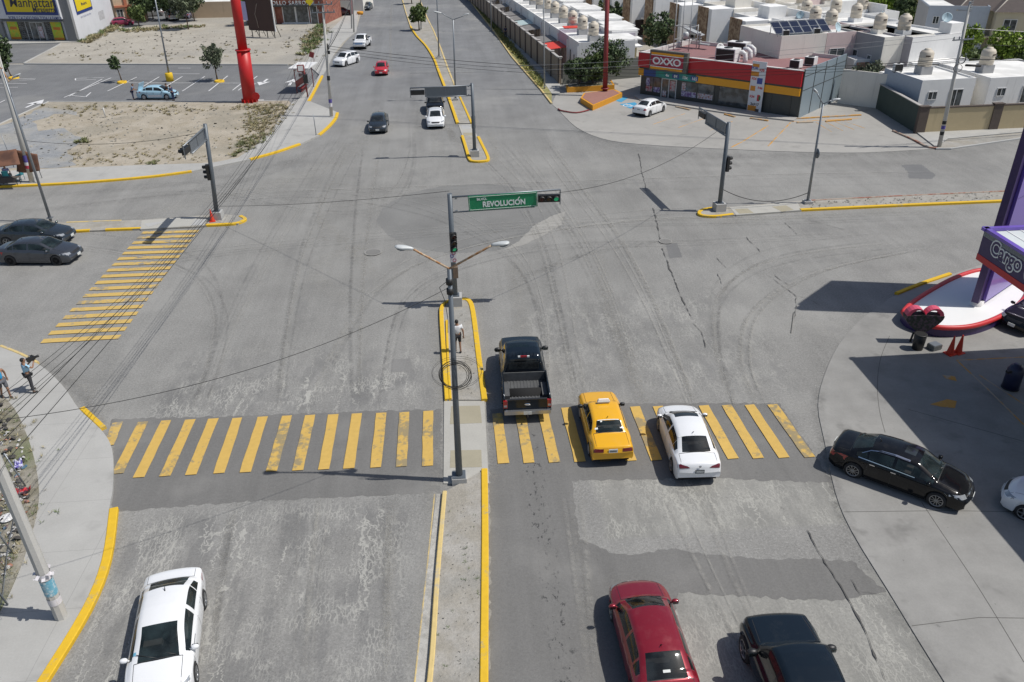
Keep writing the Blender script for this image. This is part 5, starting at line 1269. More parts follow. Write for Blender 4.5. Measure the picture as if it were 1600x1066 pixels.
# plinth
px = [(1409, 490), (1425, 474), (1465, 449), (1498, 433), (1530, 424), (1560, 425), (1590, 436), (1606, 452), (1600, 470), (1577, 489), (1545, 505), (1510, 514), (1470, 515), (1440, 509), (1418, 500)]
pp = smooth_path(G(px+[px[0]], .45), 4)[:-1]
t = thing('sign_plinth', 'white boat-shaped plinth with red rim and purple sides under the tower', 'plinth', (0, 0, 0))
m = MB(); m.prism(pp, .03, .50); me = m.mesh('side'); obj('side', me, PURD, t)
cen = sum(pp, Vector())/len(pp); ins = [cen+(p-cen)*.955 for p in pp]
m = MB(); m.prism(ins, .50, .515); obj('top', m, WHP, t)
m = MB(); m.tube([Vector((p.x, p.y, .53)) for p in [cen+(p-cen)*.985 for p in pp]+[cen+(pp[0]-cen)*.985]], .13, 8, False); obj('rim', m, REDT, t)
# heart-shaped frame
hb_ = g(1436, 545, .035); t = thing('heart_frame', 'pink and black heart-shaped photo frame standing before the white plinth', 'heart sign', g(1432, 534, .03), R(-8)); PINK = M('pink_paint', (.62, .09, .15), .5, var=.15)
def heart(s, k=1.0): return [(s*k*.054*16*math.sin(a)**3, s*k*.054*(13*math.cos(a)-5*math.cos(2*a)-2*math.cos(3*a)-math.cos(4*a))) for a in np.linspace(0, 2*PI, 49)]
o_, i_ = heart(1.0), heart(.80); vs = []; fs = []; n = 49
for y in (-.2, .2): vs += [(a, y, b_+1.25) for a, b_ in o_]+[(a, y, b_+1.28) for a, b_ in i_]
for j in range(n-1):
    fs += [(j, j+1, n+j+1, n+j), (2*n+j+1, 2*n+j, 3*n+j, 3*n+j+1), (j+1, j, 2*n+j, 2*n+j+1), (n+j, n+j+1, 3*n+j+1, 3*n+j)]
m = MB(); m.add(vs, fs); obj('heart_rim', m, PINK, t)
m = MB(); m.prism([(a*1.03, b_*1.03) for a, b_ in o_[:-1] if b_ < .30], -.22, .22, True, True); me = m.mesh('dark_filling'); me.transform(Matrix.Translation((0, 0, 1.27)) @ Matrix.Rotation(PI/2, 4, 'X')); obj('dark_filling', me, M('plant_filling', (.03, .04, .03), .8, var=.7, sc=8, col2=(.09, .06, .08)), t)
m = MB(); m.box((.15, -.1, 1.3), (.9, .06, .34)); obj('banner', m, M('banner_grey', (.30, .30, .28), .6, var=.5, sc=7), t)
m = MB(); m.lathe([(.16, 0), (.16, .03), (.0, .04)], n=14, M=Matrix.Translation((.62, -.16, 1.25)) @ Matrix.Rotation(PI/2, 4, 'X')); obj('round_badge', m, SBOX, t)
m = MB(); m.tube([(-.3, 0, 0), (-.25, 0, .5)], .05, 6); m.tube([(.3, 0, 0), (.25, 0, .5)], .05, 6); obj('leg', m, SBOX, t)
t = thing('rubbish_bin', 'black barrel bin in front of the heart frame', 'bin', g(1433, 545, .035)); m = MB(); m.lathe([(.24, 0), (.27, .5), (.28, .78), (.25, .80), (.24, .7), (0, .7)], n=20); obj('barrel', m, TRIM, t); m = MB(); m.lathe([(.285, .76), (.295, .80), (.27, .82)], n=20); obj('rim', m, SBOX, t)
t = thing('tool_box', 'grey box with a red lid lying on the forecourt beside the cones', 'box', g(1459, 545, .035), .3); m = MB(); m.box((0, 0, .14), (.52, .42, .22)); obj('box_body', m, M('grey_plastic', (.12, .13, .13), .6), t); m = MB(); m.box((.0, 0, .265), (.46, .38, .03)); obj('lid', m, SIGB, t); m = MB(); m.box((.38, .1, .06), (.22, .30, .04)); obj('red_flap', m, REDT, t)
CONE = M('cone_red', (.62, .045, .02), .55, var=.1)
def cone(label, px, z=.035, k=1.0, group=None):
    t = thing('traffic_cone', label, 'traffic cone', g(*px, z), .3, group); m = MB(); m.lathe([(.17*k, .03), (.16*k, .08), (.035*k, .92*k), (.03*k, .94*k), (0, .94*k)], n=18); obj('cone_body', m, CONE, t); m = MB(); m.box((0, 0, .02), (.44*k, .44*k, .04)); obj('base', m, CONE, t); return t
cone('red traffic cone left of its twin in front of the white plinth', (1484, 553), .035, 1.0, 'cones by the plinth'); cone('red traffic cone right of its twin in front of the white plinth', (1497, 551), .035, 1.0, 'cones by the plinth'); cone('red traffic cone leaning at the foot of the left signal mast', (332, 346), .11, .9)
# tank vent / dispenser in the shade
t = thing('air_dispenser', 'dark blue drum-shaped dispenser in the forecourt shade at the right edge', 'dispenser', g(1578, 606, .035)); m = MB(); m.lathe([(.34, 0), (.34, .95), (.24, 1.12), (.15, 1.15), (.15, 1.2), (0, 1.2)], n=24); obj('drum', m, M('dispenser_blue', (.018, .022, .06), .4), t); m = MB(); m.box((-.38, -.1, .92), (.22, .14, .10)); obj('spout', m, TRIM, t); m = MB(); m.lathe([(.36, 0), (.36, .05)], n=24); obj('foot_ring', m, TRIM, t)
# planter before the shop
tri = G([(907, 160), (926, 172), (972, 152), (960, 146), (912, 152)], .1); t = thing('planter', 'yellow edged triangular planter with a red paved bed', 'planter', (0, 0, 0)); m = MB(); m.prism(tri, .0, .55); obj('wall', m, M('orange_kerb', (.62, .28, .02), .7, var=.12), t); cen = sum(tri, Vector())/5; m = MB(); m.prism([cen+(p-cen)*.90 for p in tri], .55, .565); obj('bed', m, M('red_paving', (.30, .15, .12), .9, var=.2), t)
tri = G([(884, 140), (886, 144), (960, 140), (955, 132)], .1); t = thing('planter', 'long yellow edged planter under the dark shop trees', 'planter', (0, 0, 0)); m = MB(); m.prism(tri, .0, .6); obj('wall', m, M('orange_kerb', (.62, .28, .02), .7), t); cen = sum(tri, Vector())/4; m = MB(); m.prism([cen+(p-cen)*.92 for p in tri], .6, .615); obj('bed', m, D_TRASH, t)
t = thing('barrier_pipe', 'curved dark pipe kerb lying before the triangular planter', 'barrier', (0, 0, 0)); m = MB(); m.tube(smooth_path(G([(872, 170), (878, 173), (900, 176), (920, 172)], .12), 4), .07, 6); obj('pipe', m, DRED, t)
# billboard
c = g(412, 60); t = thing('billboard', 'dark brown billboard with a white edge on steel legs', 'billboard', c, R(-28)); m = MB(); m.box((0, 0, 3.5), (5.2, .12, 4.6)); obj('board', m, M('brown_board', (.055, .026, .022), .6, var=.2, sc=.5), t)
m = MB(); m.bar((2.62, 0, 1.1), (2.62, 0, 5.9), .16); m.bar((-2.62, 0, 5.85), (2.62, 0, 5.85), .12); obj('edge_frame', m, PANW, t)
m = MB()
for x in (-2.2, -.8, .8, 2.2): m.bar((x, .1, 0), (x, .1, 1.3), .10); m.bar((x, 1.6, 0), (x, .1, 3.2), .07)
m.bar((-2.6, .1, 1.15), (2.6, .1, 1.15), .08); obj('leg_frame', m, SBOX, t)
m = MB(); m.tube([(-.6, -.09, 1.6), (-.7, -.09, 2.6), (-.9, -.09, 3.6), (-.2, -.09, 5.2)], .05, 6); obj('drawing', m, M('board_drawing', (.30, .24, .20), .7), t)
m = MB(); m.bar((-2.9, -.1, 2.6), (-2.9, -.1, 5.4), .9, .06); obj('side_poster', m, M('lilac_poster', (.42, .40, .62), .6), t)
# white marker post in the plot
t = thing('marker_post', 'short white post standing in the vacant plot', 'post', g(165, 184, .12)); m = MB(); m.lathe([(.07, 0), (.07, .95), (.05, 1.0), (0, 1.0)], n=10); obj('pole', m, PANW, t)
# ================================================================== buildings
def gp(px, py, P0, dx):
    "pixel -> (s, z) on the upright plane through P0 along dx"
    dx = Vector(dx).normalized(); n = Vector((dx.y, -dx.x, 0)); d = _rt*((px-800)/CF)+_up*((533-py)/CF)+_fw
    k = (Vector(P0)-CAM).dot(n)/d.dot(n); q = CAM+d*k-Vector(P0); return q.dot(dx), q.z
class Face:
    "an upright wall face: s along the wall, z up, built outwards"
    def __init__(s, P0, dx, out): s.P = Vector(P0); s.x = Vector(dx).normalized(); s.o = Vector(out).normalized()
    def pt(s, u, z, d=0): return s.P+s.x*u+s.o*d+Vector((0, 0, z))
    def px(s, x, y): return gp(x, y, s.P, s.x)
    def block(s, m, u0, u1, z0, z1, d0, d1):
        P = [s.pt(u, z, d) for d in (d0, d1) for u, z in ((u0, z0), (u1, z0), (u1, z1), (u0, z1))]
        flip = s.x.cross(Vector((0, 0, 1))).dot(s.o) < 0
        F = [(0, 3, 2, 1), (4, 5, 6, 7), (0, 1, 5, 4), (1, 2, 6, 5), (2, 3, 7, 6), (3, 0, 4, 7)]
        m.add(P, [f if not flip else f[::-1] for f in F])
    def panel(s, name, u0, u1, z0, z1, d0, d1, mat, parent): m = MB(); s.block(m, min(u0, u1), max(u0, u1), min(z0, z1), max(z0, z1), d0, d1); return obj(name, m, mat, parent)
    def pxpanel(s, name, a, b, d0, d1, mat, parent): p, q = s.px(*a), s.px(*b); return s.panel(name, p[0], q[0], p[1], q[1], d0, d1, mat, parent)
    def right(s):
        "reader's right along the wall"
        r = Vector((0, 0, 1)).cross(s.o); return r
    def text(s, name, body, size, u, z, d, mat, parent, **k):
        me = text_mesh(body, size, **k); r = s.right(); me.transform(frame(s.pt(u, z, d), r)); return obj(name, me, mat, parent)
def stucco(name, c, var=.10):
    "plastered wall with soft blotches and faint run-off streaks"
    b = NB(name); p = b.pos(); x, y, z = b.sep(p)
    f = 1+(b.noise(p, .7, 4)-.5)*var*2+(b.noise(p, 14, 3)-.5)*.12
    st = b.noise(b.comb(x*2.6, y*2.6, z*.22), 1.0, 4, .65).step(.56, .74)
    b.out(b.mix(st*.34, b.scale(c, f), tuple(q*.60 for q in c)), .9, 0, .3); return b.mat
WHS = stucco('white_stucco', (.79, .785, .77)); CRS = stucco('cream_stucco', (.75, .72, .655)); PKS = stucco('pink_stucco', (.66, .53, .51)); SHADE_G = stucco('grey_shade', (.36, .365, .375)); OCH = stucco('ochre_stucco', (.52, .44, .26)); TAN = stucco('tan_wall', (.50, .41, .255), .12); BEI = stucco('beige_wall', (.30, .24, .185), .14); BEI2 = stucco('beige_block', (.55, .43, .31)); ROOFW = M('white_roof_coat', (.66, .655, .63), .9, var=.18, sc=.5, grain=.08, col2=(.73, .725, .70)); ROOFG = M('grey_roof', (.36, .36, .36), .9, var=.2, sc=.5)
DKG = M('dark_grey_panel', (.055, .06, .058), .5, var=.1); GWALL = stucco('dark_green_wall', (.065, .085, .075), .16); WIN = glass_mat('window_glass', (.075, .085, .09), .1); WFR = M('window_frame', (.62, .62, .62), .5); DOORM = M('dark_door', (.05, .035, .03), .6); TANKM = M('water_tank', (.56, .50, .41), .6, var=.08); PIL = M('dark_pillar', (.10, .078, .065), .85, var=.2); STONE = M('brown_stone', (.24, .15, .09), .9, var=.5, sc=2.2, col2=(.36, .26, .17), bump=.03); TERR = stucco('terracotta_stucco', (.55, .30, .20)); CORR = M('lean_to_roof', (.20, .19, .18), .7, var=.25, sc=1.5)
# ---- convenience shop
FL, FR = g(1000, 148), g(1244.6, 185.4); e = (FR-FL).normalized(); nb = Vector((-e.y, e.x, 0)); nb = nb if nb.y > 0 else -nb
Ws = (FR-FL).length; Ds = 10.4; Hs = 4.45
shop = thing('corner_shop', 'red and yellow banded corner shop with a maroon flat roof', 'shop', FL, 0)
o = FL
def loc(F, P): return Face(F.P-P, F.x, F.o)
f = Face((0, 0, 0), e, -nb)
fw = Face(FL, e, -nb)          # same face in world coordinates, for pixel look-up
def rel(a): return fw.px(*a)
z1 = 2.95
m = MB(); f.block(m, 0, Ws, 0, 3.95, -Ds, 0); obj('wall', m, DKG, shop)
MAR = M('maroon_roof', (.26, .135, .135), .9, var=.14, sc=.4, grain=.05); REDF = M('red_fascia', (.44, .012, .022), .4, var=.08, sc=.6); YELF = M('yellow_fascia', (.74, .33, .012), .45, var=.06); GUT = M('light_gutter', (.62, .60, .58), .6)
f.panel('roof', .1, Ws-.1, 3.95, 3.975, -Ds+.1, -.1, MAR, shop)
z2 = 3.0
f.panel('red_fascia', -.25, Ws+.02, z2, Hs, .0, .35, REDF, shop); f.panel('fascia_band', -.15, Ws, z2-.18, z2, .0, .22, DKG, shop)
ub = rel((1090, 118))[0]
f.panel('yellow_fascia', ub, Ws+.01, 2.12, z2-.18, .0, .28, YELF, shop); f.panel('yellow_fascia', -.20, .45, 2.12, z2-.18, 0, .28, YELF, shop)
TEAL = M('teal_banner', (.02, .22, .24), .5, var=.3, sc=1.2, col2=(.03, .28, .20)); NAVB = M('navy_banner', (.03, .07, .24), .5, var=.2)
tb = f.panel('teal_banner', 2.0, ub, 2.14, z2-.2, .02, .30, TEAL, shop); f.panel('navy_banner', .5, 2.0, 2.14, z2-.2, .02, .30, NAVB, shop)
for u, body in ((3.4, '4x'), (4.4, '84'), (5.5, '15x'), (6.6, '165')): f.text('lettering', body, .42, u, 2.33, .305, WTXT, tb, ext=.004, off=.012)
m = MB()
for u in (4.4, 6.6): f.block(m, u-.42, u+.42, 2.26, 2.74, .295, .3025)
obj('price_box', m, NAVB, tb)
m = MB(); f.block(m, -.1, Ws+.1, Hs, Hs+.06, -.02, .36); f.block(m, -.16, .04, 3.95, Hs+.04, -Ds, 0); f.block(m, .04, Ws, 3.95, Hs-.1, -Ds, -Ds+.15); obj('parapet', m, GUT, shop)
# right side cladding
fr = Face(e*Ws, nb, e); BLP = M('blue_grey_cladding', (.25, .31, .35), .45, .2, var=.12, sc=.6)
fr.panel('side_cladding', .0, Ds+.1, 0, Hs+.12, 0, .12, BLP, shop); m = MB()
for u in (0, 2.6, 5.2, 7.8, Ds+.1): fr.block(m, u-.05, u+.05, 0, Hs+.13, .02, .15)
for z in (2.6, 3.9): fr.block(m, .05, Ds, z-.03, z+.03, .02, .135)
obj('cladding_joint', m, DKG, shop)
# name board
Fo = Face(FL-nb*.75, e, -nb); a, c = Fo.px(1016, 79), Fo.px(1072, 114); u0, u1 = a[0], c[0]; nbz1, nbz0 = a[1]+.1, c[1]-.15
sg = f.panel('name_board', u0, u1, nbz0, nbz1, .3, .75, M('olive_grey_board', (.115, .11, .095), .5, var=.08), shop)
OXR = M('wine_red_board', (.33, .012, .045), .4, var=.06); ORS = M('orange_stripe', (.80, .33, .01), .45)
us, ue = u0+.16, u1-.42
f.panel('board_panel', us, ue, nbz0+.22, nbz1-.22, .75, .79, OXR, sg); f.panel('orange_stripe', us+.05, ue, nbz1-.42, nbz1-.20, .75, .81, ORS, sg); f.panel('orange_stripe', us, ue-.05, nbz0+.16, nbz0+.38, .75, .81, ORS, sg)
m = MB(); f.block(m, us+.05, ue-.02, nbz1-.50, nbz1-.43, .75, .80); f.block(m, us, ue, nbz0+.39, nbz0+.46, .75, .80); obj('white_line', m, WTXT, sg)
me = fit(text_mesh('OXXO', 1.3, .015, .03, space=.86), (ue-us)*.88, (nbz1-nbz0)*.36); me.transform(frame(f.pt((us+ue)/2, (nbz0+nbz1)/2, .80), f.right())); obj('lettering', me, WTXT, sg)
# tall price banner
a = rel((1192, 98)); ua = a[0]; ban = f.panel('price_banner', ua-.85, ua+.62, .12, 4.9, .36, .42, M('banner_white', (.66, .67, .70), .6, var=.06), shop)
PR1 = M('print_red', (.50, .03, .04), .6); PR2 = M('print_blue', (.05, .08, .32), .6); PR3 = M('print_orange', (.62, .25, .03), .6); PR4 = M('print_green', (.05, .22, .09), .6); PR5 = M('print_dark', (.06, .05, .05), .6)
for z, u, body, mt in ((4.0, .30, '$39', PR1), (3.15, -.40, '$54', PR1), (2.35, .35, '$46', PR1), (1.45, -.38, '$34', PR1), (.75, .0, '2x$17', PR5), (4.15, -.45, 'POR', PR2)):
    f.text('lettering', body, .34, ua-.1+u*1.0, z, .425, mt, ban, ext=.003, off=.012)
for z, u, w, h, mt in ((4.5, -.35, .34, .16, PR3), (3.72, -.35, .4, .22, PR3), (3.1, .22, .28, .28, PR2), (2.35, -.4, .26, .24, PR3), (1.5, .3, .14, .3, PR1), (1.5, .42, .10, .2, PR4), (.45, -.25, .45, .26, PR3), (.3, .3, .2, .14, PR5)):
    f.panel('print', ua-.1+u-w, ua-.1+u+w, z-h, z+h, .4201, .424, mt, ban)
# shop windows and door
def window(face, parent, u0, u1, z0, z1, mull=1, d=0.0, fm=WFR, name='window', gm=None, bar=.07, hor=0):
    m = MB(); face.block(m, u0-bar, u0, z0-bar, z1+bar, d, d+.05); face.block(m, u1, u1+bar, z0-bar, z1+bar, d, d+.05); face.block(m, u0, u1, z1, z1+bar, d, d+.05); face.block(m, u0, u1, z0-bar, z0, d, d+.07)
    for k in range(1, mull): u = u0+(u1-u0)*k/mull; face.block(m, u-bar/2, u+bar/2, z0, z1, d+.002, d+.045)
    for k in range(1, hor+1): z = z0+(z1-z0)*k/(hor+1); face.block(m, u0, u1, z-bar/2, z+bar/2, d+.001, d+.042)
    fr_ = obj(name, m, fm, parent); m = MB(); face.block(m, u0, u1, z0, z1, d+.004, d+.02); obj('pane', m, gm or WIN, fr_); return fr_
def U(x, y): return rel((x, y))[0]
POSTM = [M('shop_poster_a', (.55, .50, .48), .6, var=.5, sc=5, col2=(.40, .08, .10)), M('shop_poster_b', (.20, .12, .30), .6, var=.5, sc=5, col2=(.5, .5, .6)), M('shop_poster_c', (.60, .60, .66), .6, var=.4, sc=6, col2=(.35, .15, .12))]
for (ua_, ub_, mu) in ((U(1008, 140), U(1032, 143), 2), (U(1063, 150), U(1114, 158), 2), (U(1122, 160), U(1172, 168), 1)):
    w = window(f, shop, ua_, ub_, .5 if mu == 2 else .35, 2.0, mu, .0, DKG)
    if mu == 2:
        for k in range(2): f.panel('poster', ua_+.1+(ub_-ua_)/2*k, ua_+(ub_-ua_)/2*(k+1)-.1, .52, 1.05, .021, .03, POSTM[(k+int(ua_)) % 3], w)
        f.panel('poster', ua_+.1, ua_+.55, 1.1, 1.9, .021, .03, POSTM[(int(ua_)+1) % 3], w)
dr = window(f, shop, U(1034, 145), U(1055, 149), .06, 2.0, 2, .01, WFR, 'door', None, .09)
f.panel('poster', U(1046, 147), U(1054, 149), .9, 1.9, .032, .04, POSTM[0], dr); f.panel('poster', U(1035, 147), U(1041, 147), .2, .8, .032, .04, POSTM[2], dr)
fa = window(f, shop, U(1203, 175), U(1232, 180), .06, 2.0, 1, 0, DKG, 'service_door', DKG, .06)
# roof gear
def onroof(px, py, z=3.98): return g(px, py, z)
def ac_unit(label, p, size, rz, group='roof machines on the shop'):
    t = thing('air_conditioner', label, 'air conditioner', p, rz, group); w, d, h = size
    m = MB(); m.box((0, 0, h/2+.08), size); obj('casing', m, PANW, t); m = MB(); m.box((0, -d/2-.01, h/2+.08), (w*.9, .03, h*.85)); obj('grille', m, SBOX, t)
    m = MB(); m.lathe([(min(w, d)*.34, h+.08), (min(w, d)*.34, h+.13), (0, h+.13)], n=16); obj('fan', m, SBOX, t); m = MB()
    for x in (-w*.4, w*.4): m.box((x, 0, .04), (.08, d, .08))
    obj('rail', m, SBOX, t); return t
rz_s = math.atan2(e.y, e.x)
ac_unit('big front air conditioner with dark grille on the maroon roof', onroof(1136, 96), (2.2, 1.3, 1.25), rz_s); ac_unit('big rear air conditioner behind its twin on the maroon roof', onroof(1153, 84), (2.2, 1.2, 1.15), rz_s)
for k, (x, y) in enumerate(((1158, 97), (1166, 92), (1172, 88))):
    t = thing('duct', ['front', 'middle', 'rear'][k]+' white bent duct beside the big air conditioners', 'duct', onroof(x, y), rz_s, 'white ducts on the shop roof'); m = MB()
    m.tube([(-.4, 0, .9), (.05, 0, .95), (.35, 0, .75), (.42, 0, .3), (.42, 0, .0)], .24, 8); obj('duct_pipe', m, PANW, t)
for k, (x, y) in enumerate(((1239, 86), (1243, 107), (1266, 102))): ac_unit(['small cube unit standing alone towards the back of the maroon roof', 'small cube unit near the right front corner of the maroon roof', 'small cube unit by the blue side wall of the shop'][k], onroof(x, y), (1.0, .9, .75), rz_s, 'small units on the shop roof')
def dish(label, p, r, rz, tilt=.6, mat=PANW, post=.8):
    t = thing('satellite_dish', label, 'satellite dish', p, rz, 'satellite dishes on roofs'); m = MB(); m.tube([(0, 0, 0), (0, 0, post)], .04, 6); obj('pole', m, GALV, t)
    m = MB(); Mx = Matrix.Translation((0, 0, post)) @ Matrix.Rotation(PI/2-tilt+.2, 4, 'X'); m.lathe([(0, .0), (r*.5, .04*r), (r*.85, .14*r), (r, .22*r), (r, .25*r), (r*.85, .17*r), (0, .03)], n=20, M=Mx); d = obj('dish', m, mat, t)
    m = MB(); m.tube([Mx @ Vector((0, r*.9, .1)), Mx @ Vector((0, 0, r*.75))], .02, 5); obj('feed_arm', m, SBOX, d); return t
dish('round satellite dish on the maroon shop roof in front of the air conditioners', onroof(1123, 90), .62, .5, .5)
m = MB(); c0 = onroof(1052, 78); d1 = e*1.9; d2 = nb*1.7
for q in (Vector(), d1, d2, d1+d2): m.tube([q, q+Vector((0, 0, 5.4 if q.length < 2.2 and q != d1+d2 else 2.6))], .05, 6)
for z in (1.1, 2.5):
    for q, w in ((Vector(), d1), (Vector(), d2), (d1, d1+d2), (d2, d1+d2)): m.bar(q+Vector((0, 0, z)), w+Vector((0, 0, z)), .06)
m.bar(Vector((0, 0, 5.3)), d1+Vector((0, 0, 5.3)), .06)
t = thing('roof_frame', 'tall pale pipe frame standing on the left of the maroon shop roof', 'frame', c0); obj('pipe_frame', m, LPOLE, t); m = MB(); m.lathe([(.3, 1.15), (.32, 1.7), (.2, 1.85), (0, 1.9)], c=tuple((d1+d2)*.5), n=14); obj('tank', m, LAMPW, t)
t = thing('roof_rack', 'spiral vent rack behind the pipe frame on the maroon roof', 'vent', onroof(1092, 76), rz_s); m = MB(); m.tube([(0, 0, 0), (0, 0, 1.8)], .06, 6); m.box((.6, 0, .5), (1.2, .6, .12)); m.box((-1.2, .2, 1.9), (2.6, .9, .10), M=Matrix.Translation((-1.0, .2, 1.75)) @ Matrix.Rotation(.3, 4, 'Y'))
for k in range(5): m.box((0, 0, .6+.25*k), (.34, .34, .06))
obj('rack', m, LPOLE, t)
# ---- walls
def wall_thing(name, label, a, b_, h, th, mat, pil=None, pm=None, cap=None, cm=None, pw=.45, cat='wall'):
    a, b_ = Vector(a), Vector(b_); t = thing(name, label, cat, (a.x, a.y, 0)); d = b_-a; L = d.length; d.normalize(); n = Vector((-d.y, d.x, 0)); F_ = Face((0, 0, 0), d, n)
    m = MB(); F_.block(m, 0, L, -.05, h, -th/2, th/2); obj('wall_panel', m, mat, t)
    if cap: m = MB(); F_.block(m, -.02, L+.02, h, h+cap, -th/2-.06, th/2+.06); obj('coping', m, cm, t)
    if pil:
        u = .25
        while u < L:
            m = MB(); F_.block(m, u-pw/2, u+pw/2, -.05, h+.16, -th/2-.10, th/2+.10); p = obj('pillar', m, pm, t); m = MB(); F_.block(m, u-pw/2-.06, u+pw/2+.06, h+.16, h+.24, -th/2-.16, th/2+.16); obj('pillar_cap', m, cm or pm, p); u += pil
    return t
wa, wb_ = g(875, 132.5), g(737, 5); wd = (wb_-wa).normalized()
wall_thing('boundary_wall', 'long brown boundary wall with dark pillars along the far pavement', wa, wa+wd*150, 2.85, .2, BEI, 4.25, PIL, .10, M('pale_coping', (.40, .38, .36), .8), .42)
wall_thing('boundary_wall', 'grey concrete wall behind the dark shop trees', wa+Vector((.3, .1, 0)), g(1000, 121), 2.3, .18, M('grey_green_wall', (.16, .165, .15), .9, var=.15, sc=.6), None)
wall_thing('boundary_wall', 'dark green wall running from the shop to the tan wall', g(1300, 126), g(1431, 208.5), 2.35, .2, GWALL, None, None, .07, M('pale_coping', (.40, .38, .36), .8))
ta, tb_ = g(1431, 208.8), g(1600, 201.5); wall_thing('boundary_wall', 'tan boundary wall with dark pillars before the white houses', ta, ta+(tb_-ta)*3.2, 2.2, .2, TAN, 6.9, PIL, .12, PIL, .85)
# ---- houses
HG = 'white houses with roof tanks'
TKG = 'beige water tanks on the house roofs'
TK = {}
def water_tank(label, p, k=1.0):
    if not TK:
        t = thing('water_tank', label, 'water tank', p, 0, TKG); m = MB(); m.lathe([(.50, 0), (.52, .08), (.52, .3), (.54, .33), (.52, .36), (.52, .62), (.54, .65), (.52, .68), (.52, .95), (.42, 1.12), (.24, 1.2), (.24, 1.27), (0, 1.29)], n=20); obj('tank_body', m, TANKM, t); m = MB(); m.box((0, -.525, .78), (.34, .03, .12)); obj('tank_label', m, PIL, t); TK[0] = t
    else: t = copy_tree(TK[0], None, p)
    t.location = p; t['label'] = label; t.scale = (k*1.22,)*3; t.rotation_euler = (0, 0, random.uniform(-.5, .5)); return t
def house(label, P, u, w, d, h, mat, tank=None, wins=(), side_wins=(), roof=ROOFW, parapet=.34, name='house', group=HG, roofm=None, side_mat=None, stand=.45):
    """P = near left corner on the ground, u = direction of the front, depth runs to the back"""
    P = Vector((P[0], P[1], 0)); u = Vector((u[0], u[1], 0)).normalized(); v = Vector((-u.y, u.x, 0)); t = thing(name, label, 'house', P, 0, group)
    F_ = Face((0, 0, 0), u, -v); S_ = Face(v*d, -v, -u)         # front, left side (from the back to the front)
    m = MB(); F_.block(m, 0, w, -.05, h, -d, 0); obj('wall', m, mat, t)
    m = MB(); F_.block(m, .12, w-.12, h, h+.02, -d+.12, -.12); rf = obj('roof', m, roof, t)
    m = MB(); F_.block(m, 0, w, h, h+parapet, -.12, 0); F_.block(m, 0, w, h, h+parapet, -d, -d+.12); F_.block(m, 0, .12, h, h+parapet, -d+.12, -.12); F_.block(m, w-.12, w, h, h+parapet, -d+.12, -.12); obj('parapet', m, mat, rf)
    for a, b_, z0, z1 in wins: window(F_, t, a, b_, z0, z1, 2, .0)
    for a, b_, z0, z1 in side_wins: window(S_, t, a, b_, z0, z1, 1 if b_-a < .9 else 2, .0)
    if tank:
        for (a, b_, lab) in tank:
            q = u*a+v*b_; m = MB(); m.box((q.x, q.y, h+stand/2+.02), (1.15, 1.15, stand), math.atan2(u.y, u.x)); obj('tank_stand', m, mat if stand < .6 else ROOFG, rf); water_tank(lab, P+q+Vector((0, 0, h+stand+.02)))
    return t, F_, S_, u, v
random.seed(21)
LIL_S = stucco('lilac_stucco', (.50, .46, .52))
nth = ['first', 'second', 'third', 'fourth', 'fifth', 'sixth', 'seventh', 'eighth', 'ninth', 'tenth', 'eleventh', 'twelfth', 'thirteenth', 'fourteenth', 'fifteenth', 'sixteenth']
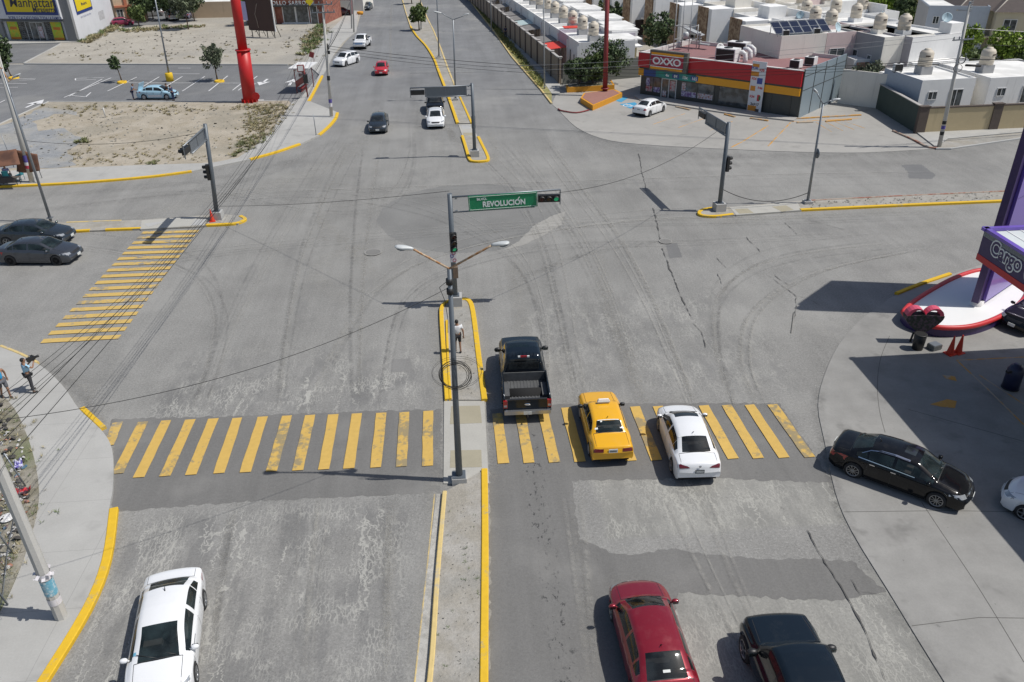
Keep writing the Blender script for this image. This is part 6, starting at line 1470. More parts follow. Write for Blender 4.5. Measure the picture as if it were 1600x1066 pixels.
# row A behind the perimeter wall
ra = Vector((-.088, .996, 0)); ru = Vector((.996, .088, 0)); A0 = g(904.5, 70, 3.85); A0.z = 0
for k in range(15):
    P = A0+ra*(5.4*k); hh = 3.65; ww = (6.9, 8.6)[k] if k < 2 else 9.8
    t, F_, S_, u, v = house('%s house from the near end of the white row behind the brown boundary wall' % nth[k], P, ru, ww, 5.36, hh, WHS if k not in (1,) else LIL_S, [(2.5, 2.9, 'water tank on the %s house from the near end of the white row' % nth[k])], (), ((1.0, 1.6, .9, 2.7), (3.0, 3.4, 1.5, 2.4)), ROOFW, .42, 'row_house', 'white row houses behind the brown wall', stand=.75)
    S_.panel('buttress', 5.06, 5.36, 0, hh, 0, .16, WHS, t)
    m = MB(); kh = hh+.42+.28*(k % 2); F_.block(m, ww-3.0, ww+.3, hh, kh, -5.3, -.05); pr = obj('upper_room', m, WHS, t); m = MB(); F_.block(m, ww-3.3, ww+.6, kh, kh+.10, -5.0, -.3); obj('upper_roof', m, ROOFW, pr)
    R_ = Face(u*ww, v, u); R_.panel('porch_wall', .4, 2.4, 0, 3.2, 0, .35, OCH, t); R_.panel('porch_roof', .2, 2.6, 3.2, 3.35, 0, 1.0, WHS, t)
    if k == 1: F_.panel('porch_wall', 6.8, 8.0, .3, 3.4, .0, .25, OCH, t); F_.panel('porch_roof', 6.0, 8.2, 3.4, 3.55, 0, 1.5, WHS, t)
    if k in (1, 2, 4, 5, 6, 7, 9, 11):
        L_ = Face(v*0, v, -u); mt = {1: M('red_canopy', (.62, .055, .035), .6, var=.06), 5: M('pale_green_canopy', (.40, .50, .50), .6)}.get(k, CORR)
        m = MB(); a, b_ = (.3, 5.0); z0, z1 = 2.55, 2.75; P4_ = [L_.pt(a, z1, .05), L_.pt(b_, z1, .05), L_.pt(b_, z0, 2.3), L_.pt(a, z0, 2.3)]
        m.add(P4_+[p-Vector((0, 0, .06)) for p in P4_], [(0, 1, 2, 3), (7, 6, 5, 4), (0, 4, 5, 1), (1, 5, 6, 2), (2, 6, 7, 3), (3, 7, 4, 0)]); me = m.mesh('canopy'); bm = bmesh.new(); bm.from_mesh(me); bmesh.ops.recalc_face_normals(bm, faces=bm.faces); bm.to_mesh(me); bm.free(); obj('yard_canopy', me, mt, t)
        for q in (a+.1, b_-.1): m = MB(); w0 = L_.pt(q, 0, 2.2); m.bar(w0, w0+Vector((0, 0, z0)), .07); obj('canopy_post', m, GALV, t)
    if k == 2: m = MB(); q = u*2.2+v*1.2; m.box((q.x, q.y, hh+.5), (2.6, 1.9, .07)); obj('roof_shade', m, M('red_canopy', (.62, .055, .035), .6), t)
# row B across the inner street: facing left, each with a stone pier
rb = Vector((-.19, .982, 0)); rbu = Vector((.982, .19, 0)); B0 = g(1166, 36, 6.0); B0.z = 0
for k in range(11):
    P = B0+rb*(8.2*k)+rbu*3.0
    t, F_, S_, u, v = house('%s house from the near end of the row with brown stone piers' % nth[k], P, rbu, 9.0, 8.1, 5.6+.4*(k % 2), (WHS, CRS, WHS)[k % 3], [(7.6, 4.2, 'water tank on the %s house from the near end of the stone pier row' % nth[k])], (), ((.6, 1.5, 3.2, 4.7), (2.0, 2.6, .2, 2.2)), ROOFW, .45, 'pier_house', 'houses with brown stone piers')
    b2 = S_.panel('front_room', 4.6, 8.0, 0, 6.15+.4*(k % 2), 0, 3.0, WHS, t); S_.panel('stone_cladding', 4.56, 7.2, 0, 6.25+.4*(k % 2), 3.0, 3.12, STONE, b2); S_.panel('porch_door', 3.4, 4.3, .0, 2.2, .0, .06, DOORM, t); S_.panel('porch_slab', .1, 4.55, 2.55, 2.75, 0, 1.6, CRS, t); F_.panel('porch_dark_panel', -2.4, -.9, .1, 2.4, -.098, -.08, DOORM, b2)  # flat dark panel painted as the shaded carport opening; none is cut
    F_.panel('roof_room', 2.6, 5.0, 5.6, 7.0, -6.9, -4.4, (WHS, CRS)[k % 2], t); F_.panel('roof_wall', 5.4, 5.6, 5.6, 6.7, -8.0, -.1, WHS, t)
    if k in (0, 2, 3, 5): dish('blue grey dish on the %s house of the stone pier row' % nth[k], P+rbu*5+rb*1.5+Vector((0, 0, 5.78)), .45, random.uniform(-1, 1), .6, M('dish_blue', (.42, .55, .60), .5), .5)
# row C behind it
for k in range(8):
    P = B0+rbu*12.6+rb*(7.4*k+1.0)
    t, F_, S_, u, v = house('%s house from the near end of the rear row of white flat roofs' % nth[k], P, rbu, 9.0, 7.2, 5.6+.3*(k % 2), CRS if k % 3 == 1 else WHS, [(1.6, 2.4, 'left water tank on the %s house of the rear row of flat roofs' % nth[k]), (6.2, 3.6, 'right water tank on the %s house of the rear row of flat roofs' % nth[k])], ((1.0, 2.0, 3.6, 4.6), (5.4, 6.4, 3.8, 4.6)), ((1.2, 2.2, 4.0, 4.8),), ROOFW, .5, 'flat_roof_house', 'rear row of white flat roofed houses', stand=.5)
    F_.panel('roof_room', 3.0, 5.2, 5.6, 7.2, -5.5, -3.4, (WHS, PKS, CRS)[k % 3], t); F_.panel('roof_wall', 7.0, 7.2, 5.6, 6.9, -7.0, -.2, WHS, t)
# cream and pink houses behind the shop
def gz(x, y, z): q = g(x, y, z); return Vector((q.x, q.y, 0))
pD = gz(1222, 56, 6.25); uD = (gz(1302, 51, 6.25)-pD); 
t, F_, S_, u, v = house('cream house with six solar panels on its roof behind the shop', pD, uD, 5.3, 8.5, 6.0, CRS, (), (), (), ROOFW, .22, 'house', HG)
t2 = thing('solar_array', 'row of six dark blue solar panels tilted on the cream house roof', 'solar panels', pD+u*2.0+v*1.4+Vector((0, 0, 6.05)), math.atan2(u.y, u.x))
SOL = M('solar_cell', (.012, .02, .05), .15, .2, var=.15)
for k in range(6):
    m = MB(); Mx = Matrix.Translation((-1.7+k*1.08, .2, .75)) @ Matrix.Rotation(R(32), 4, 'X'); m.box(None, (1.02, 1.9, .05), M=Mx); q = obj('solar_panel', m, SOL, t2); m = MB()
    for s in (-.5, .5): m.box(None, (.03, 1.92, .054), M=Mx @ Matrix.Translation((s, 0, .003)))
    for s in (-.95, 0, .95): m.box(None, (1.0, .025, .054), M=Mx @ Matrix.Translation((0, s, .003)))
    obj('panel_frame', m, GALV, q)
m = MB(); m.bar((-2.2, -.6, .2), (4.3, -.6, .2), .06); m.bar((-2.2, .9, 1.2), (4.3, .9, 1.2), .06)
for x in (-2, 1, 4): m.bar((x, .9, 0), (x, .9, 1.2), .05); m.bar((x, -.6, 0), (x, -.6, .2), .05)
obj('mounting_frame', m, GALV, t2)
t, F_, S_, u, v = house('pink house with a sliding window beside the cream solar house', pD+u*5.35, uD, 6.0, 7.5, 6.0, PKS, [(2.8, 3.8, 'water tank on the pink house behind the shop')], ((.6, 2.3, 3.0, 4.6),), (), ROOFW, .22)
F_.panel('drain_pipe', 3.1, 3.16, 0, 6, 0, .06, PKS, t)
ac_unit('small condenser on the edge of the cream house roof', pD+u*.6+v*.35+Vector((0, 0, 6.1)), (.7, .35, .55), 0, 'condensers on house roofs')
ac_unit('small condenser between the solar panels and the pink house', pD+u*4.2+v*.35+Vector((0, 0, 6.1)), (.7, .35, .55), 0, 'condensers on house roofs')
dish('blue dish on the corner of the pink house roof', pD+u*7.2+v*1.2+Vector((0, 0, 6.05)), .5, .6, .6, M('dish_blue', (.42, .55, .60), .5), .5)
pE = gz(1383, 58, 6.25); uE = Vector((.98, .2, 0)); t, F_, S_, u, v = house('narrow cream house with shaded left side between the pink house and the big white one', pE, uE, 6, 9, 6.0, CRS, [(2.0, 3.5, 'water tank on the narrow cream house')], (), ((4.5, 5.3, 2.6, 4.4), (7.0, 7.5, 3.2, 4.2)), ROOFW, .22); S_.panel('side_shade', .0, 9.0, 0, 6.2, 0, .003, SHADE_G, t)  # grey panel darkens the left wall for its shade; the plaster is cream
house('plain white house filling the gap behind the narrow cream one', pE+Vector((-3.5, 9.6, 0)), uE, 12, 8, 5.7, WHS, [(2.4, 3.0, 'left water tank on the plain white house behind the narrow one'), (8.2, 3.4, 'right water tank on the plain white house behind the narrow one')], ((1, 2, 3.6, 4.6), (6, 7, 3.6, 4.6)), (), ROOFW, .35)
pF = gz(1427, 58, 6.25); t, F_, S_, u, v = house('big white house with blank front wall left of the steel utility pole', pF, Vector((.96, .28, 0)), 6.6, 9, 6.0, WHS, [(1.6, 3.0, 'water tank on the big white blank fronted house')], (), ((4.2, 5.0, 2.6, 4.4), (6.8, 7.3, 3.2, 4.2)), ROOFW, .22); S_.panel('side_shade', .0, 9.0, 0, 6.2, 0, .003, M('lilac_shade', (.36, .34, .36), .9), t)  # lilac-grey panel puts the shade of the left wall into its colour
m = MB(); F_.block(m, 4.9, 6.5, 6.2, 7.2, -1.6, -.1); obj('roof_room', m, WHS, t)
F_.panel('lean_to_roof', -3.5, 1.0, 3.0, 3.2, .0, 1.6, WHS, t)
dish('pale blue dish on the roof room of the big white house', pF+u*5.2+v*1.2+Vector((0, 0, 7.2)), .5, -.4, .7, M('dish_blue', (.42, .55, .60), .5), .4); dish('blue dish behind the tank of the narrow house', pE+u*4.0+v*5+Vector((0, 0, 6.1)), .55, 1.0, .6, M('dish_blue', (.42, .55, .60), .5), 1.3)
# low houses at the tan wall
pG = gz(1442, 126, 3.85); uG = Vector((.995, .07, 0)); t, F_, S_, u, v = house('low white house with two windows right behind the tan wall', pG, uG, 5.4, 6.2, 3.7, WHS, [(2.2, 3.4, 'water tank on the low white house behind the tan wall')], ((.9, 1.7, 2.1, 2.75), (3.1, 4.3, 1.35, 2.85)), (), ROOFW, .16, stand=.75)
S_.panel('side_shade', 0, 6.2, 0, 3.86, 0, .003, M('bluish_stucco', (.42, .46, .52), .9), t)  # bluish panel paints shade over the white left wall
m = MB(); F_.block(m, 5.4, 6.8, 0, 3.5, -2.0, -1.9); obj('link_wall', m, OCH, t)
t, F_, S_, u, v = house('low white house with two windows at the right edge behind the tan wall', pG+u*6.9, uG, 9, 8, 3.6, WHS, [(1.6, 3.2, 'water tank on the low white house at the right edge')], ((1.0, 1.8, 2.1, 2.75), (3.6, 4.8, 1.35, 2.85)), (), ROOFW, .16, stand=.75)
ac_unit('condenser standing on the low white house roof beside the tank', pG+u*.3+v*4.6+Vector((0, 0, 3.75)), (.85, .4, .7), 0, 'condensers on house roofs')
t, F_, S_, u, v = house('low house with a canopied terrace behind the low white houses', pG+u*4.4+v*9.5, uG, 7, 7, 3.6, WHS, (), (), (), ROOFW, .1); F_.panel('terrace_roof', -.3, 4.6, 3.65, 3.85, 0, 1.6, WHS, t); F_.panel('terrace_back', .2, 4.2, .3, 3.4, .0, .03, OCH, t)
t, F_, S_, u, v = house('terracotta and white house with a red yard behind the dark green wall', gz(1336, 90, 4.1), Vector((1, .03, 0)), 5.4, 2.2, 3.8, WHS, (), (), (), ROOFW, .1); F_.panel('terracotta_front', .3, 5.2, .1, 3.6, 0, .04, TERR, t); F_.panel('doorway', 1.6, 2.1, 1.6, 3.3, .04, .06, DOORM, t); F_.panel('porch_divider', 2.2, 2.4, .1, 3.7, .04, .9, WHS, t); F_.panel('lower_roof', 2.4, 6.6, 2.5, 2.6, .04, 2.0, M('red_tile', (.40, .17, .12), .85, var=.15), t)
t = wall_thing('yard_wall', 'pale yard wall in front of the terracotta house', gz(1318, 108, 3.4), gz(1400, 117, 3.4), 3.4, .15, CRS, None)
# large houses top right
pH = gz(1446, 9, 6.3); t, F_, S_, u, v = house('blue grey house with small windows near the top right corner', gz(1452, 10, 6.2), Vector((.93, -.36, 0)), 7, 9, 6, M('bluish_stucco', (.42, .46, .52), .9), (), ((.8, 1.4, 4.2, 5.0), (3.6, 4.0, 2.4, 4.4)), (), ROOFW, .3, 'house', 'large houses at the top right')
S_.panel('side_shade', 0, 9, 0, 6.1, 0, .003, SHADE_G, t)  # left wall greyed so its colour carries the shade
DTILE = M('dark_roof_tile', (.075, .06, .055), .85, var=.25, sc=2.0); TANH = stucco('pale_tan_stucco', (.50, .45, .34))
def hip_house(label, P, u, w, d, h, mat, roof):
    P = Vector((P[0], P[1], 0)); u = Vector(u).normalized(); v = Vector((-u.y, u.x, 0)); t = thing('house', label, 'house', P, 0, 'large houses at the top right'); F_ = Face((0, 0, 0), u, -v); m = MB(); F_.block(m, 0, w, -.05, h, -d, 0); obj('wall', m, mat, t)
    m = MB(); c = [u*-.4-v*.4, u*(w+.4)-v*.4, u*(w+.4)+v*(d+.4), u*-.4+v*(d+.4)]; r0, r1 = u*(w*.35)+v*d/2, u*(w*.65)+v*d/2
    V_ = [q+Vector((0, 0, h)) for q in c]+[q+Vector((0, 0, h+1.9)) for q in (r0, r1)]; m.add(V_, [(0, 1, 5, 4), (1, 2, 5), (2, 3, 4, 5), (3, 0, 4), (3, 2, 1, 0)]); rf = obj('roof', m, roof, t)
    m = MB(); 
    for i, j in ((0, 4), (1, 5), (2, 5), (3, 4), (4, 5)): m.tube([V_[i], V_[j]], .09, 6)
    obj('ridge', m, M('ridge_tile', (.42, .38, .33), .8), rf)
    for a, b_, z0, z1 in ((1.0, 2.4, 3.4, 4.9), (w-2.6, w-1.0, 3.4, 4.9), (1.2, 2.6, .5, 2.2), (w-2.8, w-1.0, .1, 2.3)): window(F_, t, a, b_, z0, z1, 2, 0)
    F_.panel('balcony_slab', .4, w-.4, 2.7, 2.9, 0, 1.1, mat, t); S_ = Face(v*d, -v, -u); window(S_, t, 3, 4.4, 3.4, 4.9, 2); return t
hip_house('pale tan house with dark hipped roof left of its neighbour, top right', gz(1500, 13, 6), (.95, -.3, 0), 7.5, 9, 5.8, TANH, DTILE); hip_house('pale tan house with dark hipped roof at the top right edge', gz(1560, 16, 6), (.95, -.3, 0), 8, 9, 5.8, TANH, DTILE)
hip_house('yellowish house with dark roof behind the blue grey one', gz(1452, -12, 6), (.95, -.3, 0), 9, 8, 5.8, stucco('yellow_stucco', (.58, .48, .25)), DTILE)
# red earth park beyond the rear row
sheet('park_ground', G([(1260, 30), (1290, 0), (1330, -30), (1480, -30), (1450, 30), (1400, 48)]), -.02, dirt('red_earth', (.36, .19, .12), (.42, .30, .20), (.34, .30, .18), .3))
# ---- clothing shop on the left
mc, ml_, mr_ = g(125, 65), g(0, 63), g(181, 37.5); ed = (ml_-mc).normalized(); es = (mr_-mc).normalized()
ms = thing('clothing_shop', 'tall grey and white clothing shop with big yellow sign boards', 'shop', mc); out_f = Vector((ed.y, -ed.x, 0)); out_f = out_f if out_f.y < 0 else -out_f; out_s = Vector((es.y, -es.x, 0)); out_s = out_s if out_s.x > 0 else -out_s
Wm, Dm, Hm = 26.0, (mr_-mc).length, 10.5
GRF = stucco('grey_facade', (.23, .235, .24)); WHF = stucco('white_facade', (.62, .63, .66))
inner_ = -out_f; P_ = [Vector(), ed*Wm, ed*Wm+es*Dm, es*Dm]; m = MB(); m.prism([(p.x, p.y) for p in P_], 0, Hm); obj('wall', m, WHF, ms)
F_ = Face((0, 0, 0), ed, out_f); Fw = Face(mc, ed, out_f); S_ = Face((0, 0, 0), es, out_s); Sw = Face(mc, es, out_s)
F_.panel('grey_pier', 0.0, 1.7, 0, Hm, .0, .5, GRF, ms); F_.panel('grey_lintel', 1.7, Wm, 3.05, 3.45, .0, .5, GRF, ms); F_.panel('grey_pier', 13.2, 15.0, 0, Hm, 0, .5, GRF, ms)
a, c = Fw.px(103, 33), Fw.px(0, 33)
sp_ = F_.panel('sign_box', Fw.px(103, 31)[0], 13.0, 3.45, Hm, .0, 1.0, WHF, ms)
ya, yb = Fw.px(92, 24), Fw.px(12, 22); YB = M('yellow_board', (.74, .56, .012), .5, var=.05); NB_ = M('navy_border', (.025, .05, .20), .5)
# board is on the sign box, one metre proud of the wall: look it up on that plane
Fb = Face(mc+out_f*1.0, ed, out_f); y0 = Fb.px(92, 24); y1 = Fb.px(10, 24)
bd = F_.panel('navy_border', y0[0], y1[0], y0[1], y0[1]+5.0, 1.0, 1.06, NB_, ms); F_.panel('yellow_board', y0[0]+.45, y1[0]-.45, y0[1]+.45, y0[1]+4.6, 1.06, 1.10, YB, bd)
mid = (y0[0]+y1[0])/2; INK = M('dark_lettering', (.05, .05, .07), .6)
def fpx(body, a, c, d, mat, par, hgt, **k):
    a, c = Fb.px(*a), Fb.px(*c); me = fit(text_mesh(body, 1.2, .004, **k), abs(a[0]-c[0]), hgt); me.transform(frame(F_.pt((a[0]+c[0])/2, (a[1]+c[1])/2, d), F_.right())); return obj('lettering', me, mat, par)
fpx('Manhattan', (15, 3), (86, 5), 1.115, INK, bd, 1.35, off=.004, shear=.15); fpx('Mirasierra', (52, 14.5), (87, 15.5), 1.115, INK, bd, .85, off=.014)
fpx('ROPA Y CALZADO PARA TODA LA FAMILIA', (14, 28.5), (97, 28.5), 1.012, NB_, ms, .5, off=.01)
# shop front
window(F_, ms, 2.4, 12.6, .15, 3.0, 6, -.02, M('shop_frame', (.42, .44, .46), .4, .4), 'shop_window', None, .12)
PY = M('poster_yellow_green', (.62, .52, .04), .6, var=.5, sc=1.6, col2=(.28, .50, .05)); PYR = M('poster_orange', (.60, .20, .03), .6)
for u_ in (2.6, 10.6):
    pz = F_.panel('sale_poster', u_, u_+1.9, .2, 2.9, .04, .07, PY, ms); F_.panel('poster_band', u_+.05, u_+1.85, .22, .55, .07, .075, PYR, pz); F_.panel('poster_band', u_+.3, u_+1.6, 1.7, 2.15, .07, .075, PYR, pz)
dd = window(F_, ms, 6.0, 8.3, .1, 2.75, 2, .03, M('shop_frame', (.42, .44, .46), .4, .4), 'door', None, .12); F_.panel('door_poster', 6.2, 7.0, .5, 2.2, .06, .07, POSTM[2], dd)
F_.panel('canopy', 1.7, 13.0, 3.0, 3.1, .0, .75, GRF, ms)
y0 = Sw.px(120, 23); y1 = Sw.px(144, 12); bd = S_.panel('navy_border', y0[0], y1[0], y0[1]-.05, y0[1]+5.2, 0, .06, NB_, ms); S_.panel('yellow_board', y0[0]+.4, y1[0]-.4, y0[1]+.4, y0[1]+4.8, .06, .10, YB, bd)
mid = (y0[0]+y1[0])/2; S_.text('lettering', 'Manhattan', 1.05, mid, y0[1]+2.2, .11, INK, bd, ext=.004, off=.006, shear=.18, sx=(y1[0]-y0[0])/6.6); S_.text('lettering', 'Mirasierra', .7, mid+.2, y0[1]+1.0, .11, INK, bd, ext=.004, off=.006); S_.text('lettering', 'ROPA Y CALZADO PARA TODA', .42, mid, y0[1]-.75, .012, M('faint_lettering', (.34, .36, .48), .7), ms, ext=.004, sx=.9)
m = MB(); S_.block(m, Sw.px(157, 35)[0], Sw.px(166, 36)[0], 1.6, 3.0, .001, .006); obj('graffiti', m, M('graffiti_smudge', (.46, .46, .48), .8, var=.4, sc=3), ms)
# houses beyond the clothing shop
PCH = stucco('peach_stucco', (.56, .43, .30)); RUS = stucco('rust_trim', (.46, .17, .10))
t, F_, S_, u, v = house('peach and rust trimmed house just behind the clothing shop', g(184, 36), (.86, .5, 0), 5.5, 8, 5.4, PCH, (), ((.3, 1.3, .3, 2.2), (3.2, 4.2, .3, 2.2)), (), ROOFW, .2, 'house', 'houses around the clothing shop')
F_.panel('rust_band', 0, 5.5, 2.6, 2.9, 0, .35, RUS, t); F_.panel('rust_pier', 1.8, 2.3, 0, 5.4, 0, .25, RUS, t); F_.panel('rust_pier', 4.8, 5.2, 0, 5.4, 0, .25, RUS, t)
t, F_, S_, u, v = house('low beige walled house beyond the pale vacant lot', g(301, 29), (1, -.05, 0), 12.5, 9, 2.6, BEI2, (), (), (), ROOFW, .25, 'house', 'houses around the clothing shop')
t, F_, S_, u, v = house('tall yellowish house behind the low beige wall', g(380, 18), (1, -.05, 0), 9, 9, 6.5, CRS, (), ((1, 2.2, 3.2, 4.6), (4, 5.2, 3.2, 4.6)), (), ROOFW, .3, 'house', 'houses around the clothing shop')
for k, (x, w_) in enumerate(((205, 8), (262, 9))):
    house(['pale house behind the dark street trees, left', 'pale house at the end of the side street'][k], g(x, -14), (1, -.1, 0), w_, 9, 5.4, (CRS, WHS)[k], (), ((1, 2.2, .8, 2.2), (4, 5.2, .8, 2.2), (1, 2.2, 3.4, 4.6)), (), ROOFW, .3, 'house', 'houses around the clothing shop')
# brick restaurant
br0, br1 = g(418, 38.5), g(510, 38); bu = (br1-br0).normalized(); BRK = M('red_brick', (.24, .085, .06), .9, var=.3, sc=1.6, grain=.4, col2=(.30, .12, .085)); Wb = (br1-br0).length
bt = thing('restaurant', 'red brick restaurant with white letters on its canopy edge', 'restaurant', br0); bv = Vector((-bu.y, bu.x, 0)); F_ = Face((0, 0, 0), bu, -bv); m = MB(); F_.block(m, 0, Wb, 0, 5.4, -10, 0); obj('wall', m, BRK, bt); F_.panel('canopy_edge', -.2, Wb-1.4, 3.0, 3.25, 0, 1.0, DKG, bt); F_.panel('upper_brick', 0, Wb-.2, 3.3, 5.6, 0, .5, BRK, bt)
F_.text('lettering', 'POLLO SABROSO', .95, Wb*.47, 3.27, .62, WTXT, bt, ext=.03, off=.01, space=1.25, sx=.9)
for a in (3.2, 5.6): window(F_, bt, a, a+2.1, .35, 2.9, 1, .0, PANW, 'window', None, .14)
window(F_, bt, 8.2, 9.3, .05, 2.9, 1, .0, PANW, 'door', None, .14); window(F_, bt, .15, 1.2, .3, 2.9, 1, .0, DKG); F_.panel('plinth', 2.8, 8.0, 0, .28, 0, .25, PANW, bt); F_.panel('corner_post', Wb-.25, Wb, 0, 5.2, 0, .4, BRK, bt)
t = thing('drain_pipe', 'white pipe post at the brick restaurant front', 'post', g(432, 38, .1)); m = MB(); m.tube([(0, 0, 0), (-.2, 0, 6)], .09, 8); obj('pole', m, PANW, t)
t, F_, S_, u, v = house('small shop with colourful front beyond the brick restaurant', g(518, 18), bu, 6.5, 8, 4.5, CRS, (), (), (), ROOFW, .2, 'house', 'houses around the clothing shop'); 
for k, c in enumerate(((.03, .25, .50), (.62, .22, .03), (.45, .06, .12), (.10, .35, .45))): F_.panel('sign_panel', .3+k*1.5, 1.6+k*1.5, 2.2+.3*(k % 2), 4.2, 0, .06, M('mural_%s' % 'abcd'[k], c, .6, var=.4, sc=1.5), t)
t = thing('awning', 'dark red shade canopy over the parked maroon car', 'awning', g(536, 24)); m = MB(); m.box((0, 0, 2.9), (3.6, 4.0, .12)); obj('cloth', m, DRED, t); m = MB()
for x, y in ((-1.7, -1.9), (1.7, -1.9), (1.7, 1.9), (-1.7, 1.9)): m.tube([(x, y, 0), (x, y, 2.9)], .06, 6)
obj('pole', m, GALV, t); m = MB(); m.box((1.75, 0, 1.5), (.05, 3.8, 2.6)); obj('side_cloth', m, DRED, t)
t = thing('planter', 'orange planter at the foot of the pale pole by the driveway', 'planter', g(563, 23)); m = MB(); m.lathe([(.5, 0), (.65, .5), (.5, .55), (0, .5)], n=12); obj('pot', m, M('orange_kerb', (.62, .28, .02), .7), t)

# ---- station canopy at the right edge: lettered fascia, pale roof; it throws the big shade on the forecourt
ch = 6.65; tip = g(1330, 560, .035); cor = tip+Vector((sdir.x, sdir.y, 0))*(ch/sdir.z); cor.z = 0
a_ = (g(1535, 800, .035)-tip); a_.z = 0; a_.normalize(); b_ = (g(1600, 545, .035)-tip); b_.z = 0; b_.normalize()
t = thing('station_canopy', 'purple edged petrol station canopy with rimmed white lettering at the right edge', 'canopy', cor)
Lc, Wc = 17.0, 24.0; P = [Vector(), b_*Wc, b_*Wc+a_*Lc, a_*Lc]; m = MB(); m.prism([(p.x, p.y) for p in P], ch-.35, ch-.12, True, True); rf = obj('canopy_roof', m, M('canopy_sheet', (.60, .64, .63), .5, var=.16, sc=1.2), t)
m = MB()
for k in range(40): m.bar(b_*(.3+k*.6)+Vector((0, 0, ch-.115)), b_*(.3+k*.6)+a_*Lc+Vector((0, 0, ch-.115)), .05, .03)
obj('roof_rib', m, PANW, rf)
for i in range(4):
    p0, p1 = P[i], P[(i+1) % 4]; dd_ = (p1-p0).normalized(); o_ = Vector((dd_.y, -dd_.x, 0)); cc_ = (P[0]+P[2])/2; o_ = o_ if o_.dot(p0-cc_) > 0 else -o_
    Fq = Face(p0, dd_, o_); L_ = (p1-p0).length; fs_ = Fq.panel('fascia', 0, L_, ch-1.15, ch-.10, -.10, .0, PURD, t); Fq.panel('top_rim', -.12, L_+.12, ch-.10, ch+.03, -.16, .06, PURP, fs_); Fq.panel('red_band', 0, L_, ch-1.42, ch-1.15, -.08, .02, REDT, fs_)
    if i == 3:
        Fp = Face(p1+cor, -dd_, o_); u0, u1 = Fp.px(1551, 383)[0], Fp.px(1597, 412)[0]; zc = ch-.62; r_ = Fq.right(); mid = p1+(-dd_)*((u0+u1)/2)+Vector((0, 0, zc))
        for off_, mt, e_, d_ in ((.075, WTXT, .006, .012), (.012, PURD, .006, .022)):
            me = fit(text_mesh('Cargo', .98, e_, off_), abs(u1-u0)+off_*2, .78+off_*2); me.transform(frame(mid+o_*d_, r_)); obj('lettering', me, mt, fs_)
        q = mid-dd_*(abs(u1-u0)/2+.75); m = MB(); m.lathe([(.46, 0), (.46, .03), (.33, .03), (.33, 0)], n=28, cap=False, M=frame(q+o_*.004, r_)); obj('round_emblem', m, WTXT, fs_); m = MB(); m.lathe([(0, .02), (.33, .02)], n=24, M=frame(q+o_*.004, r_)); obj('emblem_disc', m, REDT, fs_)
for u_, v_ in ((7, 4), (19, 4), (7, 13), (19, 13)): q = b_*u_+a_*v_; m = MB(); m.box((q.x, q.y, (ch-.4)/2), (.5, .5, ch-.4)); obj('column', m, WHP, t)
# ================================================================== trees and plants
BARK = M('bark', (.13, .10, .075), .95, var=.3, sc=3); 
def leaf_mat(name, c, c2):
    b = NB(name); r = b.island(); col = b.mix(r, c, c2); b.out(b.scale(col, .65+r*.7), .6, 0, .3)
    b.bsdf.inputs['Transmission Weight'].default_value = 0; return b.mat
L_DARK = leaf_mat('leaf_dark', (.048, .075, .035), (.10, .14, .06)); L_MID = leaf_mat('leaf_mid', (.065, .105, .035), (.14, .18, .06)); L_BRI = leaf_mat('leaf_bright', (.10, .17, .02), (.22, .30, .045)); L_GRY = leaf_mat('leaf_grey', (.085, .105, .065), (.15, .175, .11)); L_DRY = leaf_mat('leaf_dry', (.19, .165, .085), (.33, .285, .165))
def leaves(m, c, rad, n, ls, sq=1.0):
    for _ in range(n):
        d = Vector((random.gauss(0, 1), random.gauss(0, 1), random.gauss(0, 1))).normalized()*(random.random()**.45)
        p = Vector(c)+Vector((d.x*rad, d.y*rad, d.z*rad*sq)); s = ls*random.uniform(.6, 1.3)
        a = Vector((random.gauss(0, 1), random.gauss(0, 1), random.gauss(0, .7))).normalized(); b2 = a.orthogonal(); b2.rotate(Matrix.Rotation(random.uniform(0, 6.28), 3, a))
        b2 = b2.normalized(); u = b2*s; w = a.cross(b2)*s*.55
        m.add([p-u, p+w, p+u, p-w], [(0, 1, 2, 3)])
def tree(label, P, h, rx, trunk, mat, clumps=26, n=90, ls=.16, rz=None, group=None, lean=(0, 0), open_=.0, name='tree', tr=.10):
    "trunk with limbs; leaf clumps sit at the limb ends and through the crown"
    P = Vector(P); t = thing(name, label, 'tree', P, 0, group); rz = rz or (h-trunk)/2; cz = trunk+rz; cc = Vector((lean[0], lean[1], cz))
    tk = MB(); top = Vector((lean[0]*.6, lean[1]*.6, trunk+rz*.5)); tk.tube([(0, 0, 0), Vector((lean[0]*.2, lean[1]*.2, trunk*.6)), top, cc], [tr*1.25, tr, tr*.7, tr*.25], 7)
    cr = MB()
    for k in range(clumps):
        a = k*2.4+random.uniform(-.4, .4); zz = 1-2*(k+.5)/clumps; rr = math.sqrt(max(0, 1-zz*zz)); q = random.uniform(.32, 1.0)
        if open_ and random.random() < open_: q *= 1.15
        c = cc+Vector((math.cos(a)*rr*rx*q, math.sin(a)*rr*rx*q, zz*rz*q)); cl = random.uniform(.24, .42)*min(rx, rz)
        leaves(cr, c, cl, int(n*random.uniform(.4, 1.0)), ls, .85)
        if k % 3 == 0: tk.tube([top*random.uniform(.7, 1), (top+c)/2+Vector((0, 0, .1)), c], [tr*.4, tr*.25, tr*.08], 5)
    leaves(cr, cc, min(rx, rz)*.6, n*2, ls)
    obj('trunk', tk, BARK, t); obj('crown', cr, mat, t); return t
def px_tree(label, b, topx, rx_px, trunk_px, mat, z0=0, **k):
    B = g(*b, z0); T = gtop(b, topx, z0); dep = (B-CAM).dot(_fw); mpp = dep/CF; h = T.z-B.z
    tr_ = gtop(b, (b[0], trunk_px), z0).z-B.z
    return tree(label, B, h, rx_px*mpp, max(.2, tr_), mat, **k)
